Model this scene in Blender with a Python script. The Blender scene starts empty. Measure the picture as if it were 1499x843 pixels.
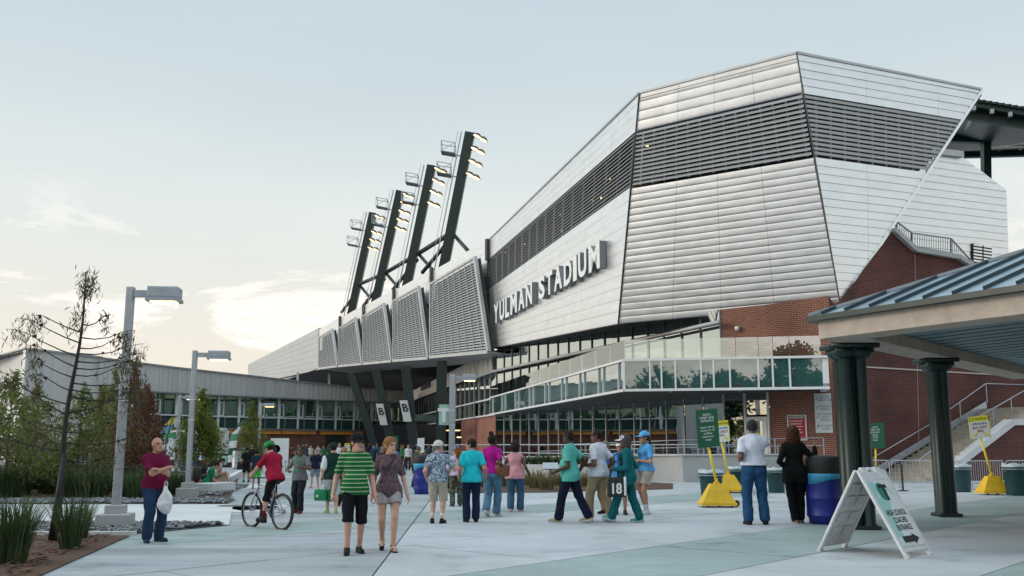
import bpy, bmesh, math, random
import numpy as np
from mathutils import Vector, Matrix

random.seed(7); RNG = np.random.default_rng(11)
S = bpy.context.scene
COL = S.collection
R = math.radians
# ------------------------------------------------------------------ camera
F_PX, EYE = 1380.0, 1.65                       # focal length for a 1499 px wide picture, eye height
PITCH = math.atan(229.5 / F_PX)
cam = bpy.data.cameras.new('camera'); cam_o = bpy.data.objects.new('camera', cam); COL.objects.link(cam_o)
cam.sensor_width = 36; cam.lens = F_PX / 1499 * 36; cam.clip_start = .1; cam.clip_end = 3000
cam_o.location = (0, 0, EYE); cam_o.rotation_euler = (math.pi / 2 + PITCH, 0, 0)
S.camera = cam_o
# ------------------------------------------------------------------ sky
SUN_AZ, SUN_EL = -94.0, 16.0                   # degrees from +Y, clockwise positive; low evening sun left of and behind the viewer
W = bpy.data.worlds.new('World'); S.world = W; W.use_nodes = True
nt = W.node_tree; nt.nodes.clear()
def wn(t, **k):
    n = nt.nodes.new(t)
    for a, b in k.items(): setattr(n, a, b)
    return n
wl = nt.links.new
out = wn('ShaderNodeOutputWorld'); bg = wn('ShaderNodeBackground')
sky = wn('ShaderNodeTexSky', sky_type='NISHITA', sun_disc=False, sun_elevation=R(SUN_EL), sun_rotation=R(SUN_AZ), air_density=1.0, dust_density=2.0, ozone_density=1.5)
tc = wn('ShaderNodeTexCoord'); sep = wn('ShaderNodeSeparateXYZ'); wl(tc.outputs['Generated'], sep.inputs[0])
ramp = wn('ShaderNodeValToRGB'); wl(sep.outputs['Z'], ramp.inputs[0])
cr = ramp.color_ramp; cr.elements[0].position = 0.0; cr.elements[0].color = (6.9, 6.1, 5.0, 1)
cr.elements[1].position = 1.0; cr.elements[1].color = (7.6, 9.1, 10.3, 1)
for p, c in ((.08, (6.6, 6.15, 5.3)), (.15, (6.15, 6.1, 5.6)), (.24, (5.7, 6.05, 5.9)), (.34, (4.75, 5.4, 5.65)), (.46, (4.2, 5.0, 5.5)), (.70, (5.8, 7.0, 7.9))):
    e = cr.elements.new(p); e.color = (*c, 1)
mp = wn('ShaderNodeMapping'); mp.inputs['Scale'].default_value = (1.0, 1.0, 4.2); wl(tc.outputs['Generated'], mp.inputs[0])
n1 = wn('ShaderNodeTexNoise'); n1.inputs['Scale'].default_value = 1.5; n1.inputs['Detail'].default_value = 9; n1.inputs['Roughness'].default_value = .58; n1.inputs['Distortion'].default_value = .35
wl(mp.outputs[0], n1.inputs['Vector'])
veil = wn('ShaderNodeMapRange'); veil.inputs['From Min'].default_value = .3; veil.inputs['From Max'].default_value = .7; veil.inputs['To Min'].default_value = .88; veil.inputs['To Max'].default_value = .98
wl(n1.outputs['Fac'], veil.inputs[0])
mix1 = wn('ShaderNodeMix', data_type='RGBA'); wl(veil.outputs[0], mix1.inputs['Factor']); wl(sky.outputs[0], mix1.inputs['A']); wl(ramp.outputs[0], mix1.inputs['B'])
# a low bank of brighter evening cloud all round the horizon, broken by noise
mp2 = wn('ShaderNodeMapping'); mp2.inputs['Location'].default_value = (.45, .18, .21); mp2.inputs['Scale'].default_value = (2.0, 2.0, 7.0); wl(tc.outputs['Generated'], mp2.inputs[0])
n2 = wn('ShaderNodeTexNoise'); n2.inputs['Scale'].default_value = 1.35; n2.inputs['Detail'].default_value = 10; n2.inputs['Roughness'].default_value = .7; n2.inputs['Distortion'].default_value = .5
wl(mp2.outputs[0], n2.inputs['Vector'])
cov = wn('ShaderNodeMapRange'); cov.inputs['From Min'].default_value = .525; cov.inputs['From Max'].default_value = .60; wl(n2.outputs['Fac'], cov.inputs[0])
band = wn('ShaderNodeValToRGB'); wl(sep.outputs['Z'], band.inputs[0])
bc = band.color_ramp; bc.elements[0].position = .0; bc.elements[0].color = (.8, .8, .8, 1); bc.elements[1].position = .26; bc.elements[1].color = (0, 0, 0, 1)
e = bc.elements.new(.10); e.color = (1, 1, 1, 1); e = bc.elements.new(.16); e.color = (.8, .8, .8, 1)
mul = wn('ShaderNodeMath', operation='MULTIPLY'); wl(cov.outputs[0], mul.inputs[0]); wl(band.outputs[0], mul.inputs[1])
ccol = wn('ShaderNodeValToRGB'); wl(n2.outputs['Fac'], ccol.inputs[0])
ccol.color_ramp.elements[0].position = .50; ccol.color_ramp.elements[0].color = (9.6, 9.0, 8.5, 1)
ccol.color_ramp.elements[1].position = .72; ccol.color_ramp.elements[1].color = (6.9, 6.0, 5.6, 1)
mix2 = wn('ShaderNodeMix', data_type='RGBA'); wl(mul.outputs[0], mix2.inputs['Factor']); wl(mix1.outputs['Result'], mix2.inputs['A']); wl(ccol.outputs[0], mix2.inputs['B'])
wl(mix2.outputs['Result'], bg.inputs[0]); bg.inputs[1].default_value = .1; wl(bg.outputs[0], out.inputs[0])
# ------------------------------------------------------------------ sun, exposure
sun = bpy.data.lights.new('sun', 'SUN'); sun.energy = 0.9; sun.angle = R(20); sun.color = (1, .88, .74)
sun_o = bpy.data.objects.new('sun', sun); COL.objects.link(sun_o)
az, el = R(SUN_AZ), R(SUN_EL)
sd = Vector((math.sin(az) * math.cos(el), math.cos(az) * math.cos(el), math.sin(el)))
sun_o.rotation_euler = sd.to_track_quat('Z', 'Y').to_euler(); sun_o.location = sd * 200
vs = S.view_settings; vs.view_transform = 'Standard'; vs.look = 'None'; vs.gamma = 1; vs.use_curve_mapping = False; vs.exposure = 0.52
S.render.engine = 'CYCLES'; S.cycles.use_denoising = True; S.cycles.max_bounces = 6; S.cycles.transparent_max_bounces = 10
S.cycles.glossy_bounces = 4; S.cycles.diffuse_bounces = 1; S.cycles.caustics_reflective = False; S.cycles.caustics_refractive = False

# ------------------------------------------------------------------ surveying helpers: a sight line cut by a known distance, plane or the ground
_c, _s = math.cos(PITCH), math.sin(PITCH); EYEP = np.array([0, 0, EYE])
def ray(px, py):
    u = (px - 749.5) / F_PX; v = (421.5 - py) / F_PX
    return np.array([u, _c - v * _s, _s + v * _c])
def P(px, py, d):
    r = ray(px, py); return EYEP + r * (d / r[1])
def G(px, py, z=0.0):
    r = ray(px, py); return EYEP + r * ((z - EYE) / r[2])
def plane(a, b, c):
    n = np.cross(b - a, c - a); n = n / np.linalg.norm(n)
    if np.dot(n, EYEP - a) < 0: n = -n
    return a, n
def hit(px, py, pl, off=0.0):
    a, n = pl; r = ray(px, py); return EYEP + r * (np.dot(a + n * off - EYEP, n) / np.dot(r, n))
def A_(*v): return np.array(v, float)
def unit(v): v = np.asarray(v, float); return v / (np.linalg.norm(v) + 1e-12)
Z = A_(0, 0, 1)

# ------------------------------------------------------------------ materials
def mat(name, col, rough=.6, metal=0.0, noise=0.0, scale=4.0, bump=0.0, bscale=60.0, spec=.5, emit=None, estr=0.0, coat=0.0, stretch=None, world=False, noise2=None):
    m = bpy.data.materials.new(name); m.use_nodes = True; t = m.node_tree; b = t.nodes['Principled BSDF']
    b.inputs['Base Color'].default_value = (*col, 1); b.inputs['Roughness'].default_value = rough; b.inputs['Metallic'].default_value = metal
    b.inputs['Specular IOR Level'].default_value = spec; b.inputs['Coat Weight'].default_value = coat
    if emit: b.inputs['Emission Color'].default_value = (*emit, 1); b.inputs['Emission Strength'].default_value = estr
    c = t.nodes.new('ShaderNodeNewGeometry').outputs['Position'] if world else t.nodes.new('ShaderNodeTexCoord').outputs['Object']
    if stretch:
        mpn = t.nodes.new('ShaderNodeMapping'); mpn.inputs['Scale'].default_value = stretch; t.links.new(c, mpn.inputs[0]); c = mpn.outputs[0]
    n = t.nodes.new('ShaderNodeTexNoise'); n.inputs['Scale'].default_value = scale; n.inputs['Detail'].default_value = 6; n.inputs['Roughness'].default_value = .65
    t.links.new(c, n.inputs['Vector'])
    if noise:
        r = t.nodes.new('ShaderNodeMapRange'); r.inputs['From Min'].default_value = .3; r.inputs['From Max'].default_value = .7
        r.inputs['To Min'].default_value = 1 - noise; r.inputs['To Max'].default_value = 1 + noise; t.links.new(n.outputs['Fac'], r.inputs[0])
        v = t.nodes.new('ShaderNodeVectorMath'); v.operation = 'SCALE'; v.inputs[0].default_value = col; t.links.new(r.outputs[0], v.inputs['Scale'])
        t.links.new(v.outputs[0], b.inputs['Base Color'])
        r2 = t.nodes.new('ShaderNodeMapRange'); r2.inputs['To Min'].default_value = max(0, rough - .1); r2.inputs['To Max'].default_value = min(1, rough + .12)
        t.links.new(n.outputs['Fac'], r2.inputs[0]); t.links.new(r2.outputs[0], b.inputs['Roughness'])
    if bump:
        n2 = t.nodes.new('ShaderNodeTexNoise'); n2.inputs['Scale'].default_value = bscale; n2.inputs['Detail'].default_value = 4; t.links.new(c, n2.inputs['Vector'])
        bp = t.nodes.new('ShaderNodeBump'); bp.inputs['Strength'].default_value = bump; bp.inputs['Distance'].default_value = .02
        t.links.new(n2.outputs['Fac'], bp.inputs['Height']); t.links.new(bp.outputs[0], b.inputs['Normal'])
    return m
def lin(*rgb): return tuple(((x / 255) / 12.92 if x / 255 <= .04045 else ((x / 255 + .055) / 1.055) ** 2.4) for x in rgb)
def brick_mat(name, d, c1, c2, mortar, wear=.25):
    """brickwork on a wall running along the horizontal direction d"""
    m = bpy.data.materials.new(name); m.use_nodes = True; t = m.node_tree; b = t.nodes['Principled BSDF']; b.inputs['Roughness'].default_value = .85
    g = t.nodes.new('ShaderNodeNewGeometry'); dot = t.nodes.new('ShaderNodeVectorMath'); dot.operation = 'DOT_PRODUCT'; dot.inputs[1].default_value = (d[0], d[1], 0)
    t.links.new(g.outputs['Position'], dot.inputs[0]); sp = t.nodes.new('ShaderNodeSeparateXYZ'); t.links.new(g.outputs['Position'], sp.inputs[0])
    cb = t.nodes.new('ShaderNodeCombineXYZ'); t.links.new(dot.outputs['Value'], cb.inputs[0]); t.links.new(sp.outputs['Z'], cb.inputs[1])
    br = t.nodes.new('ShaderNodeTexBrick'); br.inputs['Scale'].default_value = 1; br.inputs['Brick Width'].default_value = .29; br.inputs['Row Height'].default_value = .098
    br.inputs['Mortar Size'].default_value = .014; br.inputs['Color1'].default_value = (*c1, 1); br.inputs['Color2'].default_value = (*c2, 1); br.inputs['Mortar'].default_value = (*mortar, 1); br.inputs['Bias'].default_value = -.1
    t.links.new(cb.outputs[0], br.inputs['Vector'])
    n = t.nodes.new('ShaderNodeTexNoise'); n.inputs['Scale'].default_value = .45; n.inputs['Detail'].default_value = 8; t.links.new(cb.outputs[0], n.inputs['Vector'])
    r = t.nodes.new('ShaderNodeMapRange'); r.inputs['From Min'].default_value = .3; r.inputs['From Max'].default_value = .7; r.inputs['To Min'].default_value = 1 - wear; r.inputs['To Max'].default_value = 1 + wear; t.links.new(n.outputs['Fac'], r.inputs[0])
    v = t.nodes.new('ShaderNodeVectorMath'); v.operation = 'SCALE'; hs_ = t.nodes.new('ShaderNodeTexNoise'); hs_.inputs['Scale'].default_value = 2.6; t.links.new(cb.outputs[0], hs_.inputs['Vector']); t.links.new(br.outputs['Color'], v.inputs[0]); t.links.new(r.outputs[0], v.inputs['Scale'])
    t.links.new(v.outputs[0], b.inputs['Base Color'])
    bp = t.nodes.new('ShaderNodeBump'); bp.inputs['Strength'].default_value = .6; bp.inputs['Distance'].default_value = .01; bp.invert = True
    t.links.new(br.outputs['Fac'], bp.inputs['Height']); t.links.new(bp.outputs[0], b.inputs['Normal'])
    return m
def glass_mat(name, tint, refl, rcol=(.9, .95, .95), rough=.0):
    """coated window glass: part mirror, part tinted see-through"""
    m = bpy.data.materials.new(name); m.use_nodes = True; t = m.node_tree; t.nodes.clear()
    o = t.nodes.new('ShaderNodeOutputMaterial'); tr = t.nodes.new('ShaderNodeBsdfTransparent'); tr.inputs[0].default_value = (*tint, 1)
    gl = t.nodes.new('ShaderNodeBsdfGlossy'); gl.inputs[0].default_value = (*rcol, 1); gl.inputs['Roughness'].default_value = rough
    n = t.nodes.new('ShaderNodeTexNoise'); n.inputs['Scale'].default_value = .5; g = t.nodes.new('ShaderNodeNewGeometry'); t.links.new(g.outputs['Position'], n.inputs['Vector'])
    bp = t.nodes.new('ShaderNodeBump'); bp.inputs['Strength'].default_value = .03; bp.inputs['Distance'].default_value = .1; t.links.new(n.outputs['Fac'], bp.inputs['Height']); t.links.new(bp.outputs[0], gl.inputs['Normal'])
    fr = t.nodes.new('ShaderNodeFresnel'); fr.inputs[0].default_value = 1.5
    mr = t.nodes.new('ShaderNodeMapRange'); mr.inputs['From Min'].default_value = 0; mr.inputs['From Max'].default_value = 1; mr.inputs['To Min'].default_value = refl; mr.inputs['To Max'].default_value = 1; t.links.new(fr.outputs[0], mr.inputs[0])
    mx = t.nodes.new('ShaderNodeMixShader'); t.links.new(mr.outputs[0], mx.inputs[0]); t.links.new(tr.outputs[0], mx.inputs[1]); t.links.new(gl.outputs[0], mx.inputs[2]); t.links.new(mx.outputs[0], o.inputs[0])
    return m

# ------------------------------------------------------------------ objects
OFF = {}
def mk(name, shape, m=None, parent=None, smooth=False, label=None, kind=None):
    v, f = shape; me = bpy.data.meshes.new(name)
    off = OFF.get(parent.name, None) if parent else None
    v = np.asarray(v, float)
    if off is not None: v = v - off
    me.from_pydata(v.tolist(), [], f if isinstance(f, list) else f.tolist())
    if smooth: me.polygons.foreach_set('use_smooth', [True] * len(me.polygons))
    o = bpy.data.objects.new(name, me); COL.objects.link(o)
    if m: me.materials.append(m)
    if parent:
        o.parent = parent
        if off is not None: OFF[o.name] = off
    if label: o['label'] = label
    if kind: o['kind'] = kind
    return o
def thing(name, label, cat, loc=(0, 0, 0), rz=0.0, group=None, world=False):
    """an Empty at a thing's base; with world=True its parts are given in world coordinates"""
    o = bpy.data.objects.new(name, None); COL.objects.link(o); o.location = tuple(loc); o.rotation_euler = (0, 0, rz); o.empty_display_size = .2
    o['label'] = label; o['category'] = cat
    if group: o['group'] = group
    if world: OFF[o.name] = np.array(loc, float)
    return o
def tag(o, label, cat, group=None):
    o['label'] = label; o['category'] = cat
    if group: o['group'] = group
    return o
def struct(name, shape, m, smooth=False):
    o = mk(name, shape, m, None, smooth); o['kind'] = 'structure'; return o
def copy_tree(o, parent=None):
    c = o.copy(); COL.objects.link(c); c.parent = parent
    if parent is not None: c.matrix_parent_inverse = o.matrix_parent_inverse.copy()
    for ch in list(o.children): copy_tree(ch, c)
    return c
# ------------------------------------------------------------------ shapes: (vertices, faces)
def join(*sh):
    if len(sh) == 1 and isinstance(sh[0], list): sh = sh[0]
    V_, F_ = [], []; k = 0
    for v, f in sh:
        v = np.asarray(v, float); V_.append(v); F_ += [[i + k for i in q] for q in (f if isinstance(f, list) else f.tolist())]; k += len(v)
    return np.concatenate(V_), F_
def xf(sh, M):
    M = np.array(M, float); v = np.asarray(sh[0], float); return v @ M[:3, :3].T + M[:3, 3], sh[1]
def rotz(sh, a, c=(0, 0, 0)):
    v = np.asarray(sh[0], float) - c; ca, sa = math.cos(a), math.sin(a)
    return np.stack([v[:, 0] * ca - v[:, 1] * sa, v[:, 0] * sa + v[:, 1] * ca, v[:, 2]], 1) + c, sh[1]
BF = [[0, 3, 2, 1], [4, 5, 6, 7], [0, 1, 5, 4], [1, 2, 6, 5], [2, 3, 7, 6], [3, 0, 4, 7]]
def box(cx, cy, cz, sx, sy, sz, a=0.0, taper=1.0):
    x, y, z = sx / 2, sy / 2, sz / 2
    v = A_(*[[-x, -y, -z], [x, -y, -z], [x, y, -z], [-x, y, -z], [-x * taper, -y * taper, z], [x * taper, -y * taper, z], [x * taper, y * taper, z], [-x * taper, y * taper, z]])
    v, f = rotz((v, BF), a); return v + A_(cx, cy, cz), BF
def bbox(cx, cy, cz, sx, sy, sz, b=.01, a=0.0):
    """box with bevelled edges"""
    bm = bmesh.new(); bmesh.ops.create_cube(bm, size=1); bmesh.ops.scale(bm, vec=(sx, sy, sz), verts=bm.verts)
    bmesh.ops.bevel(bm, geom=bm.edges[:], offset=min(b, .45 * min(sx, sy, sz)), segments=2, affect='EDGES', profile=.6)
    v = A_(*[list(q.co) for q in bm.verts]); bm.verts.index_update(); f = [[q.index for q in p.verts] for p in bm.faces]; bm.free()
    v, f = rotz((v, f), a); return v + A_(cx, cy, cz), f
def prism(pts, vec):
    """a planar outline given thickness along vec"""
    p = np.asarray(pts, float); n = len(p); q = p + np.asarray(vec, float)
    return np.concatenate([p, q]), [list(range(n))[::-1], list(range(n, 2 * n))] + [[i, (i + 1) % n, n + (i + 1) % n, n + i] for i in range(n)]
def beam(a, b, w, h, up=Z):
    """rectangular bar from a to b"""
    a, b = np.asarray(a, float), np.asarray(b, float); d = unit(b - a); s = np.cross(d, up)
    if np.linalg.norm(s) < 1e-4: s = np.cross(d, A_(1, 0, 0))
    s = unit(s); u = np.cross(s, d)
    c = [-s * w / 2 - u * h / 2, s * w / 2 - u * h / 2, s * w / 2 + u * h / 2, -s * w / 2 + u * h / 2]
    return A_(*[a + k for k in c], *[b + k for k in c]), [[3, 2, 1, 0], [4, 5, 6, 7], [0, 1, 5, 4], [1, 2, 6, 5], [2, 3, 7, 6], [3, 0, 4, 7]]
def tube(pts, r, n=8, closed=False):
    p = np.asarray(pts, float); m = len(p); rr = np.full(m, r) if np.isscalar(r) else np.asarray(r, float)
    V_ = []; prev = None
    for i in range(m):
        a, b = (p[i - 1], p[(i + 1) % m]) if closed else (p[max(i - 1, 0)], p[min(i + 1, m - 1)])
        d = unit(b - a)
        if prev is None:
            s = np.cross(d, Z if abs(d[2]) < .9 else A_(1, 0, 0))
        else: s = prev - d * np.dot(prev, d)
        s = unit(s); prev = s; u = np.cross(d, s)
        ang = np.arange(n) * 2 * math.pi / n
        V_.append(p[i] + rr[i] * (np.cos(ang)[:, None] * s + np.sin(ang)[:, None] * u))
    V_ = np.concatenate(V_); F_ = []
    for i in range(m if closed else m - 1):
        j = (i + 1) % m
        for k in range(n): F_.append([i * n + k, i * n + (k + 1) % n, j * n + (k + 1) % n, j * n + k])
    if not closed: F_.append(list(range(n))[::-1]); F_.append([(m - 1) * n + k for k in range(n)])
    return V_, F_
def lathe(prof, n=24, c=(0, 0, 0)):
    V_, F_ = [], []; ang = np.arange(n) * 2 * math.pi / n
    for r, z in prof: V_.append(np.stack([r * np.cos(ang), r * np.sin(ang), np.full(n, z)], 1))
    for i in range(len(prof) - 1):
        for k in range(n): F_.append([i * n + k, i * n + (k + 1) % n, (i + 1) * n + (k + 1) % n, (i + 1) * n + k])
    if prof[0][0] > 1e-5: F_.append(list(range(n))[::-1])
    if prof[-1][0] > 1e-5: F_.append([(len(prof) - 1) * n + k for k in range(n)])
    return np.concatenate(V_) + np.asarray(c, float), F_
def clip(poly, a, n):
    """the part of a planar polygon on the side of plane (a, n) that n points away from"""
    out = []; m = len(poly)
    for i in range(m):
        p, q = poly[i], poly[(i + 1) % m]; dp, dq = np.dot(p - a, n), np.dot(q - a, n)
        if dp <= 0: out.append(p)
        if (dp < 0 < dq) or (dq < 0 < dp): out.append(p + (q - p) * (dp / (dp - dq)))
    return out
def area(poly):
    p = np.asarray(poly); return .5 * np.linalg.norm(sum((np.cross(p[i] - p[0], p[i + 1] - p[0]) for i in range(1, len(p) - 1)), np.zeros(3)))
def shrink(poly, d):
    """pull every corner of a convex outline in by about d"""
    p = np.asarray(poly); n = len(p); o = []
    for i in range(n):
        a, b = unit(p[i - 1] - p[i]), unit(p[(i + 1) % n] - p[i]); s = np.linalg.norm(np.cross(a, b)); o.append(p[i] + (a + b) * (d / max(s, .25)))
    return o
def lerp(a, b, t): return a + (b - a) * t
def quadpt(q, s, t):
    """q = bottom-left, bottom-right, top-right, top-left"""
    return lerp(lerp(q[0], q[1], s), lerp(q[3], q[2], s), t)
# ------------------------------------------------------------------ lettering
def text_shape(s, h=1.0, ex=0.0, off=0.0, sx=1.0, align='CENTER', space=1.0, line=1.0):
    cu = bpy.data.curves.new('t', 'FONT'); cu.body = s; cu.size = 1; cu.extrude = 0; cu.offset = off; cu.align_x = align; cu.align_y = 'CENTER' if '\n' in s else 'BOTTOM_BASELINE'
    cu.space_character = space; cu.space_line = line; cu.resolution_u = 3; cu.fill_mode = 'BOTH'
    cu.extrude = ex / h if ex else 0.0
    o = bpy.data.objects.new('t', cu); me = o.to_mesh()
    v = np.zeros(len(me.vertices) * 3); me.vertices.foreach_get('co', v); v = v.reshape(-1, 3) * h; v[:, 0] *= sx
    f = [list(p.vertices) for p in me.polygons]; o.to_mesh_clear(); bpy.data.objects.remove(o); bpy.data.curves.remove(cu)
    return v, f
def put(sh, o, right, up, nrm=None):
    """lay a shape drawn in x, y (z towards the reader) on a plane at o"""
    r, u = np.asarray(right, float), np.asarray(up, float); n = np.cross(r, u) if nrm is None else nrm
    v = np.asarray(sh[0], float); return o + v[:, :1] * r + v[:, 1:2] * u + v[:, 2:3] * n, sh[1]
# ================================================================== materials used in many places
M = {}
def concrete(name, col, amt, stretch=(1, 1, 1)):
    """brushed paving: broad tonal drift, brush streaks, fine grit, stains and trodden-in spots"""
    m = bpy.data.materials.new(name); m.use_nodes = True; t = m.node_tree; b = t.nodes['Principled BSDF']; b.inputs['Roughness'].default_value = .72; b.inputs['Specular IOR Level'].default_value = .35
    g = t.nodes.new('ShaderNodeNewGeometry').outputs['Position']; L = t.links.new
    def noise(scale, detail, lo, hi, st=None, f0=.3, f1=.7):
        c = g
        if st: q = t.nodes.new('ShaderNodeMapping'); q.inputs['Scale'].default_value = st; q.inputs['Rotation'].default_value = (0, 0, R(12)); L(g, q.inputs[0]); c = q.outputs[0]
        n = t.nodes.new('ShaderNodeTexNoise'); n.inputs['Scale'].default_value = scale; n.inputs['Detail'].default_value = detail; n.inputs['Roughness'].default_value = .6; L(c, n.inputs['Vector'])
        r = t.nodes.new('ShaderNodeMapRange'); r.inputs['From Min'].default_value = f0; r.inputs['From Max'].default_value = f1; r.inputs['To Min'].default_value = lo; r.inputs['To Max'].default_value = hi; L(n.outputs['Fac'], r.inputs[0]); return r.outputs[0]
    fs = [noise(.35, 5, 1 - amt, 1 + amt, stretch), noise(1.1, 6, 1 - amt * .6, 1 + amt * .5, (.3, 2.5, 1)), noise(34, 3, .93, 1.06), noise(.8, 8, .70, 1.0, None, .30, .46), noise(.22, 4, .86, 1.06)]
    v = t.nodes.new('ShaderNodeTexVoronoi'); v.inputs['Scale'].default_value = 1.6; L(g, v.inputs['Vector']); r = t.nodes.new('ShaderNodeMapRange'); r.inputs['From Min'].default_value = .03; r.inputs['From Max'].default_value = .045; r.inputs['To Min'].default_value = .62; r.inputs['To Max'].default_value = 1; L(v.outputs['Distance'], r.inputs[0]); fs.append(r.outputs[0])
    k = fs[0]
    for q in fs[1:]: mm = t.nodes.new('ShaderNodeMath'); mm.operation = 'MULTIPLY'; L(k, mm.inputs[0]); L(q, mm.inputs[1]); k = mm.outputs[0]
    s_ = t.nodes.new('ShaderNodeVectorMath'); s_.operation = 'SCALE'; s_.inputs[0].default_value = col; L(k, s_.inputs['Scale']); L(s_.outputs[0], b.inputs['Base Color'])
    n2 = t.nodes.new('ShaderNodeTexNoise'); n2.inputs['Scale'].default_value = 60; L(g, n2.inputs['Vector']); bp = t.nodes.new('ShaderNodeBump'); bp.inputs['Strength'].default_value = .2; bp.inputs['Distance'].default_value = .01; L(n2.outputs['Fac'], bp.inputs['Height']); L(bp.outputs[0], b.inputs['Normal'])
    return m
M['conc'] = concrete('pale_concrete', (.52, .55, .565), .12)
M['conc_b'] = concrete('grey_concrete', (.40, .43, .445), .22, (.35, 1.6, 1))
M['conc_g'] = concrete('green_stained_concrete', (.35, .43, .415), .14)
M['conc_w'] = mat('white_concrete', (.62, .63, .63), .75, noise=.10, scale=.7, bump=.1, bscale=40, world=True)
M['conc_wall'] = mat('board_concrete', (.42, .425, .42), .85, noise=.12, scale=1.1, bump=.15, bscale=30, world=True)
M['joint'] = mat('dark_joint', (.07, .073, .076), .9)
M['asphalt'] = mat('far_pavement', (.33, .34, .345), .85, noise=.15, scale=.15, world=True)
M['mulch'] = mat('bark_mulch', (.11, .06, .038), .95, noise=.45, scale=14, bump=.9, bscale=45)
M['chip'] = mat('bark_chip', (.15, .08, .05), .95, noise=.4, scale=20)
M['stone'] = mat('river_stone', (.17, .19, .20), .7, noise=.45, scale=6)
def island_tones(m, cols):
    t = m.node_tree; g = t.nodes.new('ShaderNodeNewGeometry'); r = t.nodes.new('ShaderNodeValToRGB'); t.links.new(g.outputs['Random Per Island'], r.inputs[0]); r.color_ramp.interpolation = 'CONSTANT'
    r.color_ramp.elements[0].color = (*cols[0], 1); r.color_ramp.elements[1].position = 1 / len(cols); r.color_ramp.elements[1].color = (*cols[1], 1)
    for i in range(2, len(cols)): e = r.color_ramp.elements.new(i / len(cols)); e.color = (*cols[i], 1)
    t.links.new(r.outputs[0], t.nodes['Principled BSDF'].inputs['Base Color'])
island_tones(M['stone'], [(.09, .10, .105), (.20, .22, .23), (.05, .055, .06), (.30, .31, .31), (.13, .15, .165)])
island_tones(M['chip'], [(.16, .085, .05), (.07, .035, .022), (.24, .14, .085), (.11, .05, .03)])
M['bedsoil'] = mat('gravel_bed', (.10, .11, .115), .95, noise=.3, scale=9)
M['silver'] = mat('brushed_aluminium', (.84, .855, .865), .33, .85, noise=.07, scale=.9, world=True, stretch=(1, 1, 3))
M['silver_m'] = mat('matt_zinc', (.52, .53, .53), .5, .55, noise=.10, scale=.8, world=True)
M['louvre'] = mat('louvre_metal', (.40, .41, .41), .45, .5, noise=.06, world=True)
M['screen'] = mat('screen_metal', (.54, .55, .55), .45, .5, noise=.08, world=True)
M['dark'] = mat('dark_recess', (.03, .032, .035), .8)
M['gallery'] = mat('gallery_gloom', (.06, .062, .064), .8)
M['dkgrey'] = mat('charcoal', (.09, .092, .095), .7)
M['green'] = mat('dark_green_paint', (.005, .022, .019), .40, noise=.12, scale=1.5, spec=.5, world=True)
M['green_roof'] = mat('seamed_roof_paint', (.36, .47, .54), .30, .6, noise=.10, scale=1.2, world=True)
M['green_seam'] = mat('seam_paint', (.02, .045, .055), .4)
M['white'] = mat('white_paint', (.78, .79, .79), .45, noise=.05, scale=3)
M['frame'] = mat('pale_window_frame', (.76, .78, .78), .4)
M['frame_dk'] = mat('dull_window_frame', (.22, .24, .24), .45, .3)
M['galv'] = mat('galvanised_steel', (.42, .45, .49), .42, .7, noise=.12, scale=5)
M['beige'] = mat('beige_stucco', (.50, .42, .35), .9, noise=.16, scale=3, bump=.2, bscale=70, world=True)
M['black'] = mat('black_rubber', (.015, .015, .016), .6)
M['lampwarm'] = mat('lit_lamp_lens', (1, .9, .7), .4, emit=(1, .62, .26), estr=3.2)
M['lampstrip'] = mat('warm_strip_light', (1, .9, .7), .4, emit=(1, .68, .30), estr=1.6)
M['glass'] = glass_mat('coated_glass', (.16, .20, .19), .42)
M['glass_up'] = glass_mat('mirror_glass', (.20, .30, .27), .60, (.86, .93, .91))
M['glass_band'] = mat('teal_back_painted_glass', (.045, .125, .12), .03, spec=1.0, coat=1.0)
M['glass_band'].node_tree.nodes['Principled BSDF'].inputs['Coat IOR'].default_value = 2.6; M['glass_band'].node_tree.nodes['Principled BSDF'].inputs['Coat Roughness'].default_value = .012
M['glass_guard'] = glass_mat('clear_guard_glass', (.88, .92, .90), .26)
M['soffit'] = mat('dark_soffit', (.028, .045, .045), .55)
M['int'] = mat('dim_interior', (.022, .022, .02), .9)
M['backing'] = mat('cladding_backing', (.34, .345, .35), .6, .3)
# ================================================================== ground
struct('ground', ([(-900, -300, -.09), (900, -300, -.09), (900, 1500, -.09), (-900, 1500, -.09)], [[0, 1, 2, 3]]), M['asphalt'])
plaza = struct('plaza', ([(-30, 6, -.022), (45, 6, -.022), (45, 64, -.022), (-30, 64, -.022)], [[0, 1, 2, 3]]), M['joint'])
struct('far_plaza', ([(-140, 60, -.004), (60, 60, -.004), (60, 190, -.004), (-140, 190, -.004)], [[0, 1, 2, 3]]), M['conc_b'])
struct('rear_plaza', ([(-60, -80, -.004), (60, -80, -.004), (60, 6.5, -.004), (-60, 6.5, -.004)], [[0, 1, 2, 3]]), M['conc'])
GA = R(48); gu = A_(math.cos(GA), math.sin(GA), 0); gv = A_(-math.sin(GA), math.cos(GA), 0)
L1a, L1b = G(545, 843), G(625, 738); L1n = unit(np.cross(unit(L1b - L1a), Z))     # the long joint between the two paving fields
vb = [-24, -19.2, -14.5, -10.1, -5.7, -1.2, 1.3, 3.9, 6.55, 8.95, 12.1, 15.3, 17.6, 21.2, 24.8, 27.2, 31, 35, 39, 41.4, 46, 51, 56, 61]
greens = {(1.3, 3.9), (6.55, 8.95), (15.3, 17.6), (24.8, 27.2), (39, 41.4)}
def bed_edge(y): return np.interp(y, [5, 12.46, 18, 20.1, 28.5, 55, 70], [-5.6, -5.99, -6.96, -5.75, -8.2, -15.2, -19])
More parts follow.
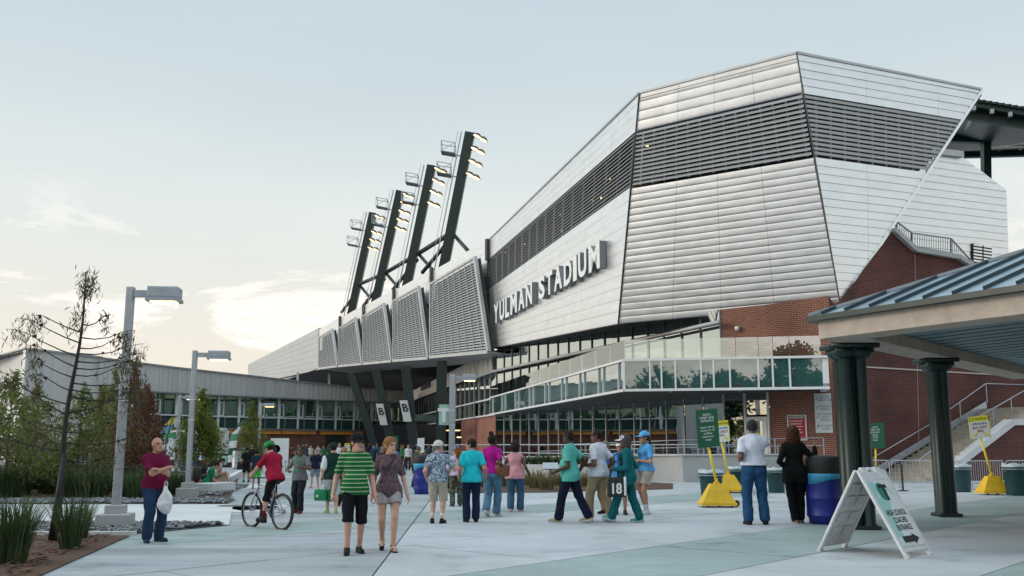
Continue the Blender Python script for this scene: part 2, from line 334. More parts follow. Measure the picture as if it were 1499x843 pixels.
for i in range(len(vb) - 1):
    step = 5.2 if (vb[i], vb[i + 1]) in greens else 4.4
    off = (i * 1.7) % step
    for k in range(-14, 26):
        u0, u1 = k * step + off, (k + 1) * step + off
        cell = [gu * u0 + gv * vb[i], gu * u1 + gv * vb[i], gu * u1 + gv * vb[i + 1], gu * u0 + gv * vb[i + 1]]
        for side in (1, -1):
            p = clip(cell, L1a, L1n * side)
            for a_, n_ in ((A_(0, 7, 0), A_(0, -1, 0)), (A_(0, 60, 0), A_(0, 1, 0)), (A_(34, 0, 0), A_(1, 0, 0))):
                if len(p) > 2: p = clip(p, a_, n_)
            if len(p) < 3 or area(p) < .05: continue
            c = np.mean(p, 0); xm = max(q[0] for q in p)
            if xm < bed_edge(c[1]) - 1.0 and not (20 < c[1] < 27 and xm > -9): continue
            if abs(c[0]) > .60 * max(c[1], 12) + 4: continue
            sh = shrink(p, .013)
            g_ = (vb[i], vb[i + 1]) in greens
            m_ = M['conc_g'] if g_ else (M['conc_b'] if side == 1 and c[1] < 60 else M['conc'])
            dz = random.uniform(-.002, .002)
            mk('paving_slab', prism([q + A_(0, 0, -.02) for q in sh], (0, 0, .02 + dz)), m_, plaza)
# pale uneven patches on the concrete near the sitting group
for nm, px, py, rx, ry in (('patch', 342, 746, 1.0, 1.7), ('patch', 366, 742, .9, 1.5), ('patch', 375, 711, 1.0, 2.6)):
    c = G(px, py); ang = np.arange(14) * 2 * math.pi / 14
    pts = [A_(c[0] + rx * math.cos(a) * random.uniform(.7, 1.2), c[1] + ry * math.sin(a) * random.uniform(.6, 1.2), .004) for a in ang]
    mk('pale_patch', prism(pts, (0, 0, .003)), M['conc_w'], plaza)
mk('drain_cover', lathe([(.42, .008), (.42, .018), (.36, .022), (0.0, .022)], 20, G(341, 741)), mat('green_cast_iron', (.02, .09, .065), .5, .3), plaza)
# ---- planted beds and the pale footpath at the left
def sheet(name, px, m, z0, bumpy=0.0, n=26):
    """a bumpy ground sheet filling a convex outline"""
    p = [A_(q[0], q[1], z0) for q in px]; c = np.mean(p, 0); V_ = [c + A_(0, 0, bumpy)]; F_ = []; k = len(p); per = []
    for i in range(k):
        for t in np.linspace(0, 1, 8, endpoint=False): per.append(lerp(p[i], p[(i + 1) % k], t))
    rings = 7; m_ = len(per)
    for r in range(1, rings + 1):
        for q in per:
            w = lerp(c, q, r / rings); h = bumpy * (1 - (r / rings) ** 3) * (.6 + .8 * random.random()) if r < rings else 0
            V_.append(w + A_(0, 0, h))
    for j in range(m_): F_.append([0, 1 + j, 1 + (j + 1) % m_])
    for r in range(rings - 1):
        for j in range(m_):
            a, b = 1 + r * m_ + j, 1 + r * m_ + (j + 1) % m_; F_.append([a, a + m_, b + m_, b])
    o = struct(name, (V_, F_), m, True); return o
sheet('mulch_bed', [(-26, 8), (-5.7, 8), (-5.99, 12.46), (-6.98, 17.75), (-26, 17.9)], M['mulch'], .02, .07)
sheet('gravel_strip', [(-26, 18.15), (-7.05, 18.05), (-5.85, 20.15), (-26, 20.6)], M['bedsoil'], .012, .02)
struct('footpath', prism([A_(-30, 20.6, 0), A_(-5.9, 20.2, 0), A_(-7.8, 27.0, 0), A_(-30, 26.6, 0)], (0, 0, .014)), M['conc_w'])
sheet('gravel_edge', [(-30, 26.7), (-8.0, 27.1), (-8.35, 29.3), (-30, 28.4)], M['bedsoil'], .012, .02)
sheet('planting_bed', [(-60, 28.5), (-8.6, 29.4), (-15.0, 53.0), (-60, 53.0)], M['mulch'], .02, .10)
kb = thing('bed_kerb', 'pale low concrete kerb edging the near mulch bed', 'kerb', (-7, 18, 0), world=True)
mk('kerb_bar', beam((-24, 18.0, .03), (-6.95, 17.9, .03), .13, .09), M['conc_w'], kb)
def stones(name, poly, n, rmin, rmax, m, label, flat=.55):
    """loose stones, each an uneven low-poly pebble, kept together as stuff"""
    t = (1 + 5 ** .5) / 2
    iv = A_(*[(-1, t, 0), (1, t, 0), (-1, -t, 0), (1, -t, 0), (0, -1, t), (0, 1, t), (0, -1, -t), (0, 1, -t), (t, 0, -1), (t, 0, 1), (-t, 0, -1), (-t, 0, 1)]) / 1.9
    fi = np.array([(0, 11, 5), (0, 5, 1), (0, 1, 7), (0, 7, 10), (0, 10, 11), (1, 5, 9), (5, 11, 4), (11, 10, 2), (10, 7, 6), (7, 1, 8), (3, 9, 4), (3, 4, 2), (3, 2, 6), (3, 6, 8), (3, 8, 9), (4, 9, 5), (2, 4, 11), (6, 2, 10), (8, 6, 7), (9, 8, 1)])
    p = np.asarray(poly, float); V_, F_ = [], []; k = 0; lo, hi = p.min(0), p.max(0); c = 0
    while c < n:
        q = RNG.uniform(lo, hi)
        if not all((p[(i + 1) % len(p)] - p[i])[0] * (q - p[i])[1] - (p[(i + 1) % len(p)] - p[i])[1] * (q - p[i])[0] >= 0 for i in range(len(p))): continue
        r = RNG.uniform(rmin, rmax); v = iv * RNG.uniform(.75, 1.2, (12, 1)) * r * A_(RNG.uniform(.8, 1.5), RNG.uniform(.7, 1.2), flat); a = RNG.uniform(0, 6.3)
        v = rotz((v, 0), a)[0] + A_(q[0], q[1], .03 + RNG.uniform(0, .05)); V_.append(v); F_.append(fi + k); k += 12; c += 1
    o = mk(name, (np.concatenate(V_), np.concatenate(F_)), m, None); o['kind'] = 'stuff'; o['label'] = label; return o
stones('river_gravel', [(-16, 18.2), (-7.1, 18.15), (-5.95, 20.1), (-16, 20.5)], 5200, .028, .06, M['stone'], 'dark river stones round the foot of the near lamp post')
stones('far_gravel', [(-26, 26.75), (-8.1, 27.15), (-8.45, 29.2), (-26, 28.3)], 3800, .035, .075, M['stone'], 'dark river stones along the far edge of the footpath')
stones('kerbside_gravel', [(-10.9, 31.4), (-9.4, 31.2), (-10.6, 39), (-13.0, 39)], 900, .04, .08, M['stone'], 'dark stones round the feet of the young trees by the kerb')
stones('bark_chips', [(-13, 9.5), (-6.0, 9.5), (-6.2, 12.46), (-7.2, 17.6), (-13, 17.7)], 3200, .015, .045, M['chip'], 'loose shreds of brown bark on the near bed', .3)
# ================================================================== stadium
T1, T2, T3, T4 = P(717, 350, 84), P(936, 136, 50), P(1166, 77, 44.9), P(1437, 131, 49.5)
B1 = P(717, 510, 84); PA = plane(T1, T2, B1); B2 = hit(905, 474, PA); PB = plane(T2, T3, B2); B3 = hit(1230, 446, PB); PC = plane(T3, B3, T4)
st = thing('stadium', 'large silver metal clad stadium building with faceted walls and dark louvre band', 'stadium', (8, 50, 0), world=True)
def wedge(poly, n, z0, z1, lo=.038, hi=.008):
    """a lapped cladding board: its lower edge stands proud of the one below"""
    p = [np.asarray(q) for q in poly]; f = [q + n * (lo + (hi - lo) * min(1, max(0, (q[2] - z0) / (z1 - z0 + 1e-9)))) for q in p]; b = [q - n * .04 for q in p]; k = len(p)
    return np.array(b + f), [list(range(k))[::-1], list(range(k, 2 * k))] + [[i, (i + 1) % k, k + (i + 1) % k, k + i] for i in range(k)]
def ccw(poly, n):
    p = np.asarray(poly); c = sum((np.cross(p[i] - p[0], p[i + 1] - p[0]) for i in range(1, len(p) - 1)), np.zeros(3)); return list(p) if np.dot(c, n) > 0 else list(p[::-1])
def backing(name, poly, pl, m, th=.35, off=-.06, parent=st):
    n = pl[1]; p = [q + n * off for q in ccw(poly, n)]; return mk(name, prism(p, -n * th), m, parent)
def bowed(c, n, b):
    """a pressed board with a gently rounded face: c = bottom-left, bottom-right, top-right, top-left"""
    ts, of = (0, .06, .25, .5, .75, .94, 1), (.0, .7, .97, 1.0, .72, .30, .0); V_ = []; tw = random.uniform(-.006, .006)
    for t, o in zip(ts, of): V_ += [lerp(c[0], c[3], t) + n * (b * o + tw * t), lerp(c[1], c[2], t) + n * (b * o - tw * t)]
    k = len(ts); F_ = [[2 * i, 2 * i + 1, 2 * i + 3, 2 * i + 2] for i in range(k - 1)]; b0 = len(V_)
    if np.dot(np.cross(V_[1] - V_[0], V_[2] - V_[0]), n) < 0: F_ = [f[::-1] for f in F_]
    return np.array(V_), F_
def board_quad(parent, q, cols, rows, n, m, gap=.005, jit=.002, bulge=.009):
    for i in range(len(cols) - 1):
        for j in range(rows):
            s0, s1, t0, t1 = cols[i], cols[i + 1], j / rows, (j + 1) / rows
            poly = ccw(shrink([quadpt(q, s0, t0), quadpt(q, s1, t0), quadpt(q, s1, t1), quadpt(q, s0, t1)], gap), n)
            d = random.uniform(-jit, jit); cell = [quadpt(q, s0, t0), quadpt(q, s1, t0), quadpt(q, s1, t1), quadpt(q, s0, t1)]; cell = [c_ + n * d for c_ in shrink(cell, gap)]
            mk('panel', bowed(cell, n, bulge), m, parent, True)
def louvre(parent, q, n, rows, m, posts, depth=.22):
    """open sunscreen: horizontal blades in front of upright posts and a dark gallery"""
    for j in range(rows):
        t0, t1 = (j + .12) / rows, (j + .74) / rows
        a, b, c, d = quadpt(q, .004, t0), quadpt(q, .996, t0), quadpt(q, .996, t1), quadpt(q, .004, t1)
        v = ccw([a + n * .05, b + n * .05, c - n * .04, d - n * .04], n); mk('louvre_blade', prism(v, -n * .035), m, parent)
    for k in range(posts):
        s = (k + .5) / posts; a, b = quadpt(q, s, 0) - n * .35, quadpt(q, s, 1) - n * .35; mk('louvre_post', beam(a, b, .10, .10, n), M['silver_m'], parent)
pA = lambda x, y: hit(x, y, PA); pB = lambda x, y: hit(x, y, PB); pC = lambda x, y: hit(x, y, PC)
# facet with the letters
fa = backing('lettered_facet', [pA(717, 510), pA(905, 474), pA(924, 273), pA(717, 422)], PA, M['backing'])
board_quad(fa, [pA(717, 510), pA(905, 474), pA(924, 273), pA(717, 422)], np.linspace(0, 1, 10), 11, PA[1], M['silver'])
fa2 = backing('lettered_parapet', [pA(717, 378), pA(930, 192.6), pA(935.5, 135), pA(717, 350)], PA, M['backing'])
board_quad(fa2, [pA(717, 378), pA(930, 192.6), pA(935.5, 135), pA(717, 350)], np.linspace(0, 1, 10), 4, PA[1], M['silver'])
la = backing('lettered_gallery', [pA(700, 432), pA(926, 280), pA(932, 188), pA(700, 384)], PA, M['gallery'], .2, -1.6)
louvre(la, [pA(717, 421), pA(924, 272.5), pA(930, 193), pA(717, 378.6)], PA[1], 13, M['louvre'], 16)
# middle facet
CB = [0, .27, .5, .735, 1]
fb = backing('leaning_facet', [pB(905, 474), pB(1230, 446), pB(1191, 231), pB(924, 276)], PB, M['backing'])
board_quad(fb, [pB(905.6, 474), pB(1229.4, 446), pB(1190.6, 231), pB(924.6, 276)], CB, 20, PB[1], M['silver'], .008, .006, .014)
fb2 = backing('leaning_parapet', [pB(930, 192.6), pB(1175, 135.7), pB(1166, 77), pB(936, 135)], PB, M['backing'])
board_quad(fb2, [pB(930.6, 192), pB(1174.6, 135.2), pB(1165.6, 77.2), pB(936, 135.4)], CB, 4, PB[1], M['silver'], .007, .005, .012)
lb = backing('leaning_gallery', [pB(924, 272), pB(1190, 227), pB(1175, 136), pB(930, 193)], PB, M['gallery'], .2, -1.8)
louvre(lb, [pB(925, 272), pB(1189.6, 227), pB(1175, 136.5), pB(930.6, 193.4)], PB[1], 13, M['louvre'], 14)
for px, py, dx in ((944, 212, 12), (1095, 160, 24)):
    a = P(px, py, 52.6); b = P(px + dx, py + dx * .22, 52.9); mk('strip_light', beam(a, b, .10, .10), M['lampstrip'], lb)
for px, py in ((893, 261), (868, 292), (880, 290), (820, 314), (822, 338), (768, 357), (740, 369)):
    a = hit(px, py, PA, -.5); mk('strip_light', box(*a, .06, .35, .06), M['lampstrip'], la)
# triangular facet turned to the right
cu = unit(A_(PC[1][1], -PC[1][0], 0)); cu = cu if cu[0] > 0 else -cu
def poly_rows(parent, poly, pl, z0, z1, rows, cuts, m, gap=.005, jit=.002, name='panel', lo=.040):
    n = pl[1]; zs = np.linspace(z0, z1, rows + 1); o = pl[0]; bounds = [-1e3] + cuts + [1e3]
    for j in range(rows):
        for i in range(len(bounds) - 1):
            p = [np.asarray(q) for q in poly]
            p = clip(p, A_(0, 0, zs[j]), -Z); p = clip(p, A_(0, 0, zs[j + 1]), Z) if len(p) > 2 else p
            if len(p) > 2: p = clip(p, o + cu * bounds[i], -cu)
            if len(p) > 2: p = clip(p, o + cu * bounds[i + 1], cu)
            if len(p) < 3 or area(p) < .02: continue
            d = random.uniform(-jit, jit)
            q = [v + n * d for v in ccw(shrink(p, gap), n)]
            mk(name, wedge(q, n, zs[j], zs[j + 1], lo), m, parent)
def cut_at(px, py): return float(np.dot(pC(px, py) - PC[0], cu))
cc = [cut_at(1268, 150), cut_at(1373, 150)]
def split(poly, n, a): return clip(poly, a, n), clip(poly, a, -n)
tri = [T3, B3, T4]; zt = [pC(1176, 137)[2], pC(1193, 226.5)[2]]
up_ = clip(tri, A_(0, 0, zt[0]), -Z); low = clip(tri, A_(0, 0, zt[1] - .12), Z); mid = clip(clip(tri, A_(0, 0, zt[0]), Z), A_(0, 0, zt[1]), -Z)
fc = backing('side_facet', low, PC, M['backing']); poly_rows(fc, low, PC, B3[2], zt[1] - .12, 18, cc, M['silver'])
fc2 = backing('side_parapet', up_, PC, M['backing']); poly_rows(fc2, up_, PC, zt[0], 21.15, 5, cc, M['silver'])
dg = unit(T4 - B3); dn = unit(np.cross(dg, PC[1])); dn = dn if dn[0] > 0 else -dn
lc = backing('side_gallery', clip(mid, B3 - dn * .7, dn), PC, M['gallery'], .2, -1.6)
for j in range(13):
    a, b = lerp(zt[1], zt[0], (j + .14) / 13), lerp(zt[1], zt[0], (j + .74) / 13)
    p = clip(clip(mid, A_(0, 0, b), Z), A_(0, 0, a), -Z)
    if len(p) > 2: mk('louvre_blade', prism(ccw(p, PC[1]), -PC[1] * .04), M['louvre'], lc)
for k in range(12):
    s = .5 + k * .9; p = clip(clip(mid, PC[0] + cu * s, -cu), PC[0] + cu * (s + .11), cu)
    if len(p) > 2: mk('louvre_post', prism([q - PC[1] * .3 for q in ccw(p, PC[1])], -PC[1] * .1), M['silver_m'], lc)
mk('end_return', prism([pA(717, 352), pA(717, 510), pA(717, 510) - PA[1] * 5, pA(717, 352) - PA[1] * 5], (0, .25, 0)), M['dkgrey'], st)
mk('slanted_edge', beam(B3 + PC[1] * .02, T4 + PC[1] * .02, .16, .14, PC[1]), M['silver'], st)
# dark edge trims at the folds, roof deck and soffit
for a, b in ((T2, B2), (T3, B3)): mk('corner_trim', beam(a + A_(-.02, -.06, 0), b + A_(-.02, -.06, 0), .055, .055), M['dkgrey'], st)
mk('coping', join(beam(T1, T2, .16, .12), beam(T2, T3, .16, .12), beam(T3, T4, .16, .12)), M['silver_m'], st)
mk('roof_deck', (A_(T1 - Z * .3, T2 - Z * .3, T3 - Z * .3, T4 - Z * .3, A_(40, 110, 20.5), A_(8, 120, 19.8)), [[0, 1, 2, 3, 4, 5]]), M['dkgrey'], st)
K0, M1, M2, M4, M6 = [P(x, 600, d) * A_(1, 1, 0) for x, d in ((1222, 46), (1127, 47.6), (1060, 49.5), (727, 84), (600, 146))]
mk('soffit', (A_(B1, B2, B3, A_(20, 50, 8.7), M2 + A_(1.5, 2, 8.72), M4 + A_(3, 2, 10.15)) + A_(0, 0, .06), [[0, 1, 5], [1, 4, 5], [1, 2, 3, 4]]), M['soffit'], st)
mk('camera_dome', lathe([(0, -.14), (.09, -.10), (.12, 0), (.12, .1)], 12, P(1079, 481, 48.6)), M['white'], st, True)
# ------------------------------------------------------------------ glazed wall below the facets
gd = unit(M4 - M2); gn = unit(A_(gd[1], -gd[0], 0)); gn = gn if np.dot(gn, -M2) > 0 else -gn
ZF, ZC = .7, 4.25                                  # terrace level and ground-storey ceiling
LG = np.linalg.norm(M4 - M2)
gf = mk('ground_floor_sill', beam(M1 + Z * (ZF + .05), M2 + Z * (ZF + .05), .2, .1), M['frame'], st)
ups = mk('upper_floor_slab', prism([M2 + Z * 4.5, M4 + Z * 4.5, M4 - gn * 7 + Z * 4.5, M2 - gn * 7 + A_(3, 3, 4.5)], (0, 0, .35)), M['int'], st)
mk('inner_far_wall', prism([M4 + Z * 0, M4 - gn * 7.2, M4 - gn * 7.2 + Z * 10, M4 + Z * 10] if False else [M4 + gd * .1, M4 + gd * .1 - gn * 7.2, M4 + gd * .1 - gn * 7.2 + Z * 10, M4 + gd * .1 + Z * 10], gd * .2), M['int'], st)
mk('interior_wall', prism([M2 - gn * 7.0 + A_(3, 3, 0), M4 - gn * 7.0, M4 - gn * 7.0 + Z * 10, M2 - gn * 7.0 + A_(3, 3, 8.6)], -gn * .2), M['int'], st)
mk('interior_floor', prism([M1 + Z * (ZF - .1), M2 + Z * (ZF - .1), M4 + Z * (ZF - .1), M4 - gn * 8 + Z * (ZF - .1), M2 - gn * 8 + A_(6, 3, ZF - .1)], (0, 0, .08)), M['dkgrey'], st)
NP_ = 18
for k in range(NP_):
    a, b = M2 + gd * LG * k / NP_, M2 + gd * LG * (k + 1) / NP_; a2, b2 = a + gd * .05, b - gd * .05
    zt0, zt1 = lerp(8.72, 10.15, k / NP_), lerp(8.72, 10.15, (k + 1) / NP_); t = gn * random.uniform(-.004, .004)
    mk('window_pane', prism([a2 + Z * (ZF + .1) + t, b2 + Z * (ZF + .1) - t, b2 + Z * ZC - t, a2 + Z * ZC + t], -gn * .02), M['glass'], st)
    mk('upper_pane', prism([a2 + Z * 4.9 - t, b2 + Z * 4.9 + t, b2 + Z * 7.9, a2 + Z * 7.9], -gn * .02), M['glass_up'], st)
    mk('clerestory_pane', prism([a2 + Z * 8.02 + t, b2 + Z * 8.02 - t, b2 + Z * zt1, a2 + Z * zt0], -gn * .02), M['glass_up'], st)
    mk('mullion', beam(a + Z * ZF + gn * .03, a + Z * ZC + gn * .03, .05, .06, gn), M['frame'], st)
    mk('mullion', beam(a + Z * 4.85 + gn * .03, a + Z * zt0 + gn * .03, .06, .10, gn), M['frame_dk'], st)
for i in range(16):
    c = M2 + gd * RNG.uniform(1, LG - 2) - gn * RNG.uniform(1.2, 5) + Z * RNG.uniform(3.4, 4.0); mk('strip_light', beam(c, c + A_(1.6, .2, 0), .10, .08), M['lampstrip'], st)
for i in range(7):
    c = M2 + gd * RNG.uniform(1, LG * .8) - gn * RNG.uniform(1.2, 5) + Z * RNG.uniform(7.8, 8.3); mk('strip_light', beam(c, c + A_(1.2, .2, 0), .10, .08), M['lampstrip'], st)
for i in range(5):
    c = M2 + gd * (4 + 6 * i) - gn * 2.2; mk('inner_column', lathe([(.28, ZF), (.28, 4.4)], 12, c), M['green'], st, True)
# short return with the street-level door
rd = unit(M2 - M1); rn = unit(A_(rd[1], -rd[0], 0)); rn = rn if np.dot(rn, -M1) > 0 else -rn; LR = np.linalg.norm(M2 - M1)
dr = mk('door', prism([M1 + rd * .18 + Z * ZF, M1 + rd * 1.35 + Z * ZF, M1 + rd * 1.35 + Z * 3.05, M1 + rd * .18 + Z * 3.05], rn * .05), M['white'], st)
mk('door_pane', prism([M1 + rd * .42 + Z * (ZF + .25) + rn * .02, M1 + rd * 1.12 + Z * (ZF + .25) + rn * .02, M1 + rd * 1.12 + Z * 2.85 + rn * .02, M1 + rd * .42 + Z * 2.85 + rn * .02], rn * .045), M['glass'], dr)
mk('door_handle', beam(M1 + rd * 1.05 + Z * (ZF + .8) + rn * .12, M1 + rd * 1.05 + Z * (ZF + 1.3) + rn * .12, .03, .03), M['galv'], dr)
mk('door_notice', prism([M1 + rd * .6 + Z * 1.9 + rn * .07, M1 + rd * .85 + Z * 1.9 + rn * .07, M1 + rd * .85 + Z * 2.25 + rn * .07, M1 + rd * .6 + Z * 2.25 + rn * .07], rn * .004), mat('yellow_notice', (.75, .6, .05), .6), dr)
mk('window_pane', prism([M1 + rd * .18 + Z * 3.15, M1 + rd * 1.35 + Z * 3.15, M1 + rd * 1.35 + Z * ZC, M1 + rd * .18 + Z * ZC], -rn * .02), M['glass'], st)
mk('window_pane', prism([M1 + rd * 1.45 + Z * (ZF + .1), M2 + Z * (ZF + .1), M2 + Z * ZC, M1 + rd * 1.45 + Z * ZC], -rn * .02), M['glass'], st)
for q in (.08, 1.4): mk('mullion', beam(M1 + rd * q + Z * ZF + rn * .03, M1 + rd * q + Z * ZC + rn * .03, .09, .12, rn), M['frame'], st)
for q in (-1.9, -.55):
    pass
# ------------------------------------------------------------------ long tube rail across the upper glazing
mk('transom_tube', tube([M2 + gn * .45 - gd * .5 + Z * 7.95, M2 + gn * .45 + gd * LG * .5 + Z * 8.0, M4 + gn * .45 + Z * 8.05, M4 + unit(M6 - M4) * 9 + gn * .6 + Z * 8.0], .13, 10), M['silver_m'], st, True)
# ------------------------------------------------------------------ balcony with green glass band and clear guard
b0, b1, b2 = P(1213, 540, 44) * A_(1, 1, 0), P(914, 540, 46) * A_(1, 1, 0), M4 + A_(-.55, -.6, 0)
ZB, ZR, ZG = 4.28, 5.72, 6.72
bal = mk('balcony', prism([b0 + Z * (ZB - .02), b1 + Z * (ZB - .02), b2 + Z * (ZB - .02), M4 + A_(.3, .1, ZB - .02), M2 + A_(.3, .3, ZB - .02), M1 + A_(.2, .3, ZB - .02), K0 + A_(-.4, .2, ZB - .02)], (0, 0, .22)), M['soffit'], st)
def balcony_run(a, b, marks, n, guard):
    d = unit(b - a); L = np.linalg.norm(b - a)
    for z, h, w in ((ZB - .02, .12, .14), (ZR, .11, .13)): mk('balcony_rail', beam(a + n * .03 + Z * z, b + n * .03 + Z * z, w, h), M['white'], bal)
    for i in range(len(marks) - 1):
        p, q = a + d * L * marks[i], a + d * L * marks[i + 1]; t = n * random.uniform(-.004, .004)
        mk('balcony_pane', prism([p + d * .04 + Z * (ZB + .05) + t, q - d * .04 + Z * (ZB + .05) - t, q - d * .04 + Z * (ZR - .06), p + d * .04 + Z * (ZR - .06)], -n * .02), M['glass_band'], bal)
        mk('balcony_mullion', beam(p + n * .03 + Z * ZB, p + n * .03 + Z * ZR, .08, .10, n), M['white'], bal)
    for i in range(len(guard) - 1):
        p, q = a + d * L * guard[i], a + d * L * guard[i + 1]; t = n * random.uniform(-.003, .003)
        mk('guard_pane', prism([p + d * .012 + Z * (ZR + .06) - n * .05 + t, q - d * .012 + Z * (ZR + .06) - n * .05 - t, q - d * .012 + Z * ZG - n * .05 - t, p + d * .012 + Z * ZG - n * .05 + t], -n * .018), M['glass_guard'], bal)
n01 = unit(A_(-(b0 - b1)[1], (b0 - b1)[0], 0)); n01 = n01 if n01[1] < 0 else -n01
n12 = unit(A_((b2 - b1)[1], -(b2 - b1)[0], 0)); n12 = n12 if n12[0] < 0 else -n12
fr = [(x - 912) / (1213.0 - 912) for x in (914, 951, 968.5, 989.5, 1028, 1046.5, 1070.6, 1112, 1133, 1157.6, 1205)]
balcony_run(b1, b0, [0] + fr[1:], n01, [0, .13, .26, .37, .48, .56, .67, .74, .82, .97])
mk('balcony_end', prism([b0 + Z * (ZB - .1) - unit(b0 - b1) * .28, b0 + Z * (ZB - .1), b0 + Z * (ZR + .05), b0 + Z * (ZR + .05) - unit(b0 - b1) * .28], A_(.35, 1.6, 0)), M['white'], bal)
mk2 = [0]
for i in range(17): mk2.append(mk2[-1] + (1.0 if i % 2 else .33) * (1 + .05 * i))
mk2 = [x / mk2[-1] for x in mk2]
balcony_run(b1, b2, mk2, n12, list(np.linspace(0, 1, 15)))
for q in (.25, .6): mk('soffit_lamp', lathe([(.07, -.05), (.07, 0)], 8, lerp(b1, b0, q) + A_(0, 1.2, ZB - .02)), M['white'], bal)
# ------------------------------------------------------------------ brick walls and corner
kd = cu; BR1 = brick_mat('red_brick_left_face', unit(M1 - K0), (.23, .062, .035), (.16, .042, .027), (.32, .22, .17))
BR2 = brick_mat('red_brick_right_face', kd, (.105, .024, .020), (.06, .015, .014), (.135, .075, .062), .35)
kn = unit(A_(kd[1], -kd[0], 0)); kn = kn if np.dot(kn, -K0) > 0 else -kn
PK = (K0, kn)
bn = unit(np.cross(M1 - K0, Z)); bn = bn if np.dot(bn, -K0) > 0 else -bn
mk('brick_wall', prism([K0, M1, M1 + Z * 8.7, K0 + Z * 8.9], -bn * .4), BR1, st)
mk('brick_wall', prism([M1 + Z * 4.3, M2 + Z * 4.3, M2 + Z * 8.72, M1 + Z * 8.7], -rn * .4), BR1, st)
pk = lambda x, y, o=0: hit(x, y, PK, o)
e1 = pk(1499, 425); far_r = K0 + kd * 20
prof = [K0, far_r, far_r + Z * 8.6, e1, pk(1424, 391), pk(1400, 377), pk(1337, 366), pk(1306, 337), pk(1226, 452), K0 + Z * 8.9]
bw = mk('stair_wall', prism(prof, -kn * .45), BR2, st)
for i in range(3, 7): mk('wall_coping', beam(prof[i] + kn * .02, prof[i + 1] + kn * .02, .5, .24), M['conc_wall'], bw)
for y0, y1 in ((535.5, 551.5),): mk('stone_course', beam(pk(1240, y0, .02), pk(1510, y1, .02), .04, .07), mat('pale_stone_course', (.48, .43, .40), .8), bw)
for x in (1338, 1342): pass
mk('expansion_joint', beam(pk(1339, 372, .01), pk(1346, 690, .01), .03, .03, kn), mat('joint_sealant', (.36, .25, .22), .8), bw)
# railing above the stair wall
rp = [pk(1312, 324, -.2), pk(1335, 341, -.2), pk(1392, 349, -.2), pk(1424, 384, -.2)]; rb = [pk(1312, 343, -.2), pk(1335, 362, -.2), pk(1392, 373, -.2), pk(1424, 392, -.2)]
rl = mk('stair_railing', join(*[beam(rp[i], rp[i + 1], .06, .06) for i in range(3)], *[beam(rb[i] + Z * .1, rb[i + 1] + Z * .1, .05, .05) for i in range(3)], *[beam(rp[i], rb[i], .07, .07) for i in range(4)]), M['frame_dk'], st)
bars = []
for i in range(3):
    L = np.linalg.norm(rp[i + 1] - rp[i])
    for t in np.arange(.08, .97, .16 / L * 1.0): bars.append(beam(lerp(rp[i], rp[i + 1], t), lerp(rb[i], rb[i + 1], t) + Z * .1, .02, .02))
mk('balusters', join(*bars), M['frame_dk'], rl, kind='stuff')
# silver wall set back behind the stair
PD = (PC[0] - PC[1] * 2.2, PC[1]); pD = lambda x, y: hit(x, y, PD)
dpoly = [pD(1215, 440), pD(1290, 300), pD(1372, 225), pD(1405, 227), pD(1473, 278), pD(1478, 430)]
fd = backing('setback_wall', dpoly, PD, M['backing'])
poly_rows(fd, dpoly, PD, pD(1300, 430)[2] - 1, pD(1372, 225)[2], 22, [], M['silver'], name='wide_board')
mk('wall_cap', beam(pD(1360, 222), pD(1406, 227), .5, .35), M['silver_m'], fd)
vt = mk('vent', prism([pD(1421, 356) + PD[1] * .08, pD(1450, 362) + PD[1] * .08, pD(1450, 390) + PD[1] * .08, pD(1421, 386) + PD[1] * .08], PD[1] * .02), M['dark'], fd)
for k in range(6):
    for x0, x1 in ((1422, 1434.5), (1436.5, 1449)):
        y = 358.5 + k * 4.6; mk('vent_slat', beam(pD(x0, y + (x0 - 1421) * .15) + PD[1] * .14, pD(x1, y + (x1 - 1421) * .15) + PD[1] * .14, .05, .10), M['silver'], vt)
# dark green grandstand roof seen behind the corner
gr = mk('grandstand_roof', prism([P(1392, 150, 64), P(1640, 192, 60), P(1640, 214, 84), P(1360, 226, 86)], (0, 0, .35)), M['green'], st)
for k in range(9):
    t = (k + .3) / 9; a = lerp(P(1392, 150, 64), P(1640, 192, 60), t); b = lerp(P(1360, 226, 86), P(1640, 214, 84), t)
    mk('roof_purlin', beam(a - Z * .1, b - Z * .1, .25, .3), M['galv'], gr)
for t in (.05, .5, .9): a = lerp(P(1392, 150, 64), P(1360, 226, 86), t); b = lerp(P(1640, 192, 60), P(1640, 214, 84), t); mk('roof_beam', beam(a - Z * .45, b - Z * .45, .5, .7), M['green'], gr)
mk('roof_column', beam(P(1443, 208, 74), P(1444, 300, 74), .6, .6), M['green'], gr)
for k in range(26):
    t = k / 26; a = lerp(P(1392, 150, 64), P(1640, 192, 60), t) + Z * .42; mk('roof_tile_end', box(*a, .45, .5, .16), M['green'], gr)
# ------------------------------------------------------------------ long side: upper band, hanging sunscreens, dark galleries
E2 = P(467, 480, 148); PE = plane(T1, T1 * A_(1, 1, 0), E2); pE = lambda x, y, o=0: hit(x, y, PE, o)
segs = [(713, 632), (631, 577), (576, 532.5), (531.5, 498), (497, 467.5)]
def ytop(x): return np.interp(x, [467, 498, 532, 577, 632, 713], [480, 463.5, 446.5, 423, 395, 351])
for a, b in segs:
    q = [pE(b, ytop(b) + 26 + (a - b) * .25), pE(a, ytop(a) + 38 + (a - b) * .2), pE(a, ytop(a)), pE(b, ytop(b) + 2.2)]
    bb = backing('upper_band', q, PE, M['backing']); board_quad(bb, q, [0, .5, 1], 3, PE[1], M['silver'])
    mk('band_post', beam(pE(a + .6, ytop(a) - 1, .1), pE(a + .6, ytop(a) + 30, .1), .35, .4), M['dkgrey'], bb)
fl = [pE(363, 533.6), pE(467, 479.6), pE(466, 539), pE(415, 556.6), pE(363, 552)]
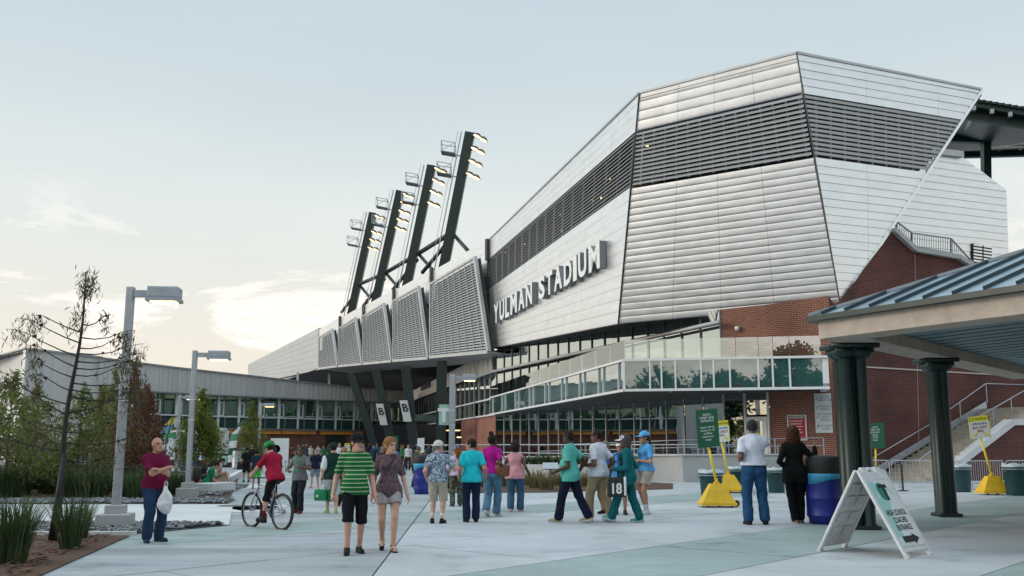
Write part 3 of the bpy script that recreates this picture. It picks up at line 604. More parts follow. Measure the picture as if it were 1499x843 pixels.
ff = backing('long_end_wall', fl, PE, M['backing'])
q = [pE(363, 552), pE(466, 539.4), pE(466.6, 481), pE(363, 534)]
board_quad(ff, q, np.linspace(0, 1, 8), 6, PE[1], M['silver_m'], .01)
low_ = [pE(363, 552), pE(466, 539.4), pE(415, 556.6)]
mk('end_wall_skirt', prism(ccw(low_, PE[1]), -PE[1] * .3), M['silver_m'], ff)
scr = [((630, 415.7), (695.4, 376.5), (715.5, 514.8), (630, 522.7)), ((576, 440.5), (613, 419.6), (627.5, 524), (576, 528)), ((532, 462.7), (562, 444.4), (574, 528.4), (532, 532.6)),
       ((496, 481), (520.5, 465), (530.5, 532.6), (496, 536)), ((467, 494), (486.6, 482), (494.6, 536), (467, 539.6))]
for (tl, tr, br_, bl), rows in zip(scr, (34, 32, 30, 27, 24)):
    q = [pE(*bl, 1.3), pE(*br_, 1.3), pE(*tr, 1.3), pE(*tl, 1.3)]; n = PE[1]
    fr_ = mk('sunscreen', join(beam(q[1], q[2], .3, .35), beam(q[0], q[1], .3, .3), beam(q[0], q[3], .2, .2), beam(q[3], q[2], .2, .2)), M['silver_m'], st)
    sl = []
    for j in range(rows):
        t0, t1 = (j + .12) / rows, (j + .80) / rows
        sl.append(prism(ccw([quadpt(q, 0, t0) + n * .07, quadpt(q, 1, t0) + n * .07, quadpt(q, 1, t1) - n * .03, quadpt(q, 0, t1) - n * .03], n), -n * .04))
    mk('screen_blades', join(*sl), M['screen'], fr_, kind='stuff')
    for s in np.linspace(.08, .92, 8): mk('screen_rib', beam(quadpt(q, s, 0) + n * .10, quadpt(q, s, 1) + n * .10, .07, .05, n), M['silver_m'], fr_)
    mk('screen_back', prism(ccw([v - n * .5 for v in q], n), -n * .05), M['dkgrey'], fr_)
    g0, g1 = pE(tr[0], tr[1] + 14, -.4), pE(tr[0] + 14, tr[1] + 10, -.4); mk('gallery_light', beam(lerp(g0, g1, .2), lerp(g0, g1, .75), .25, .2), M['lampstrip'], fr_)
    mk('gallery_railing', join(*[beam(pE(tr[0] + 1 + dx, tr[1] + 30, -.5), pE(tr[0] + 3 + dx, tr[1] + 52, -.5), .05, .05) for dx in (2, 5, 8, 11)], beam(pE(tr[0] + 1, tr[1] + 31, -.5), pE(tr[0] + 17, tr[1] + 27, -.5), .06, .06)), M['galv'], fr_)
    mk('gallery_floor', beam(pE(tr[0] - 6, tr[1] + 56, -1), pE(tr[0] + 20, tr[1] + 50, -1), 1.4, .3), M['silver_m'], fr_)
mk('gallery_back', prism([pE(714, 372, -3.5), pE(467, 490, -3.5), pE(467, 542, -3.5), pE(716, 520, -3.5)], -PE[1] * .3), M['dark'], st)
sb = [pE(715.5, 515, 1.3), pE(630, 523, 1.3), pE(576, 528.4, 1.3), pE(532, 533, 1.3), pE(467, 540, 1.3)]
for i in range(4):
    a, b = sb[i], sb[i + 1]; mk('screen_soffit', prism([a - Z * .05, b - Z * .05, b - PE[1] * 5 - Z * .45, a - PE[1] * 5 - Z * .45], (0, 0, .12)), M['silver_m'], st)
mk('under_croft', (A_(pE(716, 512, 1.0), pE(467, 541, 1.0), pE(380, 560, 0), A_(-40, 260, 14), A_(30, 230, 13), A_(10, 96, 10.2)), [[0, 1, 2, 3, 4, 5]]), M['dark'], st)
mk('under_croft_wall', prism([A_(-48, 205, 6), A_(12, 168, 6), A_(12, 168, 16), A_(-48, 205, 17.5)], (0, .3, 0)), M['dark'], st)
for x in (436, 482): mk('croft_post', beam(P(x, 545, 150), P(x, 585, 150), .35, .35), M['silver_m'], st)
# slanted green legs under the overhang
legs = [((514, 545), (555, 671), 118), ((550.6, 539), (578, 674), 109), ((594, 535), (608, 676), 100), ((647, 527), (645, 678), 93)]
for (a, b, d) in legs:
    p, q_ = P(*a, d), P(*b, d); q_[2] = 0; mk('slanted_leg', beam(p - Z * .1, q_, .95, .95, A_(0, 1, 0)), M['green'], st)
mk('tie_beam', beam(P(604, 611, 100), P(645, 613, 93), .5, .65), M['green'], st)
# far end of the glazed wing with its lettered fascia
wd = unit(M6 - M4); wn_ = unit(A_(wd[1], -wd[0], 0)); wn_ = wn_ if np.dot(wn_, -M4) > 0 else -wn_; PW = (M4, wn_); pW = lambda x, y, o=0: hit(x, y, PW, o)
ft = [pW(719, 514), pW(653, 541.6), pW(606, 565), pW(600, 574)]; fbm = [pW(721, 541), pW(653.6, 564), pW(605.6, 583), pW(600, 588)]
fas = mk('wing_fascia', prism(ccw([ft[0], ft[3], fbm[3], fbm[0]], wn_), -wn_ * .3), mat('pale_metal_fascia', (.50, .49, .46), .5, .3, noise=.1, world=True, stretch=(1, 1, .1)), st)
for t in np.linspace(.03, .5, 14): mk('fascia_seam', beam(lerp(ft[0], ft[3], t) + wn_ * .02, lerp(fbm[0], fbm[3], t) + wn_ * .02, .05, .04, wn_), M['silver_m'], fas)
LW = np.linalg.norm(M6 - M4)
for k in range(24):
    a, b = M4 + wd * LW * k / 24, M4 + wd * LW * (k + 1) / 24; mk('wing_pane', prism([a + wd * .06 + Z * 4.35, b - wd * .06 + Z * 4.35, b - wd * .06 + Z * 8.0, a + wd * .06 + Z * 8.0], -wn_ * .03), M['glass_up'] if k < 9 else M['glass'], st)
    mk('mullion', beam(a + Z * 4.3 + wn_ * .05, a + Z * 8.05 + wn_ * .05, .07, .06, wn_), M['frame_dk'] if k > 8 else M['frame'], st)
for z in (4.3, 5.75): mk('wing_rail', beam(M4 + Z * z + wn_ * .12, M6 + Z * z + wn_ * .12, .12, .14), M['white'], st)
wb0, wb1 = pW(726, 650), pW(675, 650)
BR3 = brick_mat('orange_brick', wd, (.30, .10, .06), (.24, .075, .045), (.30, .20, .16))
mk('brick_pier', prism([wb0 * A_(1, 1, 0), wb1 * A_(1, 1, 0), wb1 * A_(1, 1, 0) + Z * 4.25, wb0 * A_(1, 1, 0) + Z * 4.25], -wn_ * 1.5), BR3, st)
mk('gate_back', prism([wb1 * A_(1, 1, 0) - wn_ * 5, M6 * A_(1, 1, 0) - wn_ * 6, M6 * A_(1, 1, 0) - wn_ * 6 + Z * 9, wb1 * A_(1, 1, 0) - wn_ * 5 + Z * 9], -wn_ * .3), M['dark'], st)
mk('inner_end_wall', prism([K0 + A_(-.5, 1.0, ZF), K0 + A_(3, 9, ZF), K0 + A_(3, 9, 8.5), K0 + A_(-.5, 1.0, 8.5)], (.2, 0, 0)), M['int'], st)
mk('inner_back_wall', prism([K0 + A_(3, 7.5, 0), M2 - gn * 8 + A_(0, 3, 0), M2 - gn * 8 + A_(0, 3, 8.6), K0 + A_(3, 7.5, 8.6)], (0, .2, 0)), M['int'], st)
mk('gate_end_wall', prism([M6 + A_(-3, 0, 0), M6 - wn_ * 6.5, M6 - wn_ * 6.5 + Z * 9, M6 + A_(-3, 0, 9)], (0, .3, 0)), M['dark'], st)
mk('concourse_wall', prism([A_(-24, 134, 0), A_(-9, 122, 0), A_(-9, 122, 4.3), A_(-24, 134, 4.3)], (.2, .3, 0)), M['dark'], st)
mk('gate_ceiling', prism([wb1 * A_(1, 1, 0) + Z * 4.2, M6 + Z * 4.2, M6 - wn_ * 6 + Z * 4.2, wb1 * A_(1, 1, 0) - wn_ * 5 + Z * 4.2], (0, 0, .1)), M['dark'], st)
for px, py, w in ((618, 632, 24), (662, 630, 22), (628, 648, 8), (640, 645, 6), (607, 655, 10), (672, 640, 5)):
    a = pW(px - w / 2, py, -1.5); b = pW(px + w / 2, py, -1.5); mk('strip_light', beam(a, b, .12, .12), M['lampstrip'], st)
# faint raised words on the wing fascia
o_ = lerp(fbm[0], fbm[3], .34); r_ = unit(fbm[0] - fbm[3])
mk('fascia_lettering', put(text_shape('BENSON FIELD', 1.0, .06, .015, 1.35), pW(623, 569, .12), r_, unit(ft[1] - fbm[1]) * 1.0), M['dkgrey'], st)
# ------------------------------------------------------------------ big raised letters
sg = thing('stadium_sign', 'big raised white letters spelling YULMAN STADIUM on the silver wall', 'sign', pA(722, 475), world=True)
base0, base1 = hit(722, 475, PA, .45), hit(880, 390.5, PA, .45); right = unit(base1 - base0); upv = Z.copy(); LT = np.linalg.norm(base1 - base0)
word = 'YULMAN STADIUM'; wdt = dict(Y=.92, U=.9, L=.72, M=1.12, A=1.0, N=.95, S=.86, T=.84, D=.93, I=.42); tot = sum(wdt.get(c, .62) for c in word); x = 0
hgt = 1.66; m_let = mat('letter_face', (.86, .87, .87), .4); m_side = mat('letter_return', (.30, .32, .34), .5, .3)
for ch in word:
    w = wdt.get(ch, .62) / tot * LT
    if ch != ' ':
        v, f = text_shape(ch, 1.0, .001, .035); v[:, 0] -= v[:, 0].mean() * 0 + (v[:, 0].min() + v[:, 0].max()) / 2; v[:, 1] -= v[:, 1].min()
        v[:, 0] *= w * .80 / (v[:, 0].max() - v[:, 0].min()); v[:, 1] *= hgt / v[:, 1].max(); v[:, 2] = np.where(v[:, 2] > 0, 0.0, -.42)
        o = mk('letter', put((v, f), base0 + right * (x + w / 2), right, upv), m_side, sg)
        o.data.materials.append(m_let); nn = np.cross(right, upv)
        for p_ in o.data.polygons:
            if p_.normal.dot(Vector(nn)) > .9: p_.material_index = 1
    x += w
# ================================================================== floodlight towers
def tower(k, base, top, d, nf, label):
    a, b = P(*base, d), P(*top, d); a = a - (b - a) * .35; t = thing('light_tower', label, 'light tower', a, group='floodlight towers above the stadium roof', world=True)
    ax = unit(b - a); sx = unit(np.cross(ax, A_(0, 1, 0))); sx = sx if sx[0] > 0 else -sx; fw = A_(0, -1, 0)
    mk('mast', beam(a, b, 1.05, 1.0, A_(0, 1, 0)), M['green'], t)
    L = np.linalg.norm(b - a)
    ra, rb = a - sx * .95, b - sx * .95
    lad = [beam(ra + fw * .25, rb + fw * .25, .07, .07), beam(ra - fw * .25, rb - fw * .25, .07, .07), beam(ra - sx * .4, rb - sx * .4, .05, .05)] + [beam(lerp(ra, rb, q) + fw * .25, lerp(ra, rb, q) - fw * .25, .05, .05) for q in np.arange(.02, 1, .5 / L)]
    mk('ladder', join(*lad), M['galv'], t)
    for q in (.86, .735):
        c = lerp(a, b, q) - sx * 1.9; e = []; w = .75
        cn = [c + sx * i * w + fw * j * w for i, j in ((-1, -1), (1, -1), (1, 1), (-1, 1))]
        for i in range(4):
            for z in (0, 1.15): e.append(beam(cn[i] + Z * z, cn[(i + 1) % 4] + Z * z, .07, .07))
            e.append(beam(cn[i], cn[i] + Z * 1.15, .07, .07))
        e.append(beam(cn[3], cn[2] + Z * 1.15, .05, .05)); e.append(beam(c, lerp(a, b, q), .12, .12)); e.append(prism(cn, (0, 0, .05)))
        mk('platform_cage', join(*e), M['galv'], t)
    for i in range(nf):
        q = .985 - i * (.30 / nf); c = lerp(a, b, q); h = c + sx * 1.55 - Z * .15
        fl_ = mk('floodlight', join(beam(c + sx * .4, h, .14, .14), xf(lathe([(.16, .30), (.34, .22), (.52, .0), (.54, -.06)], 12), Matrix.Translation(h) @ Matrix.Rotation(R(25), 4, 'Y'))), M['dkgrey'], t)
        mk('lens', xf(lathe([(.46, -.07), (.3, -.12), (0, -.14)], 12), Matrix.Translation(h) @ Matrix.Rotation(R(25), 4, 'Y')), M['lampwarm'], fl_)
        h2 = c + sx * .95 + fw * 1.5 - Z * .35
        mk('lamp_arm', join(beam(c + sx * .3 + fw * .4, h2, .10, .10), xf(lathe([(.16, .28), (.34, .2), (.50, .0), (.52, -.06)], 12), Matrix.Translation(h2) @ Matrix.Rotation(R(25), 4, 'Y'))), M['dkgrey'], fl_); mk('lens', xf(lathe([(.44, -.07), (.3, -.12), (0, -.14)], 12), Matrix.Translation(h2) @ Matrix.Rotation(R(25), 4, 'Y')), M['lampwarm'], fl_)
    return t
tw = [tower(0, (652, 380), (688, 195), 99, 4, 'tallest dark green floodlight mast, nearest to the lettered wall'), tower(1, (598, 408), (632, 243), 111, 4, 'second floodlight mast counted from the lettered wall'),
      tower(2, (552, 432), (586, 280), 123, 5, 'third floodlight mast counted from the lettered wall'), tower(3, (515, 455), (546, 312), 135, 5, 'shortest looking floodlight mast, farthest from the lettered wall')]
nodes = [(660, 341, 99), (611, 372, 111), (563, 400, 123), (524, 417, 135)]
br = thing('tower_bracing', 'dark green pipes bracing the floodlight masts to each other', 'bracing', P(*nodes[1]), world=True)
for i in range(3): mk('tie_pipe', tube([P(*nodes[i]), P(*nodes[i + 1])], .27, 8), M['green'], br, True)
for i in range(4):
    x, y, d = nodes[i]; mk('brace_pipe', tube([P(x + 4, y + 2, d), P(x + 26 - 3 * i, y + 27 - 3 * i, d - 6)], .2, 8), M['green'], br, True); mk('brace_pipe', tube([P(x, y + 8, d), P(x - 42 + 6 * i, y + 58 - 6 * i, d + 5)], .22, 8), M['green'], br, True)
# ================================================================== long low wing at the left
def wl_(px): # distance of the wing's wall along the picture
    return float(np.interp(px, [0, 25, 136, 360, 573, 600], [89, 91, 99.7, 117, 134.5, 137]))
def wp(px, z): q = P(px, 600, wl_(px)); return A_(q[0], q[1], z)
ZT = lambda px: float(np.interp(px, [25, 136, 360, 573, 600], [10.75, 10.7, 10.05, 9.1, 9.0]))
wg = thing('low_wing', 'long low building with ribbed metal fascia, green windows and brick base', 'building', wp(300, 0), world=True)
wdir = unit(wp(573, 0) - wp(136, 0)); wnn = unit(A_(wdir[1], -wdir[0], 0)); wnn = wnn if np.dot(wnn, -wp(300, 0)) > 0 else -wnn
WINGB = brick_mat('wing_brick', wdir, (.25, .075, .045), (.18, .055, .036), (.22, .15, .12))
xs = [136, 190, 245, 300, 360, 415, 470, 520, 573, 598]
rib = mat('ribbed_metal', (.62, .62, .61), .5, .35, noise=.10, scale=1.2, world=True, stretch=(1, 1, .08))
for i in range(len(xs) - 1):
    a, b = xs[i], xs[i + 1]
    f_ = mk('fascia_panel', prism([wp(a, 7.5) + wnn * .8, wp(b, 7.5) + wnn * .8, wp(b, ZT(b)) + wnn * .8, wp(a, ZT(a)) + wnn * .8], -wnn * .4), rib, wg)
    for x in np.linspace(a, b, 9)[:-1]: mk('fascia_rib', beam(wp(x, 7.5) + wnn * .86, wp(x, ZT(x)) + wnn * .86, .10, .09, wnn), rib, f_)
    mk('fascia_edge', beam(wp(a, 7.45) + wnn * .85, wp(b, 7.45) + wnn * .85, .3, .16), M['frame_dk'], f_)
    mk('fascia_edge', beam(wp(a, ZT(a)) + wnn * .8, wp(b, ZT(b)) + wnn * .8, .5, .14), M['galv'], f_)
    mk('brick_base', prism([wp(a, 0) - wnn * .3, wp(b, 0) - wnn * .3, wp(b, 3.45) - wnn * .3, wp(a, 3.45) - wnn * .3], -wnn * .3), WINGB, wg)
    mk('amber_soffit', prism([wp(a, 3.0) + wnn * .0, wp(b - (6 if i % 2 else 2), 3.0), wp(b - (6 if i % 2 else 2), 3.42), wp(a, 3.42)], -wnn * .1), mat('lamplit_timber', (.85, .34, .06), .6, noise=.2, scale=2), wg)  # lamp glow on the soffit is put into the raised amber colour
for i in range(len(xs) - 1): mk('wing_floor', prism([wp(xs[i], 3.5), wp(xs[i + 1], 3.5), wp(xs[i + 1], 3.5) - wnn * 6, wp(xs[i], 3.5) - wnn * 6], (0, 0, .12)), M['frame_dk'], wg)
mk('wing_roof', prism([wp(25, 10.4), wp(136, 10.3), wp(360, 9.7), wp(598, 8.6), wp(598, 8.6) - wnn * 18, wp(25, 10.4) - wnn * 18], (0, 0, .1)), M['dkgrey'], wg)
gl_w = glass_mat('wing_glass', (.80, .95, .86), .16, (.80, .92, .86)); cur = mat('pale_green_blind', (.50, .66, .55), .8, noise=.12, scale=.8, world=True, stretch=(1, 1, .1)); spand = mat('dark_teal_spandrel', (.015, .06, .055), .2, noise=.2, world=True)
n_ = 13; px_ = 136.0; i = 0
edges = [136]
while edges[-1] < 590: edges.append(edges[-1] + (23, 11)[len(edges) % 2 == 0] * (1 - .0006 * (edges[-1] - 136)))
for i in range(len(edges) - 1):
    a, b = edges[i], edges[i + 1]
    mk('spandrel_pane', prism([wp(a + .4, 3.65), wp(b - .4, 3.65), wp(b - .4, 4.95), wp(a + .4, 4.95)], -wnn * .04), spand, wg)
    w_ = mk('window_pane', prism([wp(a + .4, 5.05), wp(b - .4, 5.05), wp(b - .4, 7.45), wp(a + .4, 7.45)], -wnn * .03), gl_w, wg)
    if i % 2 == 1: mk('casement', join(beam(wp(a + 2, 5.1) + wnn * .04, wp(a + 2, 6.7) + wnn * .04, .14, .1, wnn), beam(wp(b - 2, 5.1) + wnn * .04, wp(b - 2, 6.7) + wnn * .04, .14, .1, wnn), beam(wp(a + 2, 6.7) + wnn * .04, wp(b - 2, 6.7) + wnn * .04, .14, .1), beam(wp(a + 2, 5.15) + wnn * .04, wp(b - 2, 5.15) + wnn * .04, .14, .1)), M['frame'], w_)
    mk('wing_mullion', beam(wp(a, 3.6) + wnn * .08, wp(a, 7.5) + wnn * .08, .26 if i % 2 else .14, .12, wnn), M['frame'] if i % 2 else M['frame_dk'], wg)
for i in range(len(xs) - 1): mk('blind', prism([wp(xs[i], 3.6) - wnn * .8, wp(xs[i + 1], 3.6) - wnn * .8, wp(xs[i + 1], 7.5) - wnn * .8, wp(xs[i], 7.5) - wnn * .8], -wnn * .1), cur, wg)
for z, h in ((3.55, .22), (5.0, .14)):
    for i in range(len(xs) - 1): mk('window_rail', beam(wp(xs[i], z) + wnn * .08, wp(xs[i + 1], z) + wnn * .08, .14, h), M['frame'] if z > 4 else M['frame_dk'], wg)
for x0, x1 in ((480, 508), (560, 575)): mk('doorway', prism([wp(x0, 0) - wnn * .25, wp(x1, 0) - wnn * .25, wp(x1, 3.4) - wnn * .25, wp(x0, 3.4) - wnn * .25], wnn * .06), M['dark'], wg)
# ribbed gable end
xe = [0, 25, 60, 98, 136]
mk('gable_wall', prism([wp(25, 0) + wnn * .8, wp(136, 0) + wnn * .8, wp(136, 10.7) + wnn * .8, wp(25, 10.75) + wnn * .8], -wnn * .5), rib, wg)
for x in np.linspace(26, 135, 38): mk('gable_rib', beam(wp(x, 0) + wnn * .86, wp(x, 10.65) + wnn * .86, .10, .09, wnn), rib, wg)
mk('gable_return', prism([wp(25, 0) + wnn * .79, wp(25, 10.75) + wnn * .79, A_(-62, 108, 10.75), A_(-62, 108, 0)], (.2, .3, 0)), rib, wg)
mk('gable_edge', join(beam(wp(25, 10.8) + wnn * .8, wp(136, 10.75) + wnn * .8, .5, .16), beam(wp(25, 10.8) + wnn * .79, A_(-62, 108, 10.8), .5, .16)), M['galv'], wg)
# ================================================================== canopy in the right foreground
c0 = P(1199, 496, 18.2); zf0 = c0[2]; c0 = c0 * A_(1, 1, 0); cw = unit(A_(.50, -.866, 0)); cu2 = unit(A_(.65, .76, 0))
cy = thing('entrance_canopy', 'entrance canopy with blue green seamed metal roof on green clustered columns', 'canopy', (c0[0], c0[1], 0), world=True)
FH = .34
inn = unit(cw + cu2)                                # plan direction of the hip
def inward(d): # horizontal normal of an edge pointing under the roof
    n = A_(-d[1], d[0], 0); return n if np.dot(n, inn) > 0 else -n
nw, nu = inward(cw), inward(cu2); LWc, LUc = 11.0, 15.0
fz0, fz1 = zf0, zf0 + FH
mitre = (nw + nu) / (1 + np.dot(nw, nu))
mk('fascia', prism([c0, c0 + cw * LWc, c0 + cw * LWc + nw * .5, c0 + mitre * .5], (0, 0, FH)) if False else (lambda s: (s[0] + A_(0, 0, fz0), s[1]))(prism([c0, c0 + cw * LWc, c0 + cw * LWc + nw * .75, c0 + mitre * .75], (0, 0, FH))), M['beige'], cy)
mk('fascia', (lambda s: (s[0] + A_(0, 0, fz0), s[1]))(prism([c0, c0 + mitre * .75, c0 + cu2 * LUc + nu * .75, c0 + cu2 * LUc], (0, 0, FH))), M['beige'], cy)
ceil = mk('ceiling', (lambda s: (s[0] + A_(0, 0, fz0 + .24), s[1]))(prism([c0 + mitre * .7, c0 + cw * LWc + nw * .7, c0 + cw * LWc + cu2 * LUc, c0 + cu2 * LUc + nu * .7], (0, 0, .06))), mat('teal_board_ceiling', (.16, .26, .30), .55, noise=.06), cy)
for k in range(1, 22): q = c0 + nw * (.8 + k * .4); mk('ceiling_groove', beam(q + cw * 10 + Z * (fz0 + .235), q - cw * 1 + cu2 * .2 * k + Z * (fz0 + .235), .025, .012), M['green_seam'], ceil)
ov = .14; slope = .36
e0 = c0 - mitre * ov; zr = fz1 + .10
hl = 11.0; apex = c0 + inn * hl
def zroof(p): # height of the seamed roof above a plan point on the slope over the w eave
    return zr + slope * (np.dot(p - e0, nw))
ap = A_(apex[0], apex[1], zroof(apex)); ew = e0 + cw * (LWc + 4); eu = e0 + cu2 * (LUc + 4)
slu = (ap[2] - zr) / np.dot(apex - e0, nu)
topw = apex + cw * 12; topu = apex + cu2 * 12
rf = mk('roof', (A_(e0 + Z * zr, ew + Z * zr, A_(topw[0], topw[1], ap[2]), ap, A_(topu[0], topu[1], ap[2]), eu + Z * zr, e0 + Z * (zr - .03), ew + Z * (zr - .03), eu + Z * (zr - .03), ap - Z * .3), [[0, 1, 2, 3], [0, 3, 4, 5]]), M['green_roof'], cy)
mk('eave_trim', join(beam(e0 + Z * (fz1 + .045), ew + Z * (fz1 + .045), .12, .10), beam(e0 + Z * (fz1 + .045), eu + Z * (fz1 + .045), .12, .10)), M['green'], rf)
hip = ap - (e0 + Z * zr); mk('hip_ridge', beam(e0 + Z * (zr + .03), ap + Z * .03, .10, .06), M['galv'], rf)
s = .32
while s < LWc + 3:                                   # standing seams run up the slope from the eave to the hip
    p = e0 + cw * s
    # distance up the slope until the hip line is met
    den = np.dot(inn, cw); tt = s / max(den, 1e-6); lim = tt * np.dot(inn, nw); lim = min(lim, np.dot(apex - e0, nw))
    a, b = p + Z * (zr + .03), p + nw * lim + Z * (zr + slope * lim + .03)
    mk('seam', beam(a, b, .035, .07), M['green_seam'], rf); s += .56
def column(loc, label_, o=.15):
    ct = mk('clustered_column', join(*[lathe([(.17, 0), (.17, .08), (.13, .12), (.125, fz0 - .30), (.15, fz0 - .26)], 20, loc + A_(dx, dy, 0)) for dx, dy in ((-o, -o + .03), (o, -o + .03), (o, o + .03), (-o, o + .03))]), M['green'], cy, True)
    mk('capital', join(*[lathe([(.16, fz0 - .30), (.24, fz0 - .22), (.26, fz0 - .15), (.2, fz0 - .1)], 20, loc + A_(dx, dy, 0)) for dx, dy in ((-o, -o + .03), (o, -o + .03), (o, o + .03), (-o, o + .03))], box(loc[0], loc[1] + .03, fz0 - .13, .44 + 2 * o, .44 + 2 * o, .10), box(loc[0], loc[1] + .03, fz0 - .04, .62 + 2 * o, .62 + 2 * o, .09)), M['green'], ct, True)
    mk('base_block', bbox(loc[0], loc[1] + .03, .04, .36 + 2 * o, .36 + 2 * o, .08, .02), M['green'], ct)
k1 = G(1259, 774); k2 = G(1387, 756)
column(k1, ''); column(k2, '', .085)
# downlight under the canopy
dl = P(1401, 486, 17.0); mk('ceiling_lamp', lathe([(.10, 0), (.10, -.09), (.07, -.10), (.05, -.15), (0, -.17)], 14, A_(dl[0], dl[1], fz0 + .24)), M['galv'], cy, True)
# ================================================================== staircase in front of the brick wall
sc_ = thing('staircase', 'wide concrete stairs climbing beside the tall brick wall with steel handrails', 'staircase', K0 + kd * 2, world=True)
s0, run, rise, ns, wd_ = 2.3, .37, .175, 20, 3.0
step_m = mat('worn_step', (.40, .36, .30), .85, noise=.25, scale=3, world=True)
for i in range(ns):
    a = K0 + kd * (s0 + i * run) + kn * .05; mk('step', prism([a, a + kd * (run + .02 if i < ns - 1 else 8.5), a + kd * (run + .02 if i < ns - 1 else 8.5) + kn * wd_, a + kn * wd_], (0, 0, rise * (i + 1))), step_m, sc_)
st0, st1 = K0 + kd * (s0 - .3) + kn * .12, K0 + kd * (s0 + ns * run) + kn * .12
mk('stringer', prism([st0 + Z * .15, st1 + Z * (ns * rise + .05), st1 + Z * (ns * rise + .4), st0 + Z * .5], kn * .06), M['galv'], sc_)
def rail(a, b, h, posts, name='handrail', extra=None):
    pts = [a + Z * h, b + Z * h] + (extra or []); o = mk(name, tube(pts, .03, 8), M['galv'], sc_, True)
    for t in np.linspace(0, 1, posts): q = lerp(a, b, t); mk('rail_post', tube([q, q + Z * h], .025, 6), M['galv'], o)
    return o
rail(st0 + kn * .1 + Z * .1, K0 + kd * (s0 + 3.6) + kn * .22 + Z * 1.8, .95, 2); rail(K0 + kd * (s0 + 3.6) + kn * .22 + Z * 1.8, st1 + kn * .1 + Z * (ns * rise + .3), 1.0, 3, extra=[st1 + kd * 4 + kn * .1 + Z * (ns * rise + 1.3)])
rail(K0 + kd * (s0 + .2) + kn * (wd_ - .4), K0 + kd * (s0 + 2.0) + kn * (wd_ - .4) + Z * 1.0, .95, 2); rail(K0 + kd * (s0 + 3.9) + kn * (wd_ - .5) + Z * 1.9, K0 + kd * (s0 + ns * run + .3) + kn * (wd_ - .5) + Z * (ns * rise), .95, 4)
# cheek wall with pale coping
ck = [hit(1399, 686, PK, 3.3), hit(1482, 622, PK, 3.3), hit(1530, 621, PK, 3.3)]
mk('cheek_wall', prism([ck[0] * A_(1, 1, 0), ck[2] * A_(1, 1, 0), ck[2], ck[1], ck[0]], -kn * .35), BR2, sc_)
mk('cheek_coping', join(beam(ck[0] + Z * .14 - kn * .15, ck[1] + Z * .14 - kn * .15, .55, .30), beam(ck[1] + Z * .13 - kn * .15, ck[2] + Z * .13 - kn * .15, .54, .29)), M['conc_w'], sc_)
# ================================================================== terrace wall, its railings and the planting strip before it
tp = [G(1150, 703), G(1060, 705.5), G(1000, 706), G(930, 703), G(860, 700), G(790, 697), G(720, 692), G(660, 688), G(606, 684)]
ztp = [1.18, 1.18, 1.18, 1.12, 1.08, 1.0, .95, .92, .9]
tv = thing('terrace_wall', 'curved pale concrete retaining wall below the glass front', 'wall', tp[2], world=True)
for i in range(len(tp) - 1):
    a, b = tp[i], tp[i + 1]; n = A_(b[1] - a[1], a[0] - b[0], 0); n = unit(n if n[1] > 0 else -n)
    m2_ = tp[i + 2] if i + 2 < len(tp) else None
    mk('wall_section', (A_(a, b, b + n * .4, a + n * .4, a + Z * ztp[i], b + Z * ztp[i + 1], b + n * .4 + Z * ztp[i + 1], a + n * .4 + Z * ztp[i]), BF), M['conc_wall'], tv)
    mk('wall_cap', beam(a + n * .18 + Z * (ztp[i] + .02), b + n * .18 + Z * (ztp[i + 1] + .02), .5, .05), M['conc_w'], tv)
fill = tp[:-1] + [tp[-1], tp[-1] + A_(4, 14, 0), M4 + A_(.5, 1, 0), M2 + A_(.3, .3, 0), M1 + A_(.1, .3, 0), K0 + A_(-.2, .2, 0)]
struct('terrace', prism([A_(q[0], q[1] + .35 if i < 9 else q[1], .45) for i, q in enumerate(fill)], (0, 0, .2)), M['conc'])
tr_ = thing('terrace_railing', 'steel railing with horizontal rails along the terrace below the glass front', 'railing', tp[3] + A_(0, 1.2, 0), world=True)
rp_ = [q + A_(0, 1.1, .65) for q in tp]
for z in (.55, 1.0): mk('rail', tube([q + Z * z for q in rp_], .035, 6), M['galv'], tr_, True)
for i in range(len(rp_) - 1):
    for t in (0, .5): q = lerp(rp_[i], rp_[i + 1], t); mk('post', beam(q, q + Z * 1.02, .06, .06), M['galv'], tr_)
rs = thing('ramp_railing', 'pale steel ramp railing in front of the street door', 'railing', tp[1] + A_(0, 2.4, .6), world=True)
ra_ = [P(790, 652, 60), P(900, 648, 50), P(1000, 644, 46.0), P(1205, 641, 44.6)]
for dz in (0, -.35): mk('rail', tube([q + Z * dz for q in ra_], .025, 6), M['galv'], rs, True)
for q in (0, .33, .66, 1.0): pt = lerp(ra_[2], ra_[3], q); mk('post', beam(A_(pt[0], pt[1], .65), pt, .05, .05), M['galv'], rs)
sheet('terrace_bed', [G(640, 722)[:2], G(800, 721)[:2], G(985, 716)[:2], G(985, 708)[:2], G(790, 699)[:2], G(640, 694)[:2]], M['mulch'], .02, .05)
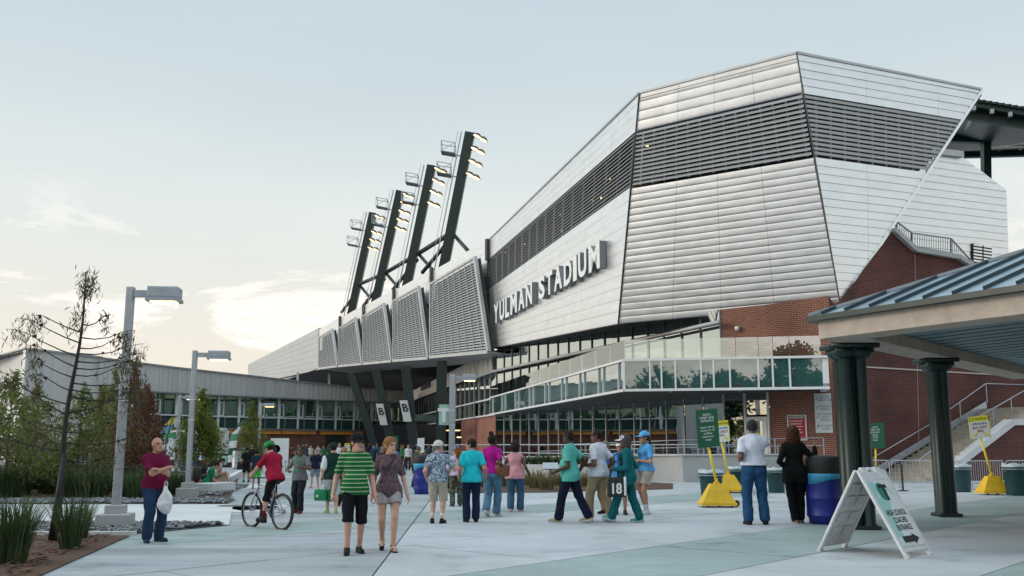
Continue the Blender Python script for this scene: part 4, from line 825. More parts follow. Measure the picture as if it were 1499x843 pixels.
# ================================================================== lamp posts
def lamp(name, base, zt, label, s=1.0, lit=True, armdir=A_(1, 0, 0), plinth=True, group='square steel lamp posts', arm=.75, head=(1.0, .55, .30), pw=.19, hy=0.0):
    t = thing('lamp_post', label, 'lamp post', base, group=group, world=True); b = np.array(base); ang = math.atan2(armdir[1], armdir[0])
    if plinth:
        p = mk('plinth', bbox(b[0], b[1], .15 * s, .62 * s, .62 * s, .30 * s, .03, R(8)), M['conc_wall'], t); mk('plinth_cap', bbox(b[0], b[1], .38 * s, .36 * s, .36 * s, .17 * s, .02, R(8)), M['conc_wall'], p)
    mk('pole', bbox(b[0], b[1], zt / 2, pw, pw, zt, .02), M['galv'], t)
    for z in (zt * .52, zt * .66): mk('band', box(b[0], b[1], z, pw + .02, pw + .02, .025), M['silver'], t)
    c = b + armdir * (pw / 2) + Z * (zt - .14); e = c + armdir * arm; mk('arm', beam(c, e, .11, .14), M['galv'], t)
    h = e + armdir * head[0] / 2 + Z * .02; hd = mk('lamp_head', bbox(*h, head[0], head[1], head[2], .03, ang), M['galv'], t)
    mk('head_rim', box(h[0], h[1], h[2] - head[2] / 2 - .03, head[0] + .04, head[1] + .04, .07, ang), M['galv'], hd)
    mk('lens', box(h[0], h[1], h[2] - head[2] / 2 - .07, head[0] * .8, head[1] * .75, .04, ang), M['lampwarm'] if lit else M['white'], hd)
    return t
lb1 = G(168, 774); lamp('l', lb1, P(190, 420, lb1[1])[2], 'large grey square lamp post beside the near mulch bed', 1.0, armdir=unit(A_(1, .12, 0)), arm=.30, head=(.62, .46, .24), pw=.15)
lb2 = G(274, 728); lamp('l', lb2, P(281, 513, lb2[1])[2], 'grey square lamp post beside the seated group', 1.0, armdir=unit(A_(1, .12, 0)), arm=.36, head=(.66, .46, .22), pw=.15)
lb3 = A_(*(P(257, 700, 60)[:2]), 0); lamp('l', lb3, P(257, 578, 60)[2], 'thin far lamp post in front of the green windows', .8, armdir=A_(1, 0, 0), arm=.3, head=(.9, .5, .2), pw=.2, plinth=False)
lb4 = G(661, 704); lamp('l', lb4, P(662, 548, lb4[1])[2], 'grey lamp post with hanging banner in front of the brick pier', .8, armdir=A_(1, 0, 0), arm=.35, head=(.62, .45, .22), pw=.27, plinth=False)
lb5 = A_(*(P(378, 680, 75)[:2]), 0); lamp('l', lb5, P(378, 590, 75)[2], 'slim far post behind the thin young tree', .8, armdir=A_(1, 0, 0), arm=.2, head=(.8, .4, .2), pw=.2, plinth=False)
kbk = thing('seat_block', 'pale concrete block beside the lamp post where the group sits', 'concrete block', G(308, 722), world=True); q = G(303, 722); mk('block', bbox(q[0] + .1, q[1] + .5, .17, .75, 1.6, .34, .02, R(-12)), M['conc_w'], kbk)
kbl = thing('seat_kerb', 'long low concrete kerb running behind the seated group', 'kerb', G(352, 698), world=True); mk('kerb_bar', prism([G(330, 706) + Z * 0, G(357, 692), G(361, 692), G(338, 708)], (0, 0, .28)), M['conc_w'], kbl)
# ================================================================== banners
def quad_o(name, pts, th, m, parent): return mk(name, prism(pts, th), m, parent)
ban = mat('white_banner', (.72, .73, .72), .7)
def gate_banner(px, py, d, lab):
    o = P(px, py, d); t = thing('gate_banner', lab, 'banner', o, group='hanging letter banners on the green legs', world=True)
    u, w = unit(P(px + 5, py + 24, d) - o), A_(1, 0, 0); hh = np.linalg.norm(P(px + 7, py + 31, d) - o)
    mk('cloth', prism([o - w * .42, o + w * .42, o + w * .42 + u * hh, o - w * .42 + u * hh], (0, .05, 0)), ban, t)
    mk('lettering', put(text_shape('B', 1.15, .01, .02), o + u * hh * .52 + A_(0, -.04, 0), w, -u), M['black'], t)
gate_banner(555.5, 591, 107.5, 'white hanging banner with a black B on the left green leg'); gate_banner(590.5, 586, 99, 'white hanging banner with a black B on the tall middle green leg')
o = A_(lb4[0], lb4[1], 0); zb = P(655, 622, lb4[1])[2]; lbn = thing('lamp_banner', 'white and green pennant hanging on the lamp post by the brick pier', 'banner', o + A_(-.16, 0, zb), world=True)
mk('cloth', prism([o + A_(-.62, 0, zb), o + A_(-.15, 0, zb), o + A_(-.15, 0, zb + .95), o + A_(-.62, 0, zb + .95)], (0, .03, 0)), mat('pale_green_cloth', (.35, .58, .48), .7), lbn)
mk('lettering', put(text_shape('T', .85, .008, .05), o + A_(-.39, -.02, zb + .16), A_(1, 0, 0), Z), M['white'], lbn)
# ================================================================== sandwich board
sw = G(1312, 820); A0, A1 = G(1307, 818), G(1356, 809.5); B0, B1_ = G(1202, 803), G(1246, 797)
sboard = thing('sandwich_board', 'white folding sandwich board sign with black arrow', 'sign', (A0 + B1_) / 2, world=True)
f_mid, b_mid = (A0 + A1) / 2, (B0 + B1_) / 2
fdir = unit(A1 - A0); bdir = unit(B1_ - B0)
tl_, tr2 = P(1283, 681, 14.75), P(1307, 679, 15.35)
zt_ = 1.33; topc = (f_mid + b_mid) / 2
WIDE = .66
ax_ = unit(A_(.72, .69, 0)); nf_ = unit(A_(ax_[1], -ax_[0], 0)); nf_ = nf_ if nf_[1] < 0 else -nf_
ctr = A_(5.62, 15.1, 0); half = .70
cF = G(1330, 816); cT = P(1286, 690, 15.0); 
def leaf(sign, name):
    """one leaf of the board in its own frame: x along the hinge, y up the leaf, z outwards"""
    L = 1.49; low = ctr + nf_ * half * sign; up_l = unit(ctr + Z * zt_ * .97 - low); n = unit(np.cross(ax_, up_l)); n = n if np.dot(n, nf_ * sign) > 0 else -n
    rx = ax_ if sign > 0 else -ax_
    return low, rx * 1.38, up_l * 1.10, n, L
plastic = mat('white_moulded_plastic', (.66, .68, .69), .5, noise=.12, scale=5, bump=.1, bscale=20); pl_grey = mat('shaded_ribs_plastic', (.60, .62, .63), .5)
for sgn in (1, -1):
    low, rx, ul, nn, L = leaf(sgn, '')
    fr_ = [put(bbox(x, y, 0, sx, sy, .045, .012), low, rx, ul, nn) for x, y, sx, sy in ((-.30, .66, .06, 1.28), (.30, .66, .06, 1.28), (0, .06 + .05, .56, .06), (0, 1.20, .56, .12), (-.16, 1.295, .13, .09), (.02, 1.295, .04, .09), (.16, 1.295, .13, .09))]
    lf = mk('board_leaf', join(*fr_), plastic, sboard)
    mk('leaf_foot', put(bbox(-.29, .02, 0, .07, .06, .06, .01), low, rx, ul, nn), plastic, lf); mk('leaf_foot', put(bbox(.29, .02, 0, .07, .06, .06, .01), low, rx, ul, nn), plastic, lf)
    mk('leaf_panel', put(box(0, .66, -.002, .56, 1.04, .018), low, rx, ul, nn), plastic, lf)
    if sgn < 0:
        for x in (-.135, .135):
            for y in (.32, .56, .82, 1.02): mk('moulded_rib', put(bbox(x, y, -.02, .22, .15, .02, .008), low, rx, ul, nn), pl_grey, lf)
low, rx, ul, nn, L = leaf(1, '')
def onb(sh): return put(sh, low + nn * .012, rx, ul, nn)
poster = mk('poster', onb(box(0, .65, 0, .535, .99, .006)), mat('poster_white', (.74, .77, .79), .5), sboard)
wash = mat('pale_teal_wash', (.36, .62, .60), .5); wash2 = mat('paler_teal_wash', (.55, .74, .73), .5)
mk('poster_wash', onb(prism([(-.265, .30, .0045), (-.10, .30, .0045), (-.10, .62, .0045), (.02, .80, .0045), (-.02, 1.0, .0045), (-.12, 1.10, .0045), (-.265, 1.13, .0045)], (0, 0, .001))), wash, poster)
mk('poster_wash', onb(prism([(-.265, .16, .0045), (-.12, .16, .0045), (-.13, .295, .0045), (-.265, .295, .0045)], (0, 0, .001))), wash2, poster)
mk('poster_wash', onb(prism([(-.22, .84, .0062), (-.05, .93, .0062), (.10, .98, .0062), (.20, .9, .0062), (.22, .97, .0062), (.05, 1.09, .0062), (-.12, 1.03, .0062)], (0, 0, .001))), wash2, poster)
emb = [(.105 * math.cos(a) - .035, .135 * math.sin(a) + .96, .0078) for a in np.linspace(.2, 5.6, 20)]
mk('emblem', onb(prism(emb, (0, 0, .001))), mat('emblem_green', (.02, .22, .16), .5), poster)
mk('emblem_letter', onb((lambda s: (s[0] + A_(.02, .84, .0095), s[1]))(text_shape('T', .31, 0, .045, .95))), M['black'], poster)
for tx, y in (('HIGH SCHOOL', .60), ('COACHES', .49), ('ENTRANCE', .38)): mk('lettering', onb((lambda s: (s[0] + A_(.015, y, .0095), s[1]))(text_shape(tx, .118, 0, .012, .60))), M['black'], poster)
mk('arrow', onb(prism([(-.17, .205, .008), (.08, .205, .008), (.08, .17, .008), (.22, .25, .008), (.08, .33, .008), (.08, .295, .008), (-.17, .295, .008)], (0, 0, .001))), M['black'], poster)
mk('lettering', onb((lambda s: (s[0] + A_(-.05, .165, .0095), s[1]))(text_shape('TU', .04, 0, .0))), M['galv'], poster)
# ================================================================== yellow weighted sign stands
yel = mat('yellow_plastic', (.78, .48, .02), .5, noise=.16, scale=3.5, bump=.15, bscale=12); yelp = mat('yellow_pole', (.78, .60, .03), .45); grn = mat('green_sign', (.012, .105, .05), .5)
def stand(base, zp, lean, label, kind, sw=.62, sh=.85, rz=0.0):
    t = thing('sign_stand', label, 'sign stand', base, rz, 'yellow weighted sign stands')
    mk('weighted_base', join(box(0, 0, .085, .94, .70, .07), box(0, 0, .36, .90, .66, .50, taper=.40), box(0, 0, .63, .14, .14, .06), lathe([(.045, .64), (.045, .76)], 10)), yel, t)
    for x, y in ((.36, -.22), (-.3, -.26), (.0, -.29)): w = mk('caster', xf(lathe([(.05, -.02), (.055, 0), (.05, .02)], 12), Matrix.Translation((x, y, .055)) @ Matrix.Rotation(R(90), 4, 'Y')), M['black'], t)
    mk('wheel', xf(lathe([(.02, -.03), (.085, -.03), (.09, 0), (.085, .03), (.02, .03)], 16), Matrix.Translation((.52, 0, .09)) @ Matrix.Rotation(R(90), 4, 'X')), M['black'], t)
    top = A_(lean, 0, zp); mk('pole', tube([(0, 0, .64), tuple(top)], .035, 10), yelp, t, True)
    c = top + A_(0, -.05, sh / 2 - .12); up = unit(A_(lean * .35, 0, zp))
    rgt = unit(np.cross(up, A_(0, 1, 0))) * 1.0; rgt = rgt if rgt[0] > 0 else -rgt; rgt = unit(rgt + A_(0, 0, .06))
    o = lambda s, z=0.0: (lambda v: (v[0], v[1]))(put((np.asarray(s[0]) + A_(0, 0, z), s[1]), c, rgt, up, A_(0, -1, 0)))
    if kind == 'gate':
        b_ = mk('sign_panel', o(box(0, 0, 0, sw, sh, .02)), grn, t)
        for i, (tx, hz) in enumerate((('GATE A', .085), ('STREET LEVEL', .085), ('ENTRANCE:', .085), ('', 0), ('Sections 109-125,', .07), ('Sections 101, 151', .07), ('and Mullen', .07), ("Letterwinners'", .07), ('Lounge', .07))):
            if tx: mk('lettering', o((lambda s: (s[0] + A_(0, sh * .33 - i * .083, 0), s[1]))(text_shape(tx, hz, 0, .012, .78)), .013), M['white'], b_)
        mk('hook', o(tube([(0, sh / 2, 0), (.01, sh / 2 + .04, 0), (-.01, sh / 2 + .05, 0)], .008, 6)), M['galv'], b_)
    elif kind == 'attention':
        b_ = mk('sign_panel', o(box(0, 0, 0, sw, sh, .02)), mat('white_sign', (.74, .75, .74), .5), t); ye = mat('sign_yellow', (.80, .68, .03), .5); red = mat('sign_maroon', (.25, .02, .08), .5); nav = mat('sign_navy', (.03, .04, .18), .5)
        mk('sign_border', join(o(box(0, sh / 2 - .09, .0115, sw, .18, .002)), o(box(-sw / 2 + .02, 0, .0115, .03, sh, .002)), o(box(sw / 2 - .02, 0, .0115, .03, sh, .002))), ye, b_)
        for tx, y, hz, m_ in (('ATTENTION', sh / 2 - .14, .12, M['black']), ('APPROACHING', sh / 2 - .29, .095, nav), ('BAG CHECK', sh / 2 - .42, .115, red), ('AREA', sh / 2 - .54, .115, red)): mk('lettering', o((lambda s: (s[0] + A_(0, y, 0), s[1]))(text_shape(tx, hz, 0, .02, .78)), .014), m_, b_)
        for sx_ in (-1, 1): mk('arrow', o(prism([(sx_ * .06, -sh * .20, .0115), (sx_ * .10, -sh * .18, .0115), (sx_ * .19, -sh * .33, .0115), (sx_ * .22, -sh * .30, .0115), (sx_ * .23, -sh * .42, .0115), (sx_ * .11, -sh * .39, .0115), (sx_ * .145, -sh * .365, .0115)], (0, 0, .002))), ye, b_)
    else:
        b_ = mk('sign_panel', o(box(0, 0, 0, sw, sh, .02)), grn if kind == 'green' else M['white'], t)
        if kind == 'green':
            for i in range(6): mk('lettering', o((lambda s: (s[0] + A_(0, sh * .3 - i * .1, 0), s[1]))(text_shape(('GATE B', 'STREET LEVEL', 'ENTRANCE:', 'Sections', '109-125', 'Lounge')[i], .085, 0, .012, .8)), .013), M['white'], b_)
    return t
q = G(1050, 742); stand(q, P(1042, 648, q[1])[2], -.20, 'yellow weighted stand with tall green Gate A sign beside the man in white', 'gate', .60, 1.02)
q = G(1067, 721); stand(q, P(1058, 642, q[1])[2], -.22, 'yellow weighted stand with attention sign half hidden behind the green Gate A sign', 'attention', .62, .74)
q = G(1454, 724); stand(q, P(1441, 636, q[1])[2], -.30, 'yellow weighted stand with attention sign in front of the steps', 'attention', .70, .74)
q = G(1181, 724); stand(q, P(1180, 690, q[1])[2] - .0, .0, 'yellow weighted stand half hidden between the woman in black and the blue barrel', 'plain', .3, .3)
q = G(1284, 712); stand(q, P(1286, 652, q[1])[2], .03, 'yellow weighted stand with green sign behind the clustered column', 'green', .75, 1.02)
q = A_(*(P(574, 690, 62)[:2]), 0); stand(q, P(575, 655, 62)[2], .02, 'far yellow stand with green gate sign behind the woman in mauve', 'green', .68, .85)
q = A_(*(P(615, 690, 55)[:2]), 0); stand(q, P(615, 660, 55)[2], .02, 'far yellow stand with a blank white sign left of the man in the white hat', 'plain', .40, .85)
q = A_(*(P(507, 690, 78)[:2]), 0); stand(q, P(507, 660, 78)[2], .02, 'far yellow stand with attention sign seen over the crowd', 'attention', .5, .74)
# ================================================================== bins
blue = mat('blue_steel', (.008, .022, .22), .42, noise=.22, scale=4, bump=.12, bscale=9); liner = mat('cyan_bag_film', (.06, .36, .60), .3, noise=.2, scale=9, bump=.6, bscale=18); teal = mat('dark_teal_plastic', (.016, .065, .078), .5, noise=.25, scale=5)
def barrel(base, label, r=.36, h=1.02, dome=.42):
    t = thing('trash_barrel', label, 'trash barrel', base)
    mk('drum', lathe([(r * .90, 0), (r * .9, .10), (r, .16), (r * 1.02, .17), (r, .19), (r, h * .5), (r * 1.02, h * .51), (r, h * .53), (r, h - .02), (r * 1.03, h)], 32), blue, t, True)
    v, f = lathe([(r * 1.02, h - .10), (r * 1.05, h - .02), (r * 1.02, h + .02), (r * .8, h + .02)], 32); a = np.arctan2(v[:, 1], v[:, 0]); v[:32, 2] += .08 * np.sin(a[:32] * 1.0 + 1.2) + .03 * np.sin(a[:32] * 3); mk('bag_liner', (v, f), liner, t, True)
    mk('lid', lathe([(r * .97, h), (r * 1.0, h + .04), (r * 1.0, h + dome * .75), (r * .9, h + dome * .93), (r * .6, h + dome), (0, h + dome)], 32), M['black'], t, True)
    return t
barrel(G(1211, 766), 'big blue trash barrel with black lid under the clustered column', .41, 1.03, .40)
barrel(A_(*G(618, 723)[:2], 0), 'blue trash barrel with cyan liner left of the man in the white hat', .30, 1.0, .32)
barrel(A_(*(P(275, 684, 62)[:2]), 0), 'far blue barrel beside the food trailer', .50, 1.6, .1); barrel(A_(*(P(360, 678, 75)[:2]), 0), 'far blue barrel beside the silver drum', .42, 1.4, .1)
kg = thing('silver_drum', 'silver ribbed drum bin with dark top near the feather flag', 'drum', A_(*(P(348, 690, 66)[:2]), 0)); mk('drum', lathe([(.4, 0), (.42, .1), (.4, .2), (.42, .5), (.4, .6), (.42, .9), (.4, 1.2), (.40, 1.25)], 20), M['galv'], kg, True); mk('lid', lathe([(.42, 1.25), (.42, 1.33), (0, 1.4)], 20), M['black'], kg, True)
film = mat('clear_bag_film', (.50, .58, .62), .25, noise=.2, scale=10, bump=.7, bscale=16)
def bin_(base, label, s=1.0):
    t = thing('trash_can', label, 'trash can', base, random.uniform(0, 1), 'teal plastic trash cans'); t.scale = (s, s, s)
    mk('can', lathe([(.26, 0), (.27, .03), (.31, .72), (.35, .73), (.35, .77), (.31, .78)], 24), teal, t, True)
    v, f = lathe([(.33, .70), (.345, .79), (.33, .86), (.26, .80), (0, .6)], 24); v[24:72, 2] += .03 * np.sin(np.arange(48) * 1.7); mk('bag_liner', (v, f), film, t, True); mk('handle', join(box(.36, 0, .66, .05, .12, .03), box(-.36, 0, .66, .05, .12, .03)), teal, t)
bin_(G(1042, 735), 'teal trash can behind the pole of the Gate A sign', 1.08); bin_(G(1078, 718), 'teal trash can behind the left hip of the man in white', 1.0); bin_(G(1137, 721), 'teal trash can between the man in white and the woman in black', 1.0)
bin_(G(1408, 720), 'teal trash can just behind the right canopy column', 1.12); bin_(G(1489, 725), 'teal trash can at the right edge beside the attention sign', 1.2); bin_(A_(*(P(186, 686, 62)[:2]), 0), 'far teal trash can seen right of the near lamp post', 1.5)
# ================================================================== crowd barriers
def barrier(a, b, label):
    a, b = np.array(a), np.array(b); t = thing('crowd_barrier', label, 'barrier', (a + b) / 2, group='steel crowd barriers before the steps', world=True)
    d = unit(b - a); L = np.linalg.norm(b - a); z0, z1 = .22, 1.05
    c = [a + d * .08 + Z * (z1), b - d * .08 + Z * z1, b - d * .02 + Z * (z1 - .05), b + Z * (z1 - .14), b + Z * z0, a + Z * z0, a + Z * (z1 - .14), a + d * .02 + Z * (z1 - .05)]
    mk('frame', tube(c, .021, 6, True), M['galv'], t, True)
    nb = int(L / .125)
    for i in range(1, nb): q = a + d * L * i / nb; mk('bar', tube([q + Z * z0, q + Z * z1], .010, 5), M['galv'], t)
    n = A_(-d[1], d[0], 0)
    for q in (a + d * .25, b - d * .25): mk('foot', join(tube([q + Z * z0, q + Z * .03], .02, 6), tube([q - n * .28 + Z * .02, q + n * .28 + Z * .02], .02, 6)), M['galv'], t)
ba = [G(1252, 712.5), G(1303, 713.5), G(1381, 714.5), G(1391, 714.5)]
barrier(G(1258, 713), G(1304, 714), 'crowd barrier mostly hidden behind the clustered column'); barrier(G(1307, 714), G(1393, 715.5), 'crowd barrier standing between the two canopy columns')
barrier(G(1399, 716), G(1415, 717), 'short end of a crowd barrier right beside the right column'); barrier(G(1417.5, 717), G(1472, 715), 'crowd barrier right behind the attention sign'); barrier(G(1475.5, 715), G(1530, 715), 'crowd barrier cut by the right edge')
barrier(G(1108, 708), G(1160, 708), 'crowd barrier between the man in white and the woman in black')
rpst = thing('queue_post', 'slim black queue post in front of the lowest steps', 'post', G(1322, 719)); mk('pole', tube([(0, 0, 0), (0, 0, .95)], .035, 10), M['black'], rpst); mk('foot', lathe([(.2, 0), (.18, .03), (.04, .05)], 16), M['black'], rpst)
# ================================================================== panels fixed to the brick
def wall_panel(nm, lab, o, right, n, w, h, m, lines, cat='sign'):
    t = thing(nm, lab, cat, o, world=True); up = Z
    mk('panel', put(box(0, 0, .02, w, h, .04), o, right, up, n), m, t)
    for tx, x, y, hz, mm in lines: mk('lettering', put((lambda s: (s[0] + A_(x, y, .043), s[1]))(text_shape(tx, hz, 0, .01, .8)), o, right, up, n), mm, t)
    return t
PBL = (K0, bn); ldir = unit(K0 - M1)
txt = mat('grey_lettering', (.16, .18, .19), .6); sil = mat('pale_sign_sheet', (.60, .63, .64), .5)
o = hit(1205.5, 604.5, PBL, .02); h_ = (hit(1205, 576, PBL)[2] - hit(1205, 634, PBL)[2]); w_ = np.linalg.norm(hit(1193, 604, PBL) - hit(1218, 604, PBL))
for nm, oo, rr, nn2, lab in (('directory_sign', o, ldir, bn, 'tall pale directory sign on the brick left of the corner'), ('directory_sign', hit(1237, 604.5, PK, .02), kd, kn, 'bluish directory sign on the brick right of the corner, half behind the column')):
    t = wall_panel(nm, lab, oo, rr, nn2, w_, h_, sil, [('GLAZER\nFAMILY CLUB', .1 * w_, h_ * .36, .14, txt), ('WESTFELDT\nTERRACE', .1 * w_, h_ * .13, .14, txt), ('NEW ORLEANS\nSAINTS\nPAVILION', .1 * w_, -h_ * .11, .14, txt), ('MULTI-PURPOSE\nROOM', .1 * w_, -h_ * .36, .14, txt)])
    for y in (.36, .13, -.11, -.36): mk('arrow', put(prism([(-.42 * w_, h_ * y - .05, .042), (-.36 * w_, h_ * y + .05, .042), (-.30 * w_, h_ * y + .09, .042), (-.31 * w_, h_ * y - .04, .042), (-.345 * w_, h_ * y + .02, .042), (-.40 * w_, h_ * y - .07, .042)], (0, 0, .003)), oo, rr, Z, nn2), txt, t)
o = hit(1167, 626, PBL, .03); h_ = hit(1165, 608, PBL)[2] - hit(1165, 645, PBL)[2]; w_ = np.linalg.norm(hit(1153, 626, PBL) - hit(1181, 626, PBL)); redm = mat('notice_red', (.42, .02, .04), .5)
t = wall_panel('notice_board', 'red notice board with white frame on the brick behind the woman in black', o, ldir, bn, w_, h_, M['white'], [])
mk('notice', put(box(0, -.05 * h_, .042, w_ * .88, h_ * .82, .004), o, ldir, Z, bn), redm, t); mk('notice_header', put(box(0, h_ * .42, .042, w_ * .9, h_ * .11, .004), o, ldir, Z, bn), txt, t)
mk('lettering', put((lambda s: (s[0] + A_(0, h_ * .385, .047), s[1]))(text_shape('PROHIBITED ITEMS', .10, 0, .01, .8)), o, ldir, Z, bn), M['white'], t)
for i in range(5): mk('notice_line', put(box(-.05, h_ * (.26 - .11 * i), .046, w_ * (.7, .6, .72, .5, .64)[i], .03, .003), o, ldir, Z, bn), M['white'], t)
# ================================================================== food trailer, flags and cooler at the far left
tb = A_(*(P(290, 670, 72)[:2]), 0); tx_ = 72 / 1380 * 1.0
ft_ = thing('food_trailer', 'white food trailer with open serving hatch in front of the brick base', 'trailer', tb)
ww = 5.2
mk('body', bbox(-.2, 0, 1.55, ww * .82, 2.2, 2.3, .06), M['white'], ft_); mk('hatch', bbox(-.75, -1.11, 1.95, 1.5, .05, 1.0, .01), M['dark'], ft_); mk('counter', bbox(-.75, -1.3, 1.35, 1.9, .4, .06, .01), M['galv'], ft_)
mk('stripe', bbox(-1.75, -1.12, 2.35, .9, .04, .4, .01), mat('stripe_green', (.03, .25, .10), .5), ft_); mk('skirt', bbox(0, -1.05, .3, ww * .95, .1, .5, .01), M['black'], ft_)
mk('panel_green', bbox(1.35, -1.13, .9, .9, .04, .7, .01), mat('panel_green', (.02, .13, .06), .5), ft_); mk('panel_blue', bbox(.75, -1.13, .95, .3, .04, .6, .01), mat('panel_blue', (.03, .2, .5), .5), ft_); mk('awning', bbox(1.5, -.9, 2.75, 1.4, 1.2, .25, .06), mat('pale_green_awning', (.5, .66, .58), .6), ft_)
mk('panel_white', bbox(-1.75, -1.13, 1.3, .8, .04, 1.5, .01), mat('panel_pale', (.6, .66, .68), .5), ft_)
for x in (-1.2, 1.0): mk('wheel', xf(lathe([(.1, -.1), (.33, -.1), (.34, 0), (.33, .1), (.1, .1)], 16), Matrix.Translation((x, -1.05, .34)) @ Matrix.Rotation(R(90), 4, 'X')), M['black'], ft_)
bx_ = thing('cooler_box', 'black cooler box with pale green T mark beside the food trailer', 'box', A_(*(P(332, 677, 71)[:2]), 0)); mk('box', bbox(0, 0, .5, 1.0, .7, 1.0, .03), M['black'], bx_); mk('mark', put(text_shape('T', .8, .005, .06), A_(0, -.37, .25), A_(1, 0, 0), Z), mat('mark_green', (.3, .6, .45), .5), bx_)
def feather(px, d, ztop, lab, cols, ld=.5):
    b = A_(*(P(px, 680, d)[:2]), 0); t = thing('feather_flag', lab, 'flag', b); mk('pole', tube([(0, 0, 0), (.05, 0, ztop * .6), (ld * .6, 0, ztop * .97), (ld, 0, ztop)], .03, 6), M['black'], t)
    z = np.linspace(.5, ztop, 7); e = [.05 + (ld - .05) * max(0, (q / ztop - .45) / .55) ** 1.6 for q in z]
    for i in range(6): mk('cloth', prism([(e[i], 0, z[i]), (e[i] - .62 * (1 if i < 5 else .8), 0, z[i] - .06), (e[i + 1] - (.62 if i < 4 else .25), 0, z[i + 1] - .06), (e[i + 1], 0, z[i + 1])], (0, .03, 0)), cols[i % len(cols)], t)
cA = [mat('flag_blue', (.12, .38, .52), .7), mat('flag_yellow', (.6, .5, .1), .7), mat('flag_white', (.65, .68, .68), .7), mat('flag_green', (.1, .4, .2), .7)]; cB = [M['white'], mat('flag_dark_green', (.015, .10, .06), .7), M['white'], mat('flag_mid_green', (.10, .32, .2), .7)]
feather(240, 52, 3.2, 'multicoloured feather flag right of the bald man', cA, .55); feather(345, 66, 3.4, 'white and green feather flag beside the silver drum', cB, .55)
bo = thing('easel_board', 'white board with green round mark behind the cyclist', 'board', A_(*(P(408, 690, 60)[:2]), 0)); mk('board', bbox(0, 0, 1.35, 1.15, .05, 1.4, .01), M['white'], bo); mk('legs', join(tube([(-.4, 0, 0), (-.4, 0, .7)], .03, 6), tube([(.4, 0, 0), (.4, 0, .7)], .03, 6)), M['galv'], bo); mk('mark', xf(lathe([(.25, 0), (.14, 0)], 20), Matrix.Translation((-.2, -.035, 1.4)) @ Matrix.Rotation(R(90), 4, 'X')), mat('mark_bright_green', (.05, .45, .12), .5), bo)
dsk = thing('display_panel', 'slanted metal display panel among the grasses before the terrace wall', 'display panel', G(806, 712)); mk('post', tube([(0, 0, 0), (0, .1, .75)], .05, 8), M['dkgrey'], dsk); mk('panel', xf(bbox(0, 0, 0, .62, .42, .05, .01), Matrix.Translation((0, .1, .80)) @ Matrix.Rotation(R(35), 4, 'X')), M['galv'], dsk)
# ================================================================== planting
def leafmat(name, c1, c2, trans=.25):
    m = bpy.data.materials.new(name); m.use_nodes = True; t = m.node_tree; b = t.nodes['Principled BSDF']; b.inputs['Roughness'].default_value = .65
    oi = t.nodes.new('ShaderNodeNewGeometry'); r = t.nodes.new('ShaderNodeValToRGB'); t.links.new(oi.outputs['Random Per Island'], r.inputs[0])
    r.color_ramp.elements[0].color = (*c1, 1); r.color_ramp.elements[1].color = (*c2, 1); t.links.new(r.outputs[0], b.inputs['Base Color'])
    tr = t.nodes.new('ShaderNodeBsdfTranslucent'); t.links.new(r.outputs[0], tr.inputs[0]); mx = t.nodes.new('ShaderNodeMixShader'); mx.inputs[0].default_value = trans
    o = t.nodes['Material Output']; t.links.new(b.outputs[0], mx.inputs[1]); t.links.new(tr.outputs[0], mx.inputs[2]); t.links.new(mx.outputs[0], o.inputs[0]); return m
L_green = leafmat('cypress_green', (.11, .17, .045), (.27, .32, .09), .45); L_olive = leafmat('cypress_olive', (.14, .16, .045), (.31, .29, .09), .45); L_brown = leafmat('cypress_russet', (.10, .045, .028), (.22, .10, .05), .35); L_dry = leafmat('dry_tassel', (.05, .05, .022), (.14, .12, .05))
L_grass = leafmat('reed_green', (.03, .065, .022), (.085, .13, .045)); L_straw = leafmat('straw_grass', (.10, .12, .04), (.30, .25, .13)); L_oak = leafmat('oak_green', (.012, .032, .016), (.04, .075, .03)); L_yel = leafmat('yellow_green', (.12, .17, .03), (.26, .30, .06), .42)
bark = mat('grey_bark', (.10, .085, .07), .9, noise=.35, scale=8, bump=.5, bscale=30); bark_d = mat('dark_bark', (.035, .03, .026), .9, noise=.3, scale=10)
def leaves(C, size, asp, droop, rng, twist=1.0):
    """many small leaf blades: C centres (n,3); each a bent two-triangle blade"""
    n = len(C); d = rng.normal(0, 1, (n, 3)); d[:, 2] = d[:, 2] * (1 - droop) - droop * 1.6; d /= np.linalg.norm(d, axis=1)[:, None]
    w = rng.normal(0, 1, (n, 3)); w -= d * (w * d).sum(1)[:, None]; w /= np.linalg.norm(w, axis=1)[:, None] + 1e-9
    L = size * rng.uniform(.6, 1.35, (n, 1)); a = C - d * L * .5; b = C + d * L * .5; h = w * L * asp
    nn = np.cross(d, w) * L * .12
    V_ = np.stack([a, C + h + nn, b, C - h + nn], 1).reshape(-1, 3); i = np.arange(n)[:, None] * 4
    return V_, (i + np.array([[0, 1, 2, 3]]))
def bulk(name, V_, F_, m, parent, smooth=False):
    me = bpy.data.meshes.new(name); V_ = np.asarray(V_, np.float32); F_ = np.asarray(F_, np.int32); k = F_.shape[1]
    off = OFF.get(parent.name) if parent else None
    if off is not None: V_ = (V_ - off).astype(np.float32)
    me.vertices.add(len(V_)); me.vertices.foreach_set('co', V_.ravel()); me.loops.add(F_.size); me.loops.foreach_set('vertex_index', F_.ravel()); me.polygons.add(len(F_)); me.polygons.foreach_set('loop_start', np.arange(0, F_.size, k, dtype=np.int32))
    if smooth: me.polygons.foreach_set('use_smooth', np.ones(len(F_), bool))
    me.update(calc_edges=True); me.materials.append(m); o = bpy.data.objects.new(name, me); COL.objects.link(o); o.parent = parent; return o
